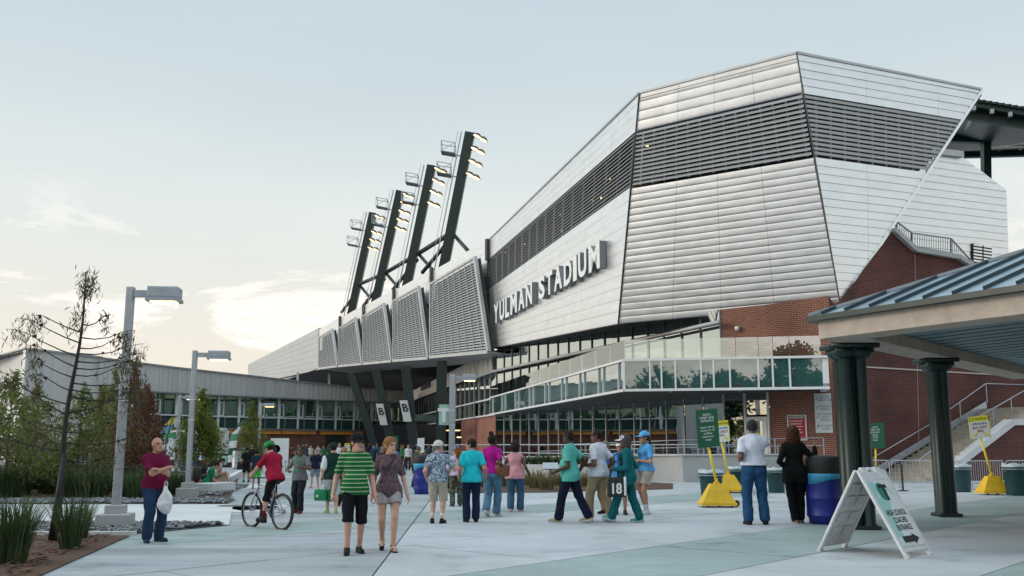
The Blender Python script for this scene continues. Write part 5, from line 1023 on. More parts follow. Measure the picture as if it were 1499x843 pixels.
def cypress(base, h, spread, m, label, seed, group, z0=.16, dens=1.0, leaf=.19, lean=(0, 0), bare=0.0, trunk_r=.05, droop=.35, limbs=46, stake=False):
    """young conical tree: straight leader, tiers of rising then drooping limbs, feathery sprays along them"""
    rng = np.random.default_rng(seed); t = thing('young_tree', label, 'tree', base, group=group); lx, ly = lean
    N = 9; zs = np.linspace(0, h, N); ax = np.stack([lx * (zs / h) ** 1.2 + rng.normal(0, .015 * h / 6, N) * (zs > .5), ly * (zs / h) ** 1.2 + rng.normal(0, .015 * h / 6, N) * (zs > .5), zs], 1)
    mk('trunk', tube(ax, np.interp(zs, [0, h], [trunk_r, trunk_r * .12]), 8), bark if not stake else bark_d, t, True)
    br_, C = [], []
    for i in range(limbs):
        f = z0 + (1 - z0) * (i + rng.uniform(0, 1)) / limbs; p = A_(np.interp(f * h, zs, ax[:, 0]), np.interp(f * h, zs, ax[:, 1]), f * h); a = rng.uniform(0, 6.283)
        prof = max(.10, (1 - ((f - z0) / (1 - z0)) ** 1.8)) * (.6 + .4 * min(1, (f - z0) / .18)); L = spread * prof * rng.uniform(.6, 1.15)
        d = A_(math.cos(a), math.sin(a), 0); pts = [p + d * L * q + Z * L * (.55 * q - .75 * q * q) for q in (0, .3, .6, .85, 1)]
        br_.append(tube(pts, [trunk_r * .30, trunk_r * .22, trunk_r * .14, trunk_r * .09, trunk_r * .05], 5))
        n = int(dens * (22 + 120 * L / max(spread, .1)))
        if rng.random() < bare: continue
        q = rng.beta(2.2, 1.3, n); c = np.array([np.interp(q, (0, .3, .6, .85, 1), [v[k] for v in pts]) for k in range(3)]).T
        C.append(c + rng.normal(0, 1, (n, 3)) * A_(.10, .10, .085) * (.4 + L) - Z * rng.exponential(.05 + droop * .22, (n, 1)))
    mk('limbs', join(*br_), bark if not stake else bark_d, t, True, kind='stuff')
    if C: V_, F_ = leaves(np.concatenate(C), leaf, .13, droop, rng); bulk('crown', V_, F_, m, t)
    return t
gT = 'young cypress trees in the planted beds'
def at(px, d): q = P(px, 650, d); return A_(q[0], q[1], 0)
# near bare tree: long upswept bare limbs, cones and hanging dry tassels
def bare_tree(base, h, label):
    rng = np.random.default_rng(5); t = thing('bare_cypress', label, 'tree', base, group=gT); zs = np.linspace(0, h, 12); lx = .24
    ax = np.stack([lx * (zs / h) ** 1.1 + .03 * np.sin(zs * 2.2), .02 * np.cos(zs * 1.7), zs], 1); mk('trunk', tube(ax, np.interp(zs, [0, h * .35, h], [.060, .045, .010]), 10), bark_d, t, True)
    br_, C, cones = [], [], []
    spec = [(.46, -1.65, .95), (.47, 1.35, .55), (.50, -1.2, .5), (.53, 1.25, .10), (.555, 1.3, .14), (.55, -1.0, .45), (.58, 1.3, .20), (.60, -1.05, .42), (.61, 1.25, .24), (.635, 1.2, .28), (.64, -.95, .5), (.66, 1.1, .32), (.69, 1.0, .36), (.68, -1.15, .55), (.71, .9, .34), (.73, -.98, .5), (.75, .8, .32), (.77, -.75, .36), (.80, .65, .25), (.33, -1.5, .3), (.36, 1.5, .25), (.40, 1.0, .3), (.41, -1.1, .2), (.30, .9, .15), (.35, -.8, .3)]
    for f, sx, rise in spec:
        p = A_(np.interp(f * h, zs, ax[:, 0]), 0, f * h); dy = rng.uniform(-.6, .6); pts = [p + A_(sx * q * .92, dy * q, rise * q ** 1.1 - .12 * math.sin(q * 3.1) * (1 if sx > 0 else .2) + (-.12 * max(0, q - .8) * 5)) for q in (0, .25, .5, .75, .92, 1.0)]
        br_.append(tube(pts, [.014, .011, .009, .007, .005, .003], 5)); e = pts[-1]
        for q in rng.uniform(.45, 1, 2): k = int(q * 4); cones.append(lerp(pts[k], pts[k + 1], .5) + rng.normal(0, .02, 3))
        n = 70 if f > .42 else 110; q = rng.uniform(.72 if f > .42 else .3, 1.0, n); c = np.array([np.interp(q, (0, .25, .5, .75, .92, 1), [v[k] for v in pts]) for k in range(3)]).T; C.append(c + rng.normal(0, .045, (n, 3)) - Z * rng.exponential(.17, (n, 1)))
    for f, n in ((.985, 110), (.955, 90), (.93, 50), (.84, 60), (.82, 40)):
        p = A_(np.interp(f * h, zs, ax[:, 0]), 0, f * h); C.append(p + rng.normal(0, 1, (n, 3)) * A_(.09, .07, .10) + A_(.06 if f > .9 else -.10, 0, -.03) - Z * rng.exponential(.09, (n, 1)))
    mk('limbs', join(*br_), bark_d, t, True, kind='stuff')
    mk('cones', join(*[(lathe([(0, -.028), (.026, -.01), (.026, .01), (0, .028)], 6)[0] + c, lathe([(0, -.028), (.026, -.01), (.026, .01), (0, .028)], 6)[1]) for c in cones]), bark_d, t, kind='stuff')
    V_, F_ = leaves(np.concatenate(C), .15, .055, .92, rng); bulk('tassels', V_, F_, L_dry, t)
    mk('tree_stake', tube([(-.02, -.06, 0), (.12, -.06, 1.5)], .045, 8), M['black'], t, True); mk('guy_wire', tube([(.12, -.04, 1.35), (.7, .4, 1.2), (1.3, .8, 1.32)], .004, 4), bark, t)
    return t
nb = G(77, 796); bare_tree(nb, P(122, 398, nb[1])[2], 'nearest thin tree with bare upswept limbs, cones and hanging dry tassels')
for px, d, h, sp, m, lab, sd, kw in (
    (12, 30.5, 4.0, 1.9, L_green, 'bushy green young tree at the left edge', 1, dict(dens=.95, limbs=34, z0=.2, leaf=.2)),
    (-26, 33, 4.0, 1.8, L_olive, 'olive tinted young tree cut by the left edge', 2, dict(dens=.9, limbs=34, z0=.2, leaf=.2)),
    (50, 35, 3.9, 1.6, L_olive, 'olive green young tree just left of the bare trunk', 12, dict(dens=.85, limbs=30, z0=.22, leaf=.2)),
    (116, 32, 3.7, 1.5, L_green, 'bushy green young tree right behind the bare trunk', 3, dict(dens=.85, limbs=30, z0=.22, leaf=.2)),
    (146, 38, 4.1, 1.3, L_olive, 'slender olive tree left of the near lamp post', 4, dict(dens=.9, limbs=32)),
    (163, 42, 5.0, 1.2, L_green, 'thin green tree standing directly behind the near lamp post', 5, dict(dens=.8, limbs=34)),
    (192, 34, 4.7, 1.15, L_brown, 'russet dried young tree just right of the near lamp post', 6, dict(dens=.75, bare=.25, droop=.7)),
    (213, 36, 4.0, 1.1, L_brown, 'shorter russet tree behind the head of the bald man', 7, dict(dens=.8, bare=.25, droop=.7)),
    (291, 38, 3.9, 1.1, L_yel, 'light green young tree right of the second lamp post', 8, dict(dens=1.15, z0=.30, limbs=36)),
    (368, 60, 4.4, 1.1, L_yel, 'sparse yellow green young tree near the feather flag', 9, dict(dens=.7, z0=.2)),
    (304, 41, 3.0, .55, L_green, 'small thin sapling behind the light green tree', 10, dict(dens=.6, z0=.55))):
    cypress(at(px, d), h, sp, m, lab, sd, gT, **kw)
# grasses
def clump(n, h, r, rng, spread=.35, w=.010):
    V_, F_ = [], []; k = 0
    for i in range(n):
        a, q = rng.uniform(0, 6.283), r * math.sqrt(rng.uniform(0, 1)); b = A_(q * math.cos(a), q * math.sin(a), 0); a2 = a + rng.normal(0, .8); H_ = h * rng.uniform(.5, 1.08); d = A_(math.cos(a2), math.sin(a2), 0) * H_ * spread * rng.uniform(.2, 1.3); s = A_(-math.sin(a2), math.cos(a2), 0) * w * rng.uniform(.7, 1.4)
        p = [b, b + d * .22 + Z * H_ * .45, b + d * .6 + Z * H_ * .82, b + d + Z * H_ * (1 - .12 * spread)]
        V_ += [p[0] - s, p[0] + s, p[1] - s, p[1] + s, p[2] - s * .6, p[2] + s * .6, p[3], p[3]]; F_ += [[k, k + 1, k + 3, k + 2], [k + 2, k + 3, k + 5, k + 4], [k + 4, k + 5, k + 7, k + 6]]; k += 8
    return np.array(V_), np.array(F_)
def grass(base, n, h, r, m, label, seed, group, name='grass_clump', spread=.3, w=.009, src=None, rz=0):
    rng = np.random.default_rng(seed); t = thing(name, label, 'plant', base, rz, group)
    if src: o = src.children[0].copy(); COL.objects.link(o); o.parent = t
    else: V_, F_ = clump(n, h, r, rng, spread, w); bulk('blades', V_, F_, m, t)
    return t
for px, py, n, h, r, lab, sd in ((14, 828, 420, 1.02, .20, 'tall reed clump at the left edge of the mulch bed', 1), (102, 806, 210, .92, .15, 'reed clump right of the bare tree trunk', 2), (118, 791, 110, .80, .10, 'small reed clump behind the one beside the bare trunk', 3)):
    grass(G(px, py), int(n * 1.3), h, r, L_grass, lab, sd, 'reed clumps in the near bed', spread=.55, w=.0065)
src = None; rows = []
for k in range(46):
    px = random.uniform(-10, 222); d = random.uniform(29.6, 37); rows.append((px, d))
rows += [(236, 30.5), (246, 31.5), (258, 32), (226, 30.2), (206, 29.8), (190, 30.4)]
g0 = grass(at(20, 30.2), 220, 1.05, .40, L_grass, 'tall dark reed growing in the long planted row behind the footpath', 21, 'tall reeds in the long row behind the footpath', 'reed_plant', .6, .012)
for i, (px, d) in enumerate(rows): t = grass(at(px, d), 0, 0, 0, None, 'tall dark reed growing in the long planted row behind the footpath', 0, 'tall reeds in the long row behind the footpath', 'reed_plant', src=g0, rz=random.uniform(0, 6)); s = random.uniform(.75, 1.1); t.scale = (s, s, s)
g1 = grass(G(652, 716), 190, .72, .22, L_straw, 'straw coloured grass tuft in the bed before the terrace wall', 31, 'grass tufts in the terrace bed', 'grass_tuft', .55, .010)
for px, py in ((668, 713), (700, 714), (716, 712), (742, 714), (775, 712), (784, 716), (800, 718), (815, 713), (858, 714), (880, 712), (905, 711), (870, 708), (758, 709), (650, 709)):
    t = grass(G(px, py), 0, 0, 0, None, 'straw coloured grass tuft in the bed before the terrace wall', 0, 'grass tufts in the terrace bed', 'grass_tuft', src=g1, rz=random.uniform(0, 6)); s = random.uniform(.75, 1.2); t.scale = (s, s, s)
rng = np.random.default_rng(8); V_, F_ = [], []; k = 0
for i in range(26):
    q = lerp(P(768, 668, 44.0), P(990, 668, 43.8), i / 25); v, f = clump(45, .5, .45, rng, .5, .02); V_.append(v + A_(q[0], q[1] + 1.0, .75)); F_.append(f + k); k += len(v)
hd = bulk('terrace_groundcover', np.concatenate(V_), np.concatenate(F_), L_grass, None); hd['kind'] = 'stuff'; hd['label'] = 'low dark green planting on top of the terrace'
# big trees behind the viewer, seen only as dark shapes mirrored in the glass
def big_tree(base, h, r, seed, label):
    rng = np.random.default_rng(seed); t = thing('shade_tree', label, 'tree', base, group='large trees mirrored in the glass'); mk('trunk', tube([(0, 0, 0), (.2, .1, h * .25), (.1, 0, h * .6)], [.35, .28, .12], 8), bark, t, True); C = []
    for i in range(26):
        a, f = rng.uniform(0, 6.283), rng.uniform(.28, 1.0); q = r * math.sqrt(max(.05, 1 - ((f - .5) / .52) ** 2)) * rng.uniform(.2, .95); c = A_(q * math.cos(a), q * math.sin(a), f * h); C.append(c + rng.normal(0, 1, (130, 3)) * A_(.16, .16, .10) * r)
    V_, F_ = leaves(np.concatenate(C), .62, .33, .1, rng); bulk('crown', V_, F_, L_oak, t); return t
for i, (x, y, h, r) in enumerate(((4, -24, 12.5, 4.6), (18, -30, 10, 5.0), (30, -22, 13.5, 4.2), (-9, -34, 10.5, 5.5), (-22, -26, 9.5, 5), (44, -30, 10, 5.5), (-13, -24, 10, 4.4), (-4, -21, 9.4, 4), (0, -31, 11, 4.5), (10, -22, 13, 4), (-17, -20, 10.5, 4.2), (13, -28, 10, 4.8), (-27, -24, 10, 4.8), (-50, 45, 8.5, 5), (-52, 36, 8.5, 5), (-47, 53, 8, 4.5), (-36, -12, 11, 5), (58, -18, 11, 5.5), (-42, 6, 9, 4.6), (-48, 22, 11, 5))):
    big_tree((x, y, 0), h, r, 50 + i, 'broad dark leafy tree mirrored in the balcony and window glass')
# ================================================================== people: bodies and clothes grown as smooth surfaces round a posed skeleton
class Field:
    """a distance field on a grid; shapes are blended in, then skinned with surface nets"""
    def __init__(s, lo, hi, h):
        s.lo = np.asarray(lo, float); s.h = h; s.n = np.ceil((np.asarray(hi) - s.lo) / h).astype(int) + 2; s.F = np.full(s.n, .25, np.float32)
        s.ax = [(s.lo[k] + h * np.arange(s.n[k])).astype(np.float32) for k in range(3)]
    def _sub(s, lo, hi):
        i0 = np.clip(np.floor((lo - s.lo) / s.h).astype(int), 0, s.n - 1); i1 = np.clip(np.ceil((hi - s.lo) / s.h).astype(int) + 1, 1, s.n)
        if (i1 <= i0).any(): return None
        sl = tuple(slice(a, b) for a, b in zip(i0, i1)); X, Y, Z_ = np.meshgrid(*[s.ax[k][sl[k]] for k in range(3)], indexing='ij', sparse=True); return sl, X, Y, Z_
    def _mix(s, sl, d, k):
        f = s.F[sl]
        if k <= 0: s.F[sl] = np.minimum(f, d); return
        h = np.clip(.5 + .5 * (f - d) / k, 0, 1); s.F[sl] = f * (1 - h) + d * h - k * h * (1 - h)
    def cap(s, a, b, ra, rb=None, k=.02):
        rb = ra if rb is None else rb; a, b = np.asarray(a, float), np.asarray(b, float); m = max(ra, rb) + k + 3 * s.h; g = s._sub(np.minimum(a, b) - m, np.maximum(a, b) + m)
        if g is None: return s
        sl, X, Y, Z_ = g; d = b - a; L = max(float(d @ d), 1e-9); t = np.clip(((X - a[0]) * d[0] + (Y - a[1]) * d[1] + (Z_ - a[2]) * d[2]) / L, 0, 1)
        s._mix(sl, np.sqrt((X - a[0] - t * d[0]) ** 2 + (Y - a[1] - t * d[1]) ** 2 + (Z_ - a[2] - t * d[2]) ** 2) - (ra + (rb - ra) * t), k); return s
    def ell(s, c, r, k=.02, ax=None, neg=False):
        c, r = np.asarray(c, float), np.asarray(r, float); m = r.max() + k + 3 * s.h; g = s._sub(c - m, c + m)
        if g is None: return s
        sl, X, Y, Z_ = g; p = [X - c[0], Y - c[1], Z_ - c[2]]
        if ax is not None: p = [p[0] * e[0] + p[1] * e[1] + p[2] * e[2] for e in ax]
        k0 = np.sqrt(sum((p[i] / r[i]) ** 2 for i in range(3))); k1 = np.sqrt(sum((p[i] / r[i] ** 2) ** 2 for i in range(3))) + 1e-6; d = k0 * (k0 - 1) / k1
        if neg: s.F[sl] = np.maximum(s.F[sl], -d)
        else: s._mix(sl, d, k)
        return s
    def carve(s, p, d, r):
        """flat hem: scoop away what lies beyond p along d"""
        d = unit(d); return s.ell(np.asarray(p) + d * r, (r, r, r), neg=True)
    def cut(s, p, n):
        n = unit(n); X, Y, Z_ = np.meshgrid(*s.ax, indexing='ij', sparse=True); s.F = np.maximum(s.F, ((X - p[0]) * n[0] + (Y - p[1]) * n[1] + (Z_ - p[2]) * n[2]).astype(np.float32)); return s
    def rough(s, a, f):
        X, Y, Z_ = np.meshgrid(*s.ax, indexing='ij', sparse=True)
        s.F = s.F + a * (np.sin(X * f + 3 * np.sin(Z_ * f * .45)) * np.sin(Y * f * 1.1 + 1.3) * .6 + .6 * np.sin(Z_ * f * .8 + 2.2 * np.sin(X * f * .6 + Y * f * .5))).astype(np.float32); return s
    def skin(s):
        f = s.F; sg = f < 0; c = np.zeros(tuple(s.n - 1), np.int8)
        for i in (0, 1):
            for j in (0, 1):
                for k in (0, 1): c += sg[i:s.n[0] - 1 + i, j:s.n[1] - 1 + j, k:s.n[2] - 1 + k]
        act = (c > 0) & (c < 8); I = np.argwhere(act)
        if len(I) == 0: return None
        idx = np.full(act.shape, -1, np.int32); idx[act] = np.arange(len(I)); acc = np.zeros((len(I), 3)); cnt = np.zeros(len(I)); cr = [(i, j, k) for i in (0, 1) for j in (0, 1) for k in (0, 1)]
        for a in cr:
            for ax in range(3):
                if a[ax]: continue
                b = list(a); b[ax] = 1; fa = f[I[:, 0] + a[0], I[:, 1] + a[1], I[:, 2] + a[2]]; fb = f[I[:, 0] + b[0], I[:, 1] + b[1], I[:, 2] + b[2]]; x = (fa < 0) != (fb < 0)
                t = fa[x] / (fa[x] - fb[x]); q = np.tile(np.array(a, float), (x.sum(), 1)); q[:, ax] += t; acc[x] += q; cnt[x] += 1
        V_ = s.lo + s.h * (I + acc / cnt[:, None]); Q = []
        for ax in range(3):
            u, w = (ax + 1) % 3, (ax + 2) % 3; sl0 = [slice(1, -1)] * 3; sl1 = [slice(1, -1)] * 3; sl0[ax] = slice(0, -1); sl1[ax] = slice(1, None)
            A0, A1 = sg[tuple(sl0)], sg[tuple(sl1)]; e = np.argwhere(A0 != A1)
            if len(e) == 0: continue
            flip = A0[tuple(e.T)]; e = e + np.array([1 if k != ax else 0 for k in range(3)]); du = np.zeros(3, int); du[u] = 1; dw = np.zeros(3, int); dw[w] = 1
            q = np.stack([idx[tuple((e - du - dw).T)], idx[tuple((e - dw).T)], idx[tuple(e.T)], idx[tuple((e - du).T)]], 1); q[~flip] = q[~flip][:, ::-1]; Q.append(q)
        Q = np.concatenate(Q); Q = Q[(Q >= 0).all(1)]; return V_, Q
def ik(a, t, l1, l2, pole):
    a, t = np.asarray(a, float), np.asarray(t, float); d = t - a; L = np.linalg.norm(d); L2 = min(L, (l1 + l2) * .998); d = d / L; x = (l1 * l1 - l2 * l2 + L2 * L2) / (2 * L2); h = math.sqrt(max(l1 * l1 - x * x, 0)); p = np.asarray(pole, float); p = p - d * np.dot(p, d); return a + d * x + unit(p) * h, a + d * L2
SK = {}
def skinm(tone):
    if tone not in SK:
        c = dict(fair=(.56, .32, .23), pink=(.50, .25, .18), tan=(.40, .21, .13), brown=(.13, .06, .035), dark=(.055, .026, .017))[tone]
        SK[tone] = (mat('skin_' + tone, c, .5, noise=.08, scale=14), mat('eye_' + tone, (.02, .015, .012), .3), mat('lip_' + tone, (c[0] * .62, c[1] * .42, c[2] * .42), .45))
    return SK[tone]
CM = {}
def cloth(c, rough=.85, bump=.25):
    k = (tuple(c), rough)
    if k not in CM: CM[k] = mat('cloth', c, rough, spec=.15, noise=.16, scale=6, bump=bump * 2.2, bscale=17)
    return CM[k]
def pattern(kind, c1, c2, sc=1.0):
    m = bpy.data.materials.new('cloth_' + kind); m.use_nodes = True; t = m.node_tree; b = t.nodes['Principled BSDF']; b.inputs['Roughness'].default_value = .85; b.inputs['Specular IOR Level'].default_value = .15; tcn = t.nodes.new('ShaderNodeTexCoord'); rp = t.nodes.new('ShaderNodeValToRGB'); rp.color_ramp.interpolation = 'CONSTANT'
    if kind == 'stripe':
        sp = t.nodes.new('ShaderNodeSeparateXYZ'); t.links.new(tcn.outputs['Object'], sp.inputs[0]); w = t.nodes.new('ShaderNodeMath'); w.operation = 'MULTIPLY'; w.inputs[1].default_value = sc; t.links.new(sp.outputs['Z'], w.inputs[0]); fr = t.nodes.new('ShaderNodeMath'); fr.operation = 'FRACT'; t.links.new(w.outputs[0], fr.inputs[0]); src = fr.outputs[0]; rp.color_ramp.elements[1].position = .42
        e = rp.color_ramp.elements.new(.60); e.color = (c2[0] * .25, c2[1] * .35, c2[2] * .25, 1); e = rp.color_ramp.elements.new(.82); e.color = (*c1, 1)
    else:
        n = t.nodes.new('ShaderNodeTexVoronoi' if kind == 'floral' else 'ShaderNodeTexNoise'); n.inputs['Scale'].default_value = sc; t.links.new(tcn.outputs['Object'], n.inputs['Vector']); src = n.outputs['Distance' if kind == 'floral' else 'Fac']; rp.color_ramp.elements[1].position = .44 if kind == 'floral' else .5
        if kind == 'floral': n2 = t.nodes.new('ShaderNodeTexNoise'); n2.inputs['Scale'].default_value = sc * .8; n2.inputs['Distortion'].default_value = 3; t.links.new(tcn.outputs['Object'], n2.inputs['Vector']); src = n2.outputs['Fac']; rp.color_ramp.elements[1].position = .5
    rp.color_ramp.elements[0].color = (*c1, 1); rp.color_ramp.elements[1].color = (*c2, 1); t.links.new(src, rp.inputs[0]); t.links.new(rp.outputs[0], b.inputs['Base Color']); return m
HANDS = {}
def person(pos, yaw, label, h=1.75, sex='m', w=1.0, belly=0.0, tone='fair', res=.012, legs=None, arms=None, lean=0.0, turn=0.0, nod=0.0, pelvis=None,
           shirt=(.5, .5, .5), sleeve='short', hem=None, loose=1.0, trousers=(.05, .06, .1), cutleg=None, shoes=(.03, .03, .03), hair=None, hairc=(.02, .015, .012), cap=None, capc=(.02, .02, .02), brim=None, socks=None, extras=(), group=None, shirt_m=None, tr_m=None, raglan=None, sandals=False, collar=None, twist=0.0):
    """pos on the ground, yaw: 0 faces away along +Y, 180 faces the viewer, 90 faces left"""
    s = h / 1.75; root = thing('person', label, 'person', (pos[0], pos[1], pos[2] if len(pos) > 2 else 0), R(yaw), group)
    fem = sex == 'f'; sh_w = (.160 if fem else .188) * s * (1 + .25 * (w - 1)); hip_w = (.095 if fem else .088) * s * (1 + .3 * (w - 1))
    pel = A_(0, 0, .525 * h) if pelvis is None else np.asarray(pelvis, float); spine = unit(A_(0, math.sin(R(lean)), math.cos(R(lean)))); fwd = A_(0, spine[2], -spine[1]); rt = A_(1, 0, 0)
    if twist: rt = A_(math.cos(R(twist)), math.sin(R(twist)), 0); fwd = np.cross(spine, rt) * -1 if np.dot(np.cross(spine, rt), fwd) < 0 else np.cross(spine, rt)
    T = lambda x, y, z: pel + rt * x + fwd * y + spine * z
    chest = T(0, 0, .20 * h); shz = .285 * h; neck0 = T(0, -.012 * s, .30 * h); neck1 = T(0, .012 * s, .345 * h)
    # head frame
    a = R(turn); ct, sn = math.cos(a), math.sin(a); hf = unit(rt * -sn + fwd * ct); hf = unit(hf * math.cos(R(nod)) - Z * math.sin(R(nod))); hx = unit(np.cross(hf, Z)); hu = np.cross(hx, hf)
    hs = s * 1.06; hc = neck1 + hu * .066 * s + hf * .018 * s; Hd = lambda x, y, z: hc + hx * x * hs + hf * y * hs + hu * z * hs
    hax = (hx, hf, hu)
    # legs
    l1, l2 = .245 * h, .245 * h; lg = legs or {}
    J = {}
    for sd, sg_ in (('L', -1), ('R', 1)):
        hip = pel + rt * hip_w * sg_ - Z * .01; ft = lg.get(sd, (.10 * sg_, 0.0, 0.0)); ank = A_(ft[0], ft[1], ft[2] + .045 * h); kn_, ank = ik(hip, ank, l1, l2, lg.get('pole' + sd, A_(.12 * sg_, 1, .15))); fd = unit(A_(*lg.get('toe' + sd, (.18 * sg_, 1, 0)))); J[sd] = (hip, kn_, ank, fd)
        sho = T(sh_w * .97 * sg_, -.01 * s, shz - .038 * h); aa = (arms or {}).get(sd, (.25 * sg_ * s * (1 + .3 * (w - 1)), .03, -.335 * h)); hand = T(aa[0], aa[1], shz + aa[2]); pole = (arms or {}).get('pole' + sd, A_(.15 * sg_, -1, -.15)); el_, wr = ik(sho, hand, .170 * h, .148 * h, rt * pole[0] + fwd * pole[1] + spine * pole[2]); J['a' + sd] = (sho, el_, wr, (arms or {}).get('fist' + sd, .35))
    pts = np.array([q for k in J for q in J[k][:3]] + [Hd(0, 0, .2), Hd(0, 0, -.2), pel, chest]); m_ = .34 * s * max(1, w); lo, hi = pts.min(0) - m_, pts.max(0) + m_; lo[2] = min(p[2] for p in pts) - .14; hi[2] = Hd(0, 0, .24)[2]
    def torso(f, e, k=.05):
        f.ell(T(0, 0, .005 * h), ((.158 if fem else .148) * s * w + e, .118 * s * w + e, .12 * s + e), k); f.ell(T(0, .005, .10 * h), ((.118 if fem else .135) * s * w + e, .095 * s * w + e, .15 * s + e), k); f.ell(T(0, 0, .205 * h), ((.138 if fem else .162) * s * (1 + .6 * (w - 1)) + e, .108 * s * (1 + .5 * (w - 1)) + e, .165 * s + e), k)
        f.cap(T(-sh_w * .82, -.01, shz - .026 * h), T(sh_w * .82, -.01, shz - .026 * h), .048 * s + e, None, k)
        for q in (-1, 1): f.cap(T(q * .02, -.015, shz + .012 * h), T(q * sh_w * .9, -.01, shz - .018 * h), .046 * s + e * .8, .036 * s + e * .8, .03)
        if belly: f.ell(T(0, .06 * s, .07 * h), (.15 * s * w + e, .10 * s + belly + e, .15 * s + e), k)
        if fem:
            for q in (-1, 1): f.ell(T(.068 * q * s, .085 * s, .215 * h), (.058 * s + e * .6,) * 3, .04)
        for q in (-1, 1): f.ell(pel + rt * .068 * q * s - fwd * .058 * s - Z * .02 * h, (.082 * s * w + e * .8, .078 * s * w + e * .8, .088 * s + e * .8), .03)
    def arm(f, sd, e, upto=2.0, k=.025):
        a_, b_, c_, _ = J['a' + sd]; wv = 1 + .5 * (w - 1); ru = (.040 if fem else .049) * s * wv + e
        if upto <= 1: b_ = lerp(a_, b_, upto); f.cap(a_, b_, ru + .003, ru + .004, k); return
        f.cap(a_, b_, ru + .006, ru * .86, k); c2 = lerp(b_, c_, min(upto - 1, 1)); f.cap(b_, c2, ru * .88, max(ru * .62, .024 * s + e), .02)
    def leg(f, sd, e, upto=2.0, k=.03, flare=0.0):
        a_, b_, c_, _ = J[sd]; wv = 1 + .7 * (w - 1); r0 = .086 * s * wv + e; r1 = .054 * s * wv + e; r2 = .036 * s * wv + e
        if upto <= 1: f.cap(a_, lerp(a_, b_, upto), r0, lerp(r0, r1, upto) + flare, k); return
        f.cap(a_, b_, r0, r1, k); u = min(upto - 1, 1); f.cap(b_, lerp(b_, c_, u), r1, lerp(r1, r2, u) + flare, .02)
        if e < .012: d = unit(c_ - b_); back = unit(np.cross(np.cross(d, J[sd][3]), d)); f.ell(lerp(b_, c_, .3) - back * .018 * s, (.046 * s * wv + e,) * 2 + (.10 * s,), .03)
    # ---- body, one continuous surface
    f = Field(lo, hi, res); torso(f, -.004)
    for sd in 'LR': leg(f, sd, 0); arm(f, sd, 0)
    f.cap(neck0 - spine * .03, neck1 + spine * .05, (.050 if fem else .060) * s * (1 + .3 * (w - 1)), .048 * s, .03)
    f.ell(Hd(0, -.012, .03), (.074 * hs, .094 * hs, .098 * hs), .02, hax); f.ell(Hd(0, .03, -.045), (.056 * hs, .062 * hs, .075 * hs), .03, hax); f.cap(Hd(-.02, .065, -.085), Hd(.02, .065, -.085), .022 * s, None, .03)
    f.cap(Hd(0, .082, .03), Hd(0, .099, -.012), .009 * s, .013 * s, .012); f.cap(Hd(-.045, .074, .042), Hd(.045, .074, .042), .014 * s, None, .02); f.cap(Hd(-.016, .088, -.048), Hd(.016, .088, -.048), .010 * s, None, .012)
    for q in (-1, 1): f.ell(Hd(.078 * q, -.005, .0), (.012 * s, .022 * s, .034 * s), .008, hax)
    for sd, sg_ in (('L', -1), ('R', 1)):
        _, kn_, ank, fd = J[sd]; fl_ = unit(fd * A_(1, 1, 0)); f.cap(ank - fl_ * .035 * s - Z * .035 * h + Z * .02, ank - Z * .012 * h, .034 * s, .036 * s, .02); tip = ank + fd * .15 * s - Z * .028 * h * (1 if fd[2] > -.2 else .4); f.cap(ank - Z * .012 * h, tip, .036 * s, .026 * s, .02); f.cap(ank - fl_ * .04 * s - Z * .026 * h, tip, .028 * s, .024 * s, .02)
        sho, el_, wr, curl = J['a' + sd]; d = unit(wr - el_); side = unit(np.cross(d, fwd) if abs(np.dot(d, fwd)) < .85 else np.cross(d, Z)); pn = np.cross(side, d)   # palm spans d and pn
        if np.dot(side, rt * sg_) < 0: side = -side
        pc = wr + d * .045 * s; f.cap(wr, pc + d * .02 * s + pn * .014 * s, .024 * s, .020 * s, .012); f.cap(wr, pc + d * .02 * s - pn * .018 * s, .024 * s, .018 * s, .012)
        inw = -side
        fr_ = max(.0078 * s, res * .72)
        for i, (o_, L) in enumerate(((.030, .068), (.010, .078), (-.010, .072), (-.029, .056))):
            r0 = pc + d * .028 * s + pn * o_ * s; k1 = r0 + unit(d * math.cos(curl) + inw * math.sin(curl)) * L * .5 * s; k2 = k1 + unit(d * math.cos(curl * 2.3) + inw * math.sin(curl * 2.3)) * L * .5 * s; f.cap(r0, k1, fr_ * 1.05, fr_, .004); f.cap(k1, k2, fr_, fr_ * .85, .004)
        t0 = wr + d * .018 * s + pn * .026 * s; t1 = t0 + unit(d * .7 + pn * .7 + inw * .3) * .036 * s; f.cap(t0, t1, fr_ * 1.25, fr_ * 1.1, .008); f.cap(t1, t1 + unit(d * .9 + pn * .25 + inw * .4) * .032 * s, fr_ * 1.05, fr_ * .9, .004)
    V_, Q = f.skin(); sm = skinm(tone); body = bulk('body', V_, Q, sm[0], root, True); body.data.materials.append(sm[1]); body.data.materials.append(sm[2])
    cen = V_[Q].mean(1) - hc; lx, ly, lz = cen @ hx / hs, cen @ hf / hs, cen @ hu / hs; mi = np.zeros(len(Q), np.int32)
    mi[(ly > .055) & (np.abs(np.abs(lx) - .030) < .015) & (np.abs(lz - .018) < .0085)] = 1; mi[(ly > .07) & (np.abs(lx) < .024) & (np.abs(lz + .05) < .009)] = 2; mi[(ly > .05) & (np.abs(np.abs(lx) - .032) < .020) & (np.abs(lz - .043) < .006)] = 1 if tone in ('brown', 'dark') or hair else 0
    body.data.polygons.foreach_set('material_index', mi)
    rs = max(res, .012)
    def grow(name, fn, m, r_=None, rgh=None, lo_=None, hi_=None):
        g = Field(lo if lo_ is None else lo_, hi if hi_ is None else hi_, r_ or rs); fn(g)
        if rgh: g.rough(*rgh)
        o = g.skin()
        if o is None: return None
        return bulk(name, o[0], o[1], m, root, True)
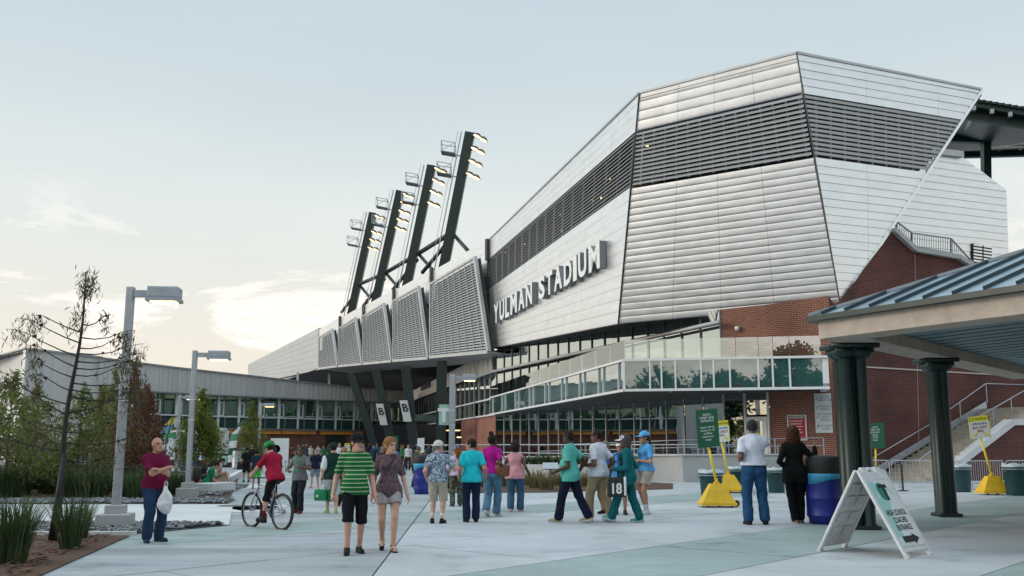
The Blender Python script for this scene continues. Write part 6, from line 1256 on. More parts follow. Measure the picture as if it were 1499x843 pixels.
    # ---- clothes
    hz = hem if hem is not None else -.04
    def f_shirt(g):
        e = .016 * loose * s; torso(g, e); g.ell(T(0, .005, .05 * h), ((.150 if fem else .158) * s * w + e * .7, .115 * s * w + e + belly * .6, .16 * s), .05)
        g.ell(T(0, 0, .0), ((.166 if fem else .156) * s * w + e * 1.25, .126 * s * w + e * 1.25, .13 * s + e), .04)
        for q in (-1, 1): g.ell(pel + rt * .068 * q * s - fwd * .060 * s - Z * .02 * h, (.088 * s * w + e * 1.3, .084 * s * w + e * 1.3, .10 * s + e), .03); g.cap(pel + rt * hip_w * q, pel + rt * hip_w * q * 1.05 + spine * (hz * h - .03), .092 * s * w + e, .098 * s * w + e, .04)
        if raglan is None and sleeve != 'none':
            u = dict(short=.66, half=.85, long=1.94)[sleeve]
            for sd in 'LR':
                g2 = Field(g.lo, g.lo + g.h * (g.n - 2), g.h); g2.n = g.n; g2.F = np.full(g.n, .25, np.float32); g2.ax = g.ax; arm(g2, sd, .010 * loose * s, u, .03)
                if u < 1: a_, b_ = J['a' + sd][:2]; g2.carve(lerp(a_, b_, u + .04), b_ - a_, .16 * s)
                g._mix((slice(None),) * 3, g2.F, .03)
        if sleeve == 'none' and fem: pass
        g.rough(.0065, 19)
        up_p = T(0, 0, .318 * h); g.cut(up_p, spine + fwd * .35); g.cut(T(0, 0, hz * h), -spine)
        g.ell(neck1 - spine * .005 + fwd * .02, (.060 * s, .064 * s, .05 * s), neg=True)
    if shirt is not None:
        sm_ = shirt_m or cloth(shirt); grow('shirt', f_shirt, sm_)
        if raglan is not None:
            def f_sl(g):
                for sd in 'LR': arm(g, sd, .024 * s, .80, .02)
                g.rough(.003, 24)
            grow('sleeves', f_sl, cloth(raglan))
        if collar is not None:
            def f_col(g): g.cap(neck0 + spine * .005, neck0 + spine * .03 + fwd * .008, .068 * s, .062 * s, .01); g.ell(neck0 + spine * .045 + fwd * .012, (.055 * s, .058 * s, .04 * s), neg=True)
            grow('collar', f_col, cloth(collar), lo_=neck0 - .14, hi_=neck0 + .16)
    if trousers is not None:
        tm = tr_m or cloth(trousers)
        def f_tr(g):
            e = .012 * s; g.ell(pel - Z * .005, ((.160 if fem else .150) * s * w + e, .120 * s * w + e, .115 * s + e), .03); g.ell(T(0, 0, .055 * h), (.128 * s * w + e, .100 * s * w + e + belly * .45, .07 * s), .04)
            for q in (-1, 1): g.ell(pel + rt * .068 * q * s - fwd * .060 * s - Z * .02 * h, (.088 * s * w + e * .6, .082 * s * w + e * .6, .095 * s), .03)
            for sd in 'LR':
                if cutleg is None: leg(g, sd, e + .014 * s, 1.93, .02, .020 * s)
                else:
                    g2 = Field(g.lo, g.lo + g.h * (g.n - 2), g.h); g2.n = g.n; g2.F = np.full(g.n, .25, np.float32); g2.ax = g.ax; leg(g2, sd, e + .012 * s, cutleg, .02, .010 * s)
                    a_, b_, c_ = J[sd][:3]; q_ = lerp(a_, b_, cutleg) if cutleg <= 1 else lerp(b_, c_, cutleg - 1); g2.carve(q_ + unit(b_ - a_) * .015, (b_ - a_) if cutleg <= 1 else (c_ - b_), .19 * s); g._mix((slice(None),) * 3, g2.F, .02)
            g.rough(.0065, 24); g.cut(T(0, 0, .068 * h), spine)
        grow('trousers' if cutleg is None else 'shorts', f_tr, tm)
    for sd in 'LR':
        _, kn_, ank, fd = J[sd]; tip = ank + fd * .165 * s - Z * .030 * h * (1 if fd[2] > -.2 else .4); fl_ = unit(fd * A_(1, 1, 0)); heel = ank - fl_ * .045 * s - Z * .026 * h
        if socks is not None:
            def f_so(g): g.cap(ank - Z * .01, lerp(ank, kn_, .30), .040 * s, .046 * s, .01)
            grow('sock', f_so, cloth(socks), lo_=np.minimum(ank, kn_) - .12, hi_=np.maximum(ank, kn_) + .12)
        if shoes is not None:
            def f_sh(g):
                if sandals: g.cap(heel - Z * .012, tip - Z * .010, .034 * s, .040 * s, .01); g.cut(ank - Z * .036 * h, Z)
                else: g.cap(heel, tip, .040 * s, .036 * s, .02); g.cap(ank - Z * .016 * h, tip, .046 * s, .030 * s, .02); g.cap(ank - Z * .02 * h, ank + Z * .004, .044 * s, .044 * s, .01)
            a0 = np.minimum(heel, tip) - .1; a1 = np.maximum(heel, tip) + .12; so = grow('shoe', f_sh, cloth(shoes, .6), lo_=a0, hi_=a1)
            if so and not sandals:
                def f_sole(g): g.cap(heel - Z * .016, tip - Z * .014, .041 * s, .041 * s, .01); g.cut(ank - Z * .033 * h - 0 * Z, Z) if abs(fd[2]) < .15 else None
                k_ = grow('sole', f_sole, cloth((.55, .55, .53) if sum(shoes) > .2 else (.02, .02, .02), .7), lo_=a0, hi_=a1)
                if k_: k_.parent = so
            if sandals and so:
                def f_st(g): mid = lerp(ank - Z * .02 * h, tip, .55); g.cap(mid - hx * .0 + Z * .012 - unit(np.cross(fl_, Z)) * .03 * s, mid + Z * .012 + unit(np.cross(fl_, Z)) * .03 * s, .018 * s, None, 0); g.cap(ank - Z * .012, ank + Z * .004, .042 * s, .042 * s, 0)
                k_ = grow('strap', f_st, cloth(shoes, .6), lo_=a0, hi_=a1)
                if k_: k_.parent = so
    # ---- hair and caps
    hlo, hhi = hc - .42 * s, hc + .26 * s; hlo[2] = hc[2] - (.62 if hair in ('long', 'pony') else .22) * s
    if hair and hair != 'bald':
        def f_h(g):
            big = dict(short=.008, buzz=.003, bob=.022, long=.018, bun=.012, afro=.045, pony=.012, curly=.035, braid=.016)[hair] * s; g.ell(Hd(0, -.018, .035), (.076 * hs + big, .095 * hs + big, .097 * hs + big), .02, hax)
            if hair in ('bob', 'long', 'curly'): g.ell(Hd(0, -.045, -.05), (.078 * s + big, .06 * s + big, .10 * s), .03, hax)
            if hair == 'curly': g.ell(Hd(0, -.05, -.09), (.125 * s, .095 * s, .15 * s), .03, hax)
            if hair == 'long':
                for x in (-.045, 0, .045): g.cap(Hd(x, -.085, -.02), T(x * 1.1 * s, -.15 * s, .17 * h), .045 * s, .022 * s, .03)
            if hair == 'bun': g.ell(Hd(0, -.05, .155), (.052 * s,) * 3, .02)
            if hair == 'braid': g.ell(Hd(0, -.10, -.05), (.06 * s, .045 * s, .05 * s), .02); g.cap(Hd(-.075, .01, .055), Hd(.0, -.10, -.045), .026 * s, None, .02)
            if hair == 'pony': g.cap(Hd(0, -.11, .01), Hd(.0, -.15, -.13), .03 * s, .016 * s, .02)
            g.rough(.011 if hair in ('curly', 'afro') else .0045, 62 if hair in ('curly', 'afro') else 55)
            if hair in ('short', 'buzz'): g.cut(Hd(0, .042, .0), hf * .9 + hu * -.75) ; g.cut(Hd(0, -.02, -.050), -hu)
            else: g.cut(Hd(0, .050, .03), hf * .95 - hu * .75)
        grow('hair', f_h, cloth(hairc, .7), min(rs, .010), lo_=hlo, hi_=hhi)
    if cap:
        def f_c(g):
            if cap == 'helmet': g.ell(Hd(0, -.015, .055), (.105 * hs, .135 * hs, .112 * hs), .01, hax); g.cut(Hd(0, 0, .022), -hu - hf * .12)
            elif cap == 'visor': g.ell(Hd(0, -.012, .045), (.090 * hs, .108 * hs, .092 * hs), .01, hax); g.cut(Hd(0, 0, .045), -hu); g.cut(Hd(0, 0, .085), hu)
            else: g.ell(Hd(0, -.014, .045), (.092 * hs, .112 * hs, .104 * hs), .01, hax); g.cut(Hd(0, 0, .045), -hu)
            if cap in ('cap', 'visor'):
                pass
        co = grow(dict(helmet='helmet', visor='visor').get(cap, 'cap'), f_c, cloth(capc, .35 if cap == 'helmet' else .8), min(rs, .010), lo_=hlo, hi_=hhi)
        if cap == 'helmet':
            vents = [prism([Hd(x - .010, y - .05, z), Hd(x + .010, y - .05, z), Hd(x + .010, y + .05, z), Hd(x - .010, y + .05, z)], hu * .012) for x, y, z in ((0, 0, .164), (.045, -.01, .155), (-.045, -.01, .155), (.0, -.11, .10))]; k_ = mk('vent', join(*vents), M['black'], root); k_.parent = co
        elif cap != 'hatx':
            bw_ = .085; rows_ = 9; pts_ = []
            for i in range(rows_):
                t = -1 + 2 * i / (rows_ - 1); x = bw_ * t; y1 = .090 * math.sqrt(max(0, 1 - t * t * .75)) + .035; y2 = (.195 if cap != 'hat' else .20) - .085 * t * t; pts_.append((x, y1 * .95, y2, -.012 * t * t))
            V2 = []
            for x, y1, y2, dz in pts_: V2 += [Hd(x, y1 - .02, .052 + dz), Hd(x, y2, .038 + dz), Hd(x, y1 - .02, .044 + dz), Hd(x, y2, .031 + dz)]
            F2 = []
            for i in range(rows_ - 1): o_ = i * 4; F2 += [[o_, o_ + 1, o_ + 5, o_ + 4], [o_ + 2, o_ + 6, o_ + 7, o_ + 3], [o_ + 1, o_ + 3, o_ + 7, o_ + 5]]
            k_ = mk('brim', (np.array(V2), F2), cloth(brim or capc, .8), root, True); k_.parent = co
            if cap == 'hat': k2 = mk('back_brim', prism([Hd(.09 * math.cos(q), .11 * math.sin(q) - .014, .042) if j else None for j, q in ((1, q) for q in np.linspace(math.pi, 2 * math.pi, 8))] + [Hd(.12 * math.cos(q), .155 * math.sin(q) - .014, .030) for q in np.linspace(2 * math.pi, math.pi, 8)], hu * .008), cloth(capc, .8), root); k2.parent = co
    ctx = dict(root=root, T=T, Hd=Hd, J=J, s=s, h=h, pel=pel, fwd=fwd, rt=rt, spine=spine, hx=hx, hf=hf, hu=hu, neck0=neck0)
    for e in extras: e(ctx)
    return ctx
# ---- worn things that are parts of the person
def shades(c): mk('sunglasses', join(*[prism([c['Hd'](x + q * .024, .098, z) for x, z in ((-.022, .008), (.022, .008), (.022, .034), (-.022, .034))], c['hf'] * .008) for q in (-1.25, 1.25)], tube([c['Hd'](-.08, .0, .03), c['Hd'](-.05, .095, .03), c['Hd'](.05, .095, .03), c['Hd'](.08, .0, .03)], .004, 5)), M['black'], c['root'])
def lanyard(col, drop=.17):
    def f(c):
        T, s, h = c['T'], c['s'], c['h']; y = .135 * s
        mk('lanyard', join(*[tube([T(q * .065, -.04, .33 * h), T(q * .075, .07, .30 * h), T(q * .05, y + .005, .25 * h), T(0, y + .03, (.285 - drop) * h)], .009, 5) for q in (-1, 1)], xf(box(0, 0, 0, .05, .008, .07), Matrix.Translation(T(0, y + .035, (.265 - drop) * h)))), cloth(col, .6), c['root'])
    return f
def watch(sd, col=(.02, .02, .02)):
    def f(c): a, b = c['J']['a' + sd][1:3]; d = unit(b - a); q = b - d * .02; mk('wristband', tube([q - d * .012, q + d * .012], .034 * c['s'], 10), cloth(col, .5), c['root'])
    return f
def belt(col=(.06, .03, .02)):
    def f(c):
        ang = np.linspace(0, 2 * math.pi, 24, endpoint=False); mk('belt', tube([c['T'](.158 * c['s'] * math.cos(q), .124 * c['s'] * math.sin(q), .050 * c['h']) for q in ang], .018, 6, True), cloth(col, .5), c['root'])
    return f
def to_world(ctx, p): return np.array(Matrix.Translation(ctx['root'].location) @ Matrix.Rotation(ctx['root'].rotation_euler.z, 4, 'Z') @ Vector(p))
# ================================================================== the cast
def who(px, py, top, d=None):
    g = G(px, py) if d is None else A_(*(P(px, 650, d)[:2]), 0); return (g[0], g[1]), float(P(px, top, g[1])[2]) * 1.012
def armset(h, **k): return k
def DOWN(sg, h, y=.02, x=.25, z=-.335): return (sg * x, y, z * h)
jeans = cloth((.022, .05, .105), .9, .4); jeans_l = cloth((.09, .19, .30), .9, .4); jeans_d = cloth((.012, .022, .055), .9, .4); khaki = (.36, .28, .17); stonec = (.42, .38, .31)
# bald man with folded arms
p, h = who(221, 793, 640)
c = person(p, 228, 'bald man in maroon tee and jeans with folded arms', h, 'm', 1.16, .055, 'pink', .0105, shirt=(.16, .010, .045), hem=-.03, tr_m=jeans, trousers=(.02, .05, .1), shoes=(.02, .035, .09), turn=4, nod=-8, legs=dict(L=(-.12, .02, 0), R=(.12, .06, 0), toeL=(-.3, 1, 0), toeR=(.35, 1, 0)),
           arms=dict(L=(.09, .235, -.235), R=(-.09, .262, -.205), poleL=A_(-1, -.1, -.8), poleR=A_(1, -.1, -.8), fistL=.6, fistR=.6))
def plastic_bag(at_, label, col, w=.26, h_=.46, m=None):
    t = thing('carrier_bag', label, 'bag', at_); ff = Field((-.25, -.2, -h_ - .1), (.25, .2, .15), .012); ff.ell((0, 0, -h_ * .6), (w * .5, w * .32, h_ * .42), .02); ff.cap((0, 0, -h_ * .3), (0, 0, 0), w * .22, .02, .05); ff.rough(.012, 26); V_, Q = ff.skin(); bulk('pouch', V_, Q, m or cloth(col, .3, .6), t, True); mk('handles', tube([(-.02, 0, -.04), (-.025, 0, .06), (.0, 0, .09), (.025, 0, .06), (.02, 0, -.04)], .008, 5), m or cloth(col, .3, .6), t); return t
J = c['J']; e = to_world(c, lerp(J['aL'][1], J['aL'][2], .45)); plastic_bag(P(243, 712, e[1] - .12), 'white carrier bag hanging from the arm of the bald man', (.72, .74, .76))
# couple walking towards the viewer
p, h = who(517, 810, 633)
person(p, 196, 'man in green striped polo, black cap and black shorts walking towards the viewer', h - .02, 'm', 1.03, .01, 'fair', .0105, shirt=(.02, .2, .05), shirt_m=pattern('stripe', (.010, .13, .03), (.42, .55, .36), 15.5), collar=(.015, .15, .035), hem=-.045, loose=1.5, trousers=(.008, .008, .010), cutleg=1.04, shoes=(.014, .014, .016), hair='short', hairc=(.03, .018, .010), cap='cap', capc=(.009, .009, .011), turn=30, nod=2,
       legs=dict(L=(-.10, -.10, .0), R=(.11, .12, 0), toeR=(.15, 1, 0), toeL=(-.15, 1, 0)), arms=dict(L=(-.30, .10, -.335 * h), R=(.33, -.05, -.325 * h), fistR=.9, fistL=.5))
p, h = who(567, 806, 640)
def strap(c):
    T, hh = c['T'], c['h']; mk('bag_strap', tube([T(-.11, .02, .325 * hh), T(-.06, .12, .27 * hh), T(.03, .172, .20 * hh), T(.12, .13, .09 * hh), T(.16, .05, .02 * hh)], .009, 5), M['black'], c['root'])
person(p, 192, 'woman in mauve top and pale grey shorts walking beside the striped polo man', h, 'f', 1.04, .0, 'fair', .0105, shirt=(.12, .07, .085), shirt_m=pattern('spots', (.085, .055, .070), (.16, .10, .12), 42), hem=-.075, loose=1.1, trousers=(.40, .36, .36), cutleg=.40, shoes=(.018, .014, .012), sandals=True, hair='braid', hairc=(.26, .12, .045), turn=32,
       legs=dict(L=(-.07, .16, 0), R=(.07, -.20, .06), toeR=(.1, 1, -.5)), arms=dict(L=(-.30, .06, -.335 * h), R=(.26, -.06, -.335 * h)), extras=(strap, watch('L', (.5, .5, .5))))
# cyclist and bicycle
def bicycle(base, yaw, label, frame_c, scale=1.0, turn=0.0):
    t = thing('bicycle', label, 'bicycle', base, R(yaw)); t.scale = (scale,) * 3; fm = mat('bicycle_paint', frame_c, .3, .5); r = .335
    def wheel(y, nm='wheel'):
        ang = np.linspace(0, 2 * math.pi, 52, endpoint=False); w_ = mk('wheel', tube([(0, y + (r - .03) * math.cos(a), r + (r - .03) * math.sin(a)) for a in ang], .011, 6, True), M['galv'], t, True); mk('tyre', tube([(0, y + r * math.cos(a), r + r * math.sin(a)) for a in ang], .031, 8, True), M['black'], w_, True)
        mk('spokes', join(*[tube([(.03 * (1 if i % 2 else -1), y + .02 * math.cos(a + .4), r + .02 * math.sin(a + .4)), (0, y + (r - .03) * math.cos(a), r + (r - .03) * math.sin(a))], .0022, 3) for i, a in enumerate(np.linspace(0, 2 * math.pi, 24, endpoint=False))]), M['galv'], w_); mk('hub', xf(lathe([(.03, -.05), (.02, 0), (.03, .05)], 10), Matrix.Translation((0, y, r)) @ Matrix.Rotation(R(90), 4, 'Y')), M['galv'], w_)
    wheel(.52); wheel(-.52)
    bb, seat_t, head_t, head_b, hubR, hubF = (0, -.09, .29), (0, -.24, .80), (0, .32, .84), (0, .36, .70), (0, -.52, r), (0, .52, r)
    mk('frame', join(tube([bb, seat_t], .018, 8), tube([seat_t, head_t], .018, 8), tube([bb, head_b], .023, 8), tube([head_t, head_b], .022, 8), *[tube([bb, (x, -.50, r)], .012, 6) for x in (-.05, .05)], *[tube([(0, -.22, .75), (x, -.50, r)], .010, 6) for x in (-.05, .05)]), fm, t, True)
    mk('fork', join(*[tube([(x * .7, .365, .68), (x, .42, .55), (x, .52, r)], .016, 8) for x in (-.055, .055)], tube([(-.05, .365, .69), (.05, .365, .69)], .02, 8)), M['galv'], t, True)
    mk('handlebar', join(tube([(0, .31, .84), (0, .33, .97)], .016, 8), tube([(-.30, .26, 1.0), (-.12, .34, .98), (.12, .34, .98), (.30, .26, 1.0)], .013, 8), tube([(-.31, .255, 1.0), (-.21, .30, .99)], .018, 8), tube([(.31, .255, 1.0), (.21, .30, .99)], .018, 8)), M['black'], t, True)
    ff = Field((-.12, -.45, .82), (.12, -.02, 1.0), .012); ff.cap((0, -.34, .93), (0, -.12, .925), .065, .025, .02); ff.cut((0, 0, .945), Z); V_, Q = ff.skin(); bulk('saddle', V_, Q, M['black'], t, True); mk('seat_post', tube([seat_t, (0, -.27, .91)], .013, 8), M['galv'], t)
    ck_ = mk('crank', join(xf(lathe([(.085, -.006), (.085, .006)], 18), Matrix.Translation((.05, -.09, .29)) @ Matrix.Rotation(R(90), 4, 'Y')), beam((-.07, -.09, .29), (-.07, -.09, .12), .015, .03), beam((.07, -.09, .29), (.07, -.09, .46), .015, .03)), M['dkgrey'], t); mk('pedal', box(-.13, -.09, .12, .10, .08, .025), M['black'], ck_); mk('pedal', box(.13, -.09, .46, .10, .08, .025), M['black'], ck_); mk('chain', tube([(.05, -.09, .375), (.05, -.52, r + .04), (.05, -.55, r), (.05, -.52, r - .04), (.05, -.09, .205)], .006, 4), M['dkgrey'], t); mk('cassette', xf(lathe([(.05, -.02), (.03, .02)], 14), Matrix.Translation((.05, -.52, r)) @ Matrix.Rotation(R(90), 4, 'Y')), M['galv'], t)
    return t
wf, wr_ = G(367, 770.5), G(413, 775); bc = (wf + wr_) / 2; yaw_b = math.degrees(math.atan2(-(wf - wr_)[0], (wf - wr_)[1])); bicycle(bc, yaw_b, 'silver mountain bicycle ridden by the boy in the green helmet', (.45, .48, .5), 1.0)
person((bc[0], bc[1], 0), yaw_b, 'boy in red tee and green bicycle helmet riding the silver bicycle', 1.62, 'm', .98, 0, 'fair', .0105, pelvis=(0, -.25, 1.0), lean=21, shirt=(.33, .012, .04), hem=-.05, loose=1.4, trousers=(.010, .010, .012), cutleg=1.12, shoes=(.03, .025, .03), socks=(.16, .012, .03), hair='short', hairc=(.03, .02, .015), cap='helmet', capc=(.012, .22, .05), turn=8,
       legs=dict(L=(-.13, -.06, .115), R=(.13, -.04, .47), poleL=A_(-.25, 1, .2), poleR=A_(.3, 1, .4)), arms=dict(L=(-.27, .48, -.30), R=(.27, .48, -.30), poleL=A_(-1, -.2, -.4), poleR=A_(1, -.2, -.4), fistL=1.0, fistR=1.0))
p, h = who(497, 737, 655); bicycle((p[0] + .12, p[1] + 1.3, 0), 8, 'dark bicycle mostly hidden behind the man in striped polo', (.03, .03, .03), 1.0)
# middle distance, left of the couple
p, h = who(437, 751, 652)
person(p, 168, 'man in grey tee with bright green lanyard and dark trousers', h, 'm', 1.03, 0, 'brown', .012, shirt=(.17, .175, .18), hem=-.05, loose=1.4, trousers=(.018, .022, .03), shoes=(.16, .02, .02), hair='buzz', turn=12, nod=8, legs=dict(L=(-.09, .10, 0), R=(.10, -.12, .02)), arms=dict(L=(-.12, .28, -.22), R=(.16, .26, -.34), poleL=A_(-1, -.3, -.6), poleR=A_(1, -.5, -.5), fistL=1, fistR=.8), extras=(lanyard((.03, .38, .10)),))
p, h = who(399, 729, 655); person(p, 176, 'man in dark plum long sleeved shirt and black trousers behind the cyclist', h, 'm', 1.02, 0, 'dark', .014, shirt=(.13, .025, .05), sleeve='long', hem=-.06, loose=1.3, trousers=(.012, .012, .016), hair='buzz', cap='cap', capc=(.03, .03, .035), legs=dict(L=(-.1, .1, 0), R=(.1, -.1, 0)))
p, h = who(360, 706, 654); person(p, 15, 'person in black shirt carrying a black bag left of the cyclist', h, 'm', 1.05, 0, 'tan', .018, shirt=(.010, .014, .012), hem=-.06, loose=1.3, trousers=(.02, .02, .02), cutleg=.95, hair='short')
q = to_world(dict(root=bpy.data.objects['person.005'] if 'person.005' in bpy.data.objects else None), (0, 0, 0)) if False else G(352, 706); bg_ = thing('shoulder_bag', 'small black bag hanging beside the person in black shirt', 'bag', (q[0], q[1], .55)); mk('pouch', bbox(0, 0, .18, .36, .16, .36, .05), M['black'], bg_, True); mk('strap', tube([(-.14, 0, .34), (.05, 0, .75), (.12, 0, .36)], .012, 5), M['black'], bg_)
p, h = who(374, 716, 658); person(p, 8, 'boy in navy tee and lime green shorts left of the cyclist', h, 'm', .95, 0, 'tan', .016, shirt=(.02, .035, .06), hem=-.05, loose=1.4, trousers=(.05, .62, .06), cutleg=.92, shoes=(.15, .2, .3), hair='short')
p, h = who(461, 714, 657); person(p, 182, 'man in navy tee, grey shorts and orange shoes facing the viewer', h, 'm', 1.03, 0, 'fair', .015, shirt=(.012, .016, .045), hem=-.05, loose=1.3, trousers=(.16, .20, .23), cutleg=.92, shoes=(.75, .16, .10), hair='buzz', hairc=(.12, .08, .05), legs=dict(L=(-.1, -.08, 0), R=(.12, .12, 0)))
p, h = who(485, 752, 648)
cr_ = person(p, 14, 'man in dark green shirt with white sleeves and cap seen from behind', h, 'm', 1.04, 0, 'fair', .012, shirt=(.010, .04, .028), raglan=(.62, .65, .68), hem=-.05, loose=1.4, trousers=(.50, .53, .56), cutleg=.97, shoes=(.25, .40, .10), hair='short', cap='cap', capc=(.008, .035, .025), turn=-8, legs=dict(L=(-.09, .10, 0), R=(.10, -.10, 0)), extras=(watch('L'),))
gb = cloth((.02, .22, .10), .6); hw = to_world(cr_, cr_['J']['aL'][2]); bgt = thing('green_tote', 'green cooler bag held by the man with white sleeves', 'bag', (hw[0], hw[1], hw[2] - .55), R(-15))
mk('pouch', bbox(-.02, 0, .18, .30, .16, .27, .04), gb, bgt, True); mk('handles', join(tube([(-.12, -.06, .3), (0, -.03, .52), (.10, -.06, .3)], .009, 5), tube([(-.12, .06, .3), (0, .03, .52), (.10, .06, .3)], .009, 5)), cloth((.6, .62, .62)), bgt); mk('patch', bbox(-.06, -.102, .16, .05, .01, .05, .004), M['white'], bgt)
bgt2 = thing('green_pouch_bag', 'second soft green bag hanging beside the green cooler bag', 'bag', (hw[0] + .26, hw[1] + .1, hw[2] - .52), R(20)); mk('pouch', bbox(0, 0, .14, .26, .18, .30, .06), gb, bgt2, True); mk('handles', tube([(-.1, 0, .28), (-.16, 0, .48), (.08, 0, .28)], .009, 5), gb, bgt2)
p, h = who(504, 0, 655, 26.5); person(p, 185, 'woman in sunglasses half hidden behind the striped polo man', h, 'f', 1, 0, 'fair', .016, shirt=(.05, .05, .06), hair='bob', hairc=(.30, .18, .09), trousers=(.02, .02, .03), extras=(shades,))
# group left of the glass front
p, h = who(640, 766, 645)
person(p, 352, 'man in white sun hat, blue leaf print shirt and cargo shorts', h, 'm', 1.14, .03, 'fair', .011, shirt=(.3, .35, .4), shirt_m=pattern('floral', (.05, .09, .17), (.42, .50, .55), 17), hem=-.03, loose=1.5, trousers=stonec, cutleg=1.0, shoes=(.014, .014, .014), socks=(.72, .74, .78), hair='short', hairc=(.25, .23, .2), cap='hat', capc=(.60, .60, .56), turn=-40, legs=dict(L=(-.11, 0, 0), R=(.10, .0, 0)), arms=dict(L=(-.25, .06, -.50), R=(.36, .26, -.16), poleR=A_(.5, -.6, -1), fistR=.9))
p, h = who(668, 741, 653); person(p, 12, 'woman in lilac jacket and blue cap with long auburn hair', h, 'f', .95, 0, 'fair', .012, shirt=(.62, .48, .66), sleeve='long', hem=-.02, trousers=(.06, .07, .05), tr_m=pattern('spots', (.03, .045, .035), (.14, .15, .12), 16), shoes=(.05, .06, .05), hair='long', hairc=(.20, .075, .025), cap='cap', capc=(.12, .32, .52), turn=35, arms=dict(L=(-.32, .10, -.45), R=(.24, .05, -.55)))
p, h = who(690, 764, 642); person(p, 8, 'man in bright aqua polo and dark blue jeans seen from behind', h, 'm', 1.06, .02, 'tan', .011, shirt=(.02, .52, .60), hem=-.055, loose=1.5, collar=(.02, .50, .58), tr_m=jeans_d, shoes=(.014, .012, .012), hair='short', hairc=(.02, .016, .014), turn=62, arms=dict(L=(-.27, .10, -.52), R=(.30, .02, -.52)), legs=dict(L=(-.10, 0, 0), R=(.10, .03, 0)))
p, h = who(720, 756, 636)
cm = person(p, 345, 'woman in magenta top and tight blue jeans with hair in a bun', h, 'f', 1.12, 0, 'dark', .011, shirt=(.40, .012, .24), hem=-.005, tr_m=jeans_l, shoes=(.5, .5, .5), hair='bun', turn=-30, legs=dict(L=(-.06, -.26, .10), R=(.08, .10, 0), toeL=(0, 1, -.7)), arms=dict(L=(-.27, .05, -.52), R=(.28, .02, -.52)))
hw = to_world(cm, cm['T'](.27, -.08, .02 * h)); hb = thing('handbag', 'brown leather handbag on the shoulder of the woman in magenta', 'bag', (hw[0], hw[1], hw[2] - .12), R(-20)); lea = mat('brown_leather', (.16, .055, .025), .45, noise=.2, scale=8); mk('pouch', bbox(0, 0, .14, .36, .15, .28, .06), lea, hb, True); mk('strap', join(tube([(-.13, 0, .26), (-.13, .06, .60), (-.10, .10, .68), (-.02, .06, .55), (.12, 0, .26)], .012, 6)), lea, hb, True); mk('buckle', box(-.13, -.01, .34, .03, .02, .05), mat('brass', (.6, .42, .12), .35, .9), hb)
p, h = who(754, 749, 648); person(p, 352, 'woman in pink sleeveless top and blue jeans with short dark hair', h, 'f', 1.34, .03, 'dark', .012, shirt=(.62, .30, .33), sleeve='none', hem=-.055, loose=1.3, tr_m=cloth((.05, .11, .19), .9, .4), shoes=(.62, .28, .36), hair='afro', turn=-10, legs=dict(L=(-.10, -.08, .02), R=(.12, .08, 0)), arms=dict(L=(-.32, .05, -.48), R=(.34, .08, -.46)))
# group walking past the glass front
p, h = who(835, 765, 630); person(p, 68, 'tall man in sea green shirt and navy trousers walking left', h, 'm', 1.08, .015, 'dark', .011, shirt=(.10, .44, .38), hem=-.085, loose=1.8, trousers=(.008, .012, .032), shoes=(.34, .27, .18), hair='buzz', turn=-8, legs=dict(L=(-.09, .24, 0), R=(.08, -.38, .05), toeR=(.1, 1, -.5)), arms=dict(L=(-.27, .22, -.52), R=(.27, -.12, -.54)), extras=(watch('L'),))
p, h = who(877, 763, 629); person(p, 52, 'man in white tee and khaki trousers with green wristband', h, 'm', 1.12, .02, 'brown', .011, shirt=(.66, .68, .75), hem=-.045, loose=1.7, trousers=khaki, shoes=(.55, .5, .48), hair='buzz', turn=22, legs=dict(L=(-.09, .20, 0), R=(.10, -.26, .04), toeR=(.1, 1, -.4)), arms=dict(L=(-.28, .20, -.42), R=(.27, .0, -.54), fistL=.8), extras=(watch('L', (.10, .55, .06)),))
p, h = who(909, 753, 646); person(p, 172, 'woman in blue jacket and white visor facing the viewer', h, 'f', .98, 0, 'tan', .012, shirt=(.07, .28, .62), sleeve='long', hem=-.04, loose=1.3, trousers=stonec, cutleg=.5, shoes=(.03, .03, .03), hair='pony', hairc=(.03, .02, .015), cap='visor', capc=(.72, .73, .72), arms=dict(L=(-.16, .24, -.36), R=(.20, .20, -.30)), extras=(lanyard((.04, .05, .05)), shades))
p, h = who(888, 752, 646); person(p, 150, 'woman in white visor almost hidden behind the man in white tee', h, 'f', .98, 0, 'tan', .014, shirt=(.07, .28, .62), hem=-.04, trousers=stonec, cutleg=.5, shoes=(.014, .014, .016), hair='bob', hairc=(.20, .16, .12), cap='visor', capc=(.72, .73, .72))
p, h = who(919, 765, 636)
ct_ = person(p, 78, 'woman in dark teal tracksuit and white cap walking left', h - .01, 'f', 1.16, .01, 'brown', .011, shirt=(.008, .115, .13), sleeve='long', hem=-.10, loose=1.8, trousers=(.008, .105, .12), shoes=(.10, .42, .34), hair='bob', hairc=(.06, .055, .05), cap='cap', capc=(.72, .74, .80), legs=dict(L=(-.08, .34, .02), R=(.08, -.26, .0), toeL=(0, 1, .3)), arms=dict(L=(-.22, .25, -.40), R=(.26, .04, -.50), poleL=A_(-.5, -1, -.3)))
hw = G(913, 767); tb_ = thing('tote_bag', 'black tote bag with white 18 carried by the woman in teal', 'bag', (hw[0] - .12, p[1] - .26, .56), R(6)); mk('pouch', bbox(0, 0, .20, .42, .10, .42, .04), M['black'], tb_, True); mk('side_panel', bbox(.17, -.035, .22, .06, .06, .40, .025), M['white'], tb_, True)
mk('number', put(text_shape('18', .30, .004, .03, .85), A_(-.03, -.056, .07), A_(1, 0, 0), Z), M['white'], tb_); mk('strap', join(tube([(-.16, 0, .40), (-.02, .05, .88), (.10, .14, .90), (.15, 0, .40)], .014, 6)), M['black'], tb_, True)
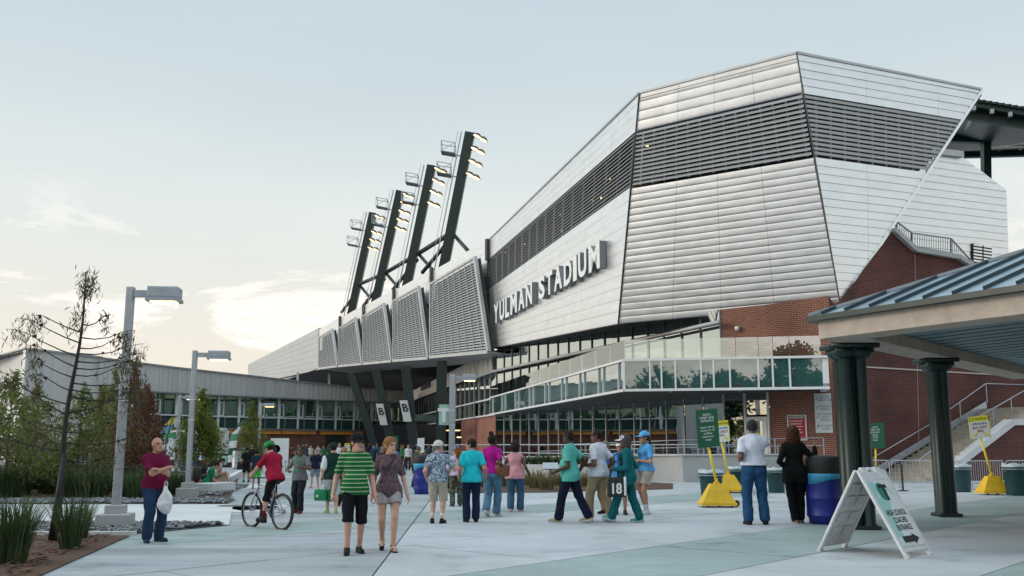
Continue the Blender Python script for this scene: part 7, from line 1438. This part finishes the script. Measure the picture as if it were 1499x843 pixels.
p, h = who(947, 753, 630); person(p, 112, 'woman in sky blue polo, blue cap and khaki shorts facing left', h - .02, 'f', 1.05, 0, 'tan', .011, shirt=(.10, .36, .70), hem=-.01, loose=1.3, trousers=stonec, cutleg=.62, shoes=(.6, .6, .62), socks=(.6, .6, .6), hair='pony', hairc=(.04, .025, .018), cap='cap', capc=(.12, .40, .72), legs=dict(L=(-.09, .04, 0), R=(.10, -.05, 0)), arms=dict(L=(-.10, .24, -.34), R=(-.02, .25, -.36), poleL=A_(-1, -.5, -.6), poleR=A_(1, -.6, -.6), fistL=.9, fistR=.9), extras=(lanyard((.05, .25, .2)),))
# pair by the blue barrel
p, h = who(1107, 768, 614)
def pouch(c): T, hh = c['T'], c['h']; mk('phone_pouch', xf(bbox(0, 0, 0, .10, .07, .15, .02), Matrix.Translation(T(.165, -.10, .025 * hh))), M['black'], c['root'], True); mk('leather_patch', xf(box(0, 0, 0, .07, .01, .035), Matrix.Translation(T(.07, -.145, .035 * hh))), mat('patch_leather', (.28, .12, .06), .7), c['root'])
person(p, 356, 'man in white polo and blue jeans talking on a phone seen from behind', h, 'm', 1.12, .025, 'brown', .0105, shirt=(.66, .69, .78), hem=.028, loose=1.7, collar=(.62, .65, .74), tr_m=cloth((.02, .075, .17), .9, .4), shoes=(.016, .014, .012), hair='short', hairc=(.03, .03, .03), turn=-12, nod=6, legs=dict(L=(-.15, .0, 0), R=(.20, .06, 0), toeR=(.3, 1, 0), toeL=(-.2, 1, 0)), arms=dict(L=(-.26, .12, -.46), R=(.16, .10, .02), poleR=A_(.9, -.1, -1.0), fistR=1.1), extras=(belt((.10, .045, .025)), pouch))
p, h = who(1167, 766, 625)
person(p, 350, 'woman in black jacket with curly brown hair leaning on the blue barrel', h, 'f', 1.06, 0, 'tan', .0105, shirt=(.007, .009, .009), sleeve='long', hem=-.115, loose=1.9, trousers=(.006, .006, .008), shoes=(.28, .15, .11), hair='curly', hairc=(.055, .022, .012), legs=dict(L=(-.02, .02, 0), R=(.08, .10, 0), toeR=(.3, 1, 0)), arms=dict(L=(-.22, .14, -.46), R=(.46, .16, -.06), poleR=A_(.5, -.2, -1), poleL=A_(-.5, -1, -.2)))
# seated group by the lamp post
q = G(304, 720); person((q[0], q[1], 0), 290, 'youth in green tee seated on the concrete block with legs stretched', 1.72, 'm', .98, 0, 'tan', .013, pelvis=(0, -.05, .34), lean=24, shirt=(.015, .17, .085), hem=-.05, loose=1.4, trousers=(.012, .014, .018), cutleg=.95, shoes=None, hair='short', hairc=(.02, .014, .010), nod=15, legs=dict(L=(-.12, .72, .0), R=(.10, .88, .0), toeL=(0, .5, .9), toeR=(0, .5, .9)), arms=dict(L=(-.16, .36, -.34), R=(.14, .40, -.36)))
q2 = G(287, 716); bp_ = thing('backpack', 'black backpack on the back of the youth in green tee', 'backpack', (q[0] - .42, q[1] - .02, .36), R(290)); mk('pack', bbox(0, 0, .26, .34, .24, .52, .09), M['black'], bp_, True); mk('pocket', bbox(0, -.13, .17, .26, .10, .24, .04), M['dkgrey'], bp_, True); mk('straps', join(tube([(-.11, .10, .48), (-.13, .30, .46), (-.14, .30, .15)], .02, 6), tube([(.11, .10, .48), (.13, .30, .46), (.14, .30, .15)], .02, 6)), M['black'], bp_, True)
q = G(318, 708); person((q[0], q[1], 0), 285, 'youth hugging bent knees seated just beyond the youth in green', 1.7, 'm', .95, 0, 'fair', .016, pelvis=(0, -.05, .34), lean=20, shirt=(.45, .38, .33), trousers=(.30, .24, .2), cutleg=.9, hair='short', hairc=(.06, .035, .02), shoes=(.15, .1, .09), legs=dict(L=(-.1, .42, 0), R=(.1, .45, 0)), arms=dict(L=(-.1, .38, -.30), R=(.1, .38, -.30)))
q = G(296, 710); person((q[0], q[1], 0), 270, 'person with light brown hair seated behind the youth in green', 1.65, 'f', .95, 0, 'fair', .018, pelvis=(0, -.05, .34), lean=15, shirt=(.05, .05, .05), trousers=(.1, .1, .1), hair='bob', hairc=(.16, .09, .04), legs=dict(L=(-.1, .42, 0), R=(.1, .45, 0)))
# standing behind the far barrel
p, h = who(606, 713, 654); person(p, 300, 'man in olive shirt bending behind the far blue barrel', h + .05, 'm', 1.05, 0, 'tan', .016, shirt=(.06, .065, .045), sleeve='half', lean=14, trousers=(.02, .02, .02), hair='buzz', hairc=(.12, .10, .09), arms=dict(L=(-.2, .35, -.35), R=(.2, .35, -.35)))
p, h = who(577, 0, 651, 40); person(p, 200, 'far woman in blue and white top behind the woman in mauve', h, 'f', 1, 0, 'tan', .02, shirt=(.10, .30, .55), hair='bob', hairc=(.10, .05, .02), trousers=(.6, .6, .6), sleeve='none')
# the distant crowd
crowd = [(382, 62, (.02, .03, .03), 'dark', 'black'), (391, 70, (.05, .10, .06), 'tan', 'dull green'), (421, 72, (.02, .02, .025), 'brown', 'black'), (449, 66, (.03, .04, .06), 'dark', 'slate'), (474, 75, (.03, .12, .06), 'tan', 'green'), (497, 58, (.66, .68, .70), 'fair', 'white'), (522, 68, (.03, .03, .035), 'brown', 'black'), (533, 80, (.20, .20, .22), 'tan', 'grey'), (547, 64, (.02, .04, .08), 'tan', 'navy'), (590, 70, (.02, .16, .09), 'tan', 'green'), (598, 64, (.62, .62, .64), 'fair', 'white'), (588, 84, (.30, .05, .05), 'brown', 'red'), (628, 66, (.05, .06, .07), 'tan', 'charcoal'), (644, 60, (.10, .13, .16), 'fair', 'steel grey'),
         (409, 84, (.12, .12, .13), 'tan', 'grey'), (437, 90, (.02, .08, .05), 'tan', 'green'), (466, 92, (.4, .4, .42), 'tan', 'pale'), (511, 88, (.02, .03, .05), 'brown', 'navy'), (284, 56, (.02, .16, .10), 'tan', 'green'), (52, 58, (.25, .05, .08), 'tan', 'red'), (62, 56, (.08, .25, .6), 'fair', 'blue'), (72, 60, (.35, .5, .65), 'fair', 'pale blue'), (82, 57, (.02, .06, .04), 'tan', 'dark green'), (95, 54, (.06, .25, .65), 'fair', 'bright blue'), (99, 60, (.5, .5, .5), 'tan', 'light grey'), (126, 66, (.015, .015, .015), 'tan', 'black'), (141, 66, (.02, .02, .025), 'tan', 'black'), (44, 62, (.5, .5, .52), 'tan', 'white'), (369, 58, (.02, .02, .02), 'tan', 'black')]
crowd += [(386, 88, (.3, .3, .32), 'tan', 'silver'), (402, 94, (.02, .02, .02), 'dark', 'black'), (428, 80, (.10, .03, .03), 'tan', 'rust'), (444, 96, (.05, .06, .08), 'tan', 'slate'), (455, 84, (.5, .5, .48), 'fair', 'cream'), (481, 98, (.02, .10, .05), 'brown', 'green'), (489, 86, (.03, .03, .03), 'tan', 'black'), (517, 96, (.18, .03, .04), 'tan', 'red'), (540, 92, (.02, .02, .03), 'dark', 'black'), (552, 86, (.05, .12, .2), 'tan', 'blue'), (561, 94, (.3, .3, .3), 'tan', 'grey'), (604, 90, (.02, .02, .03), 'tan', 'black'), (635, 84, (.03, .03, .04), 'brown', 'black')]
near = lambda x: 'behind the young trees' if x < 150 else 'near the food trailer' if x < 330 else 'behind the cyclist' if x < 430 else 'behind the navy tee man' if x < 480 else 'behind the couple' if x < 560 else 'beside the green gate sign' if x < 610 else 'under the green legs'
for i, (px, d, col, tone, cn) in enumerate(crowd):
    hh = random.uniform(1.62, 1.82); lab = f'far person in {cn} top {near(px)}'
    if any(o.get('label') == lab for o in COL.objects): lab = f'far person in {cn} top {near(px)}, {["leftmost", "middle", "rightmost"][i % 3]} of them'
    person(tuple(P(px, 650, d)[:2]), random.choice([0, 20, 90, 160, 180, 200, 270, 340]), lab, hh, random.choice('mmf'), random.uniform(.95, 1.15), 0, tone, .034, shirt=col, trousers=random.choice([(.02, .03, .06), (.03, .03, .03), (.25, .22, .16), (.06, .09, .15)]), cutleg=random.choice([None, .9]), hair=random.choice(['short', 'buzz', 'bob']), hairc=random.choice([(.02, .015, .012), (.07, .04, .02), (.2, .13, .07)]), group='distant crowd on the far plaza', legs=dict(L=(-.1, random.uniform(-.1, .15), 0), R=(.1, random.uniform(-.1, .15), 0)))
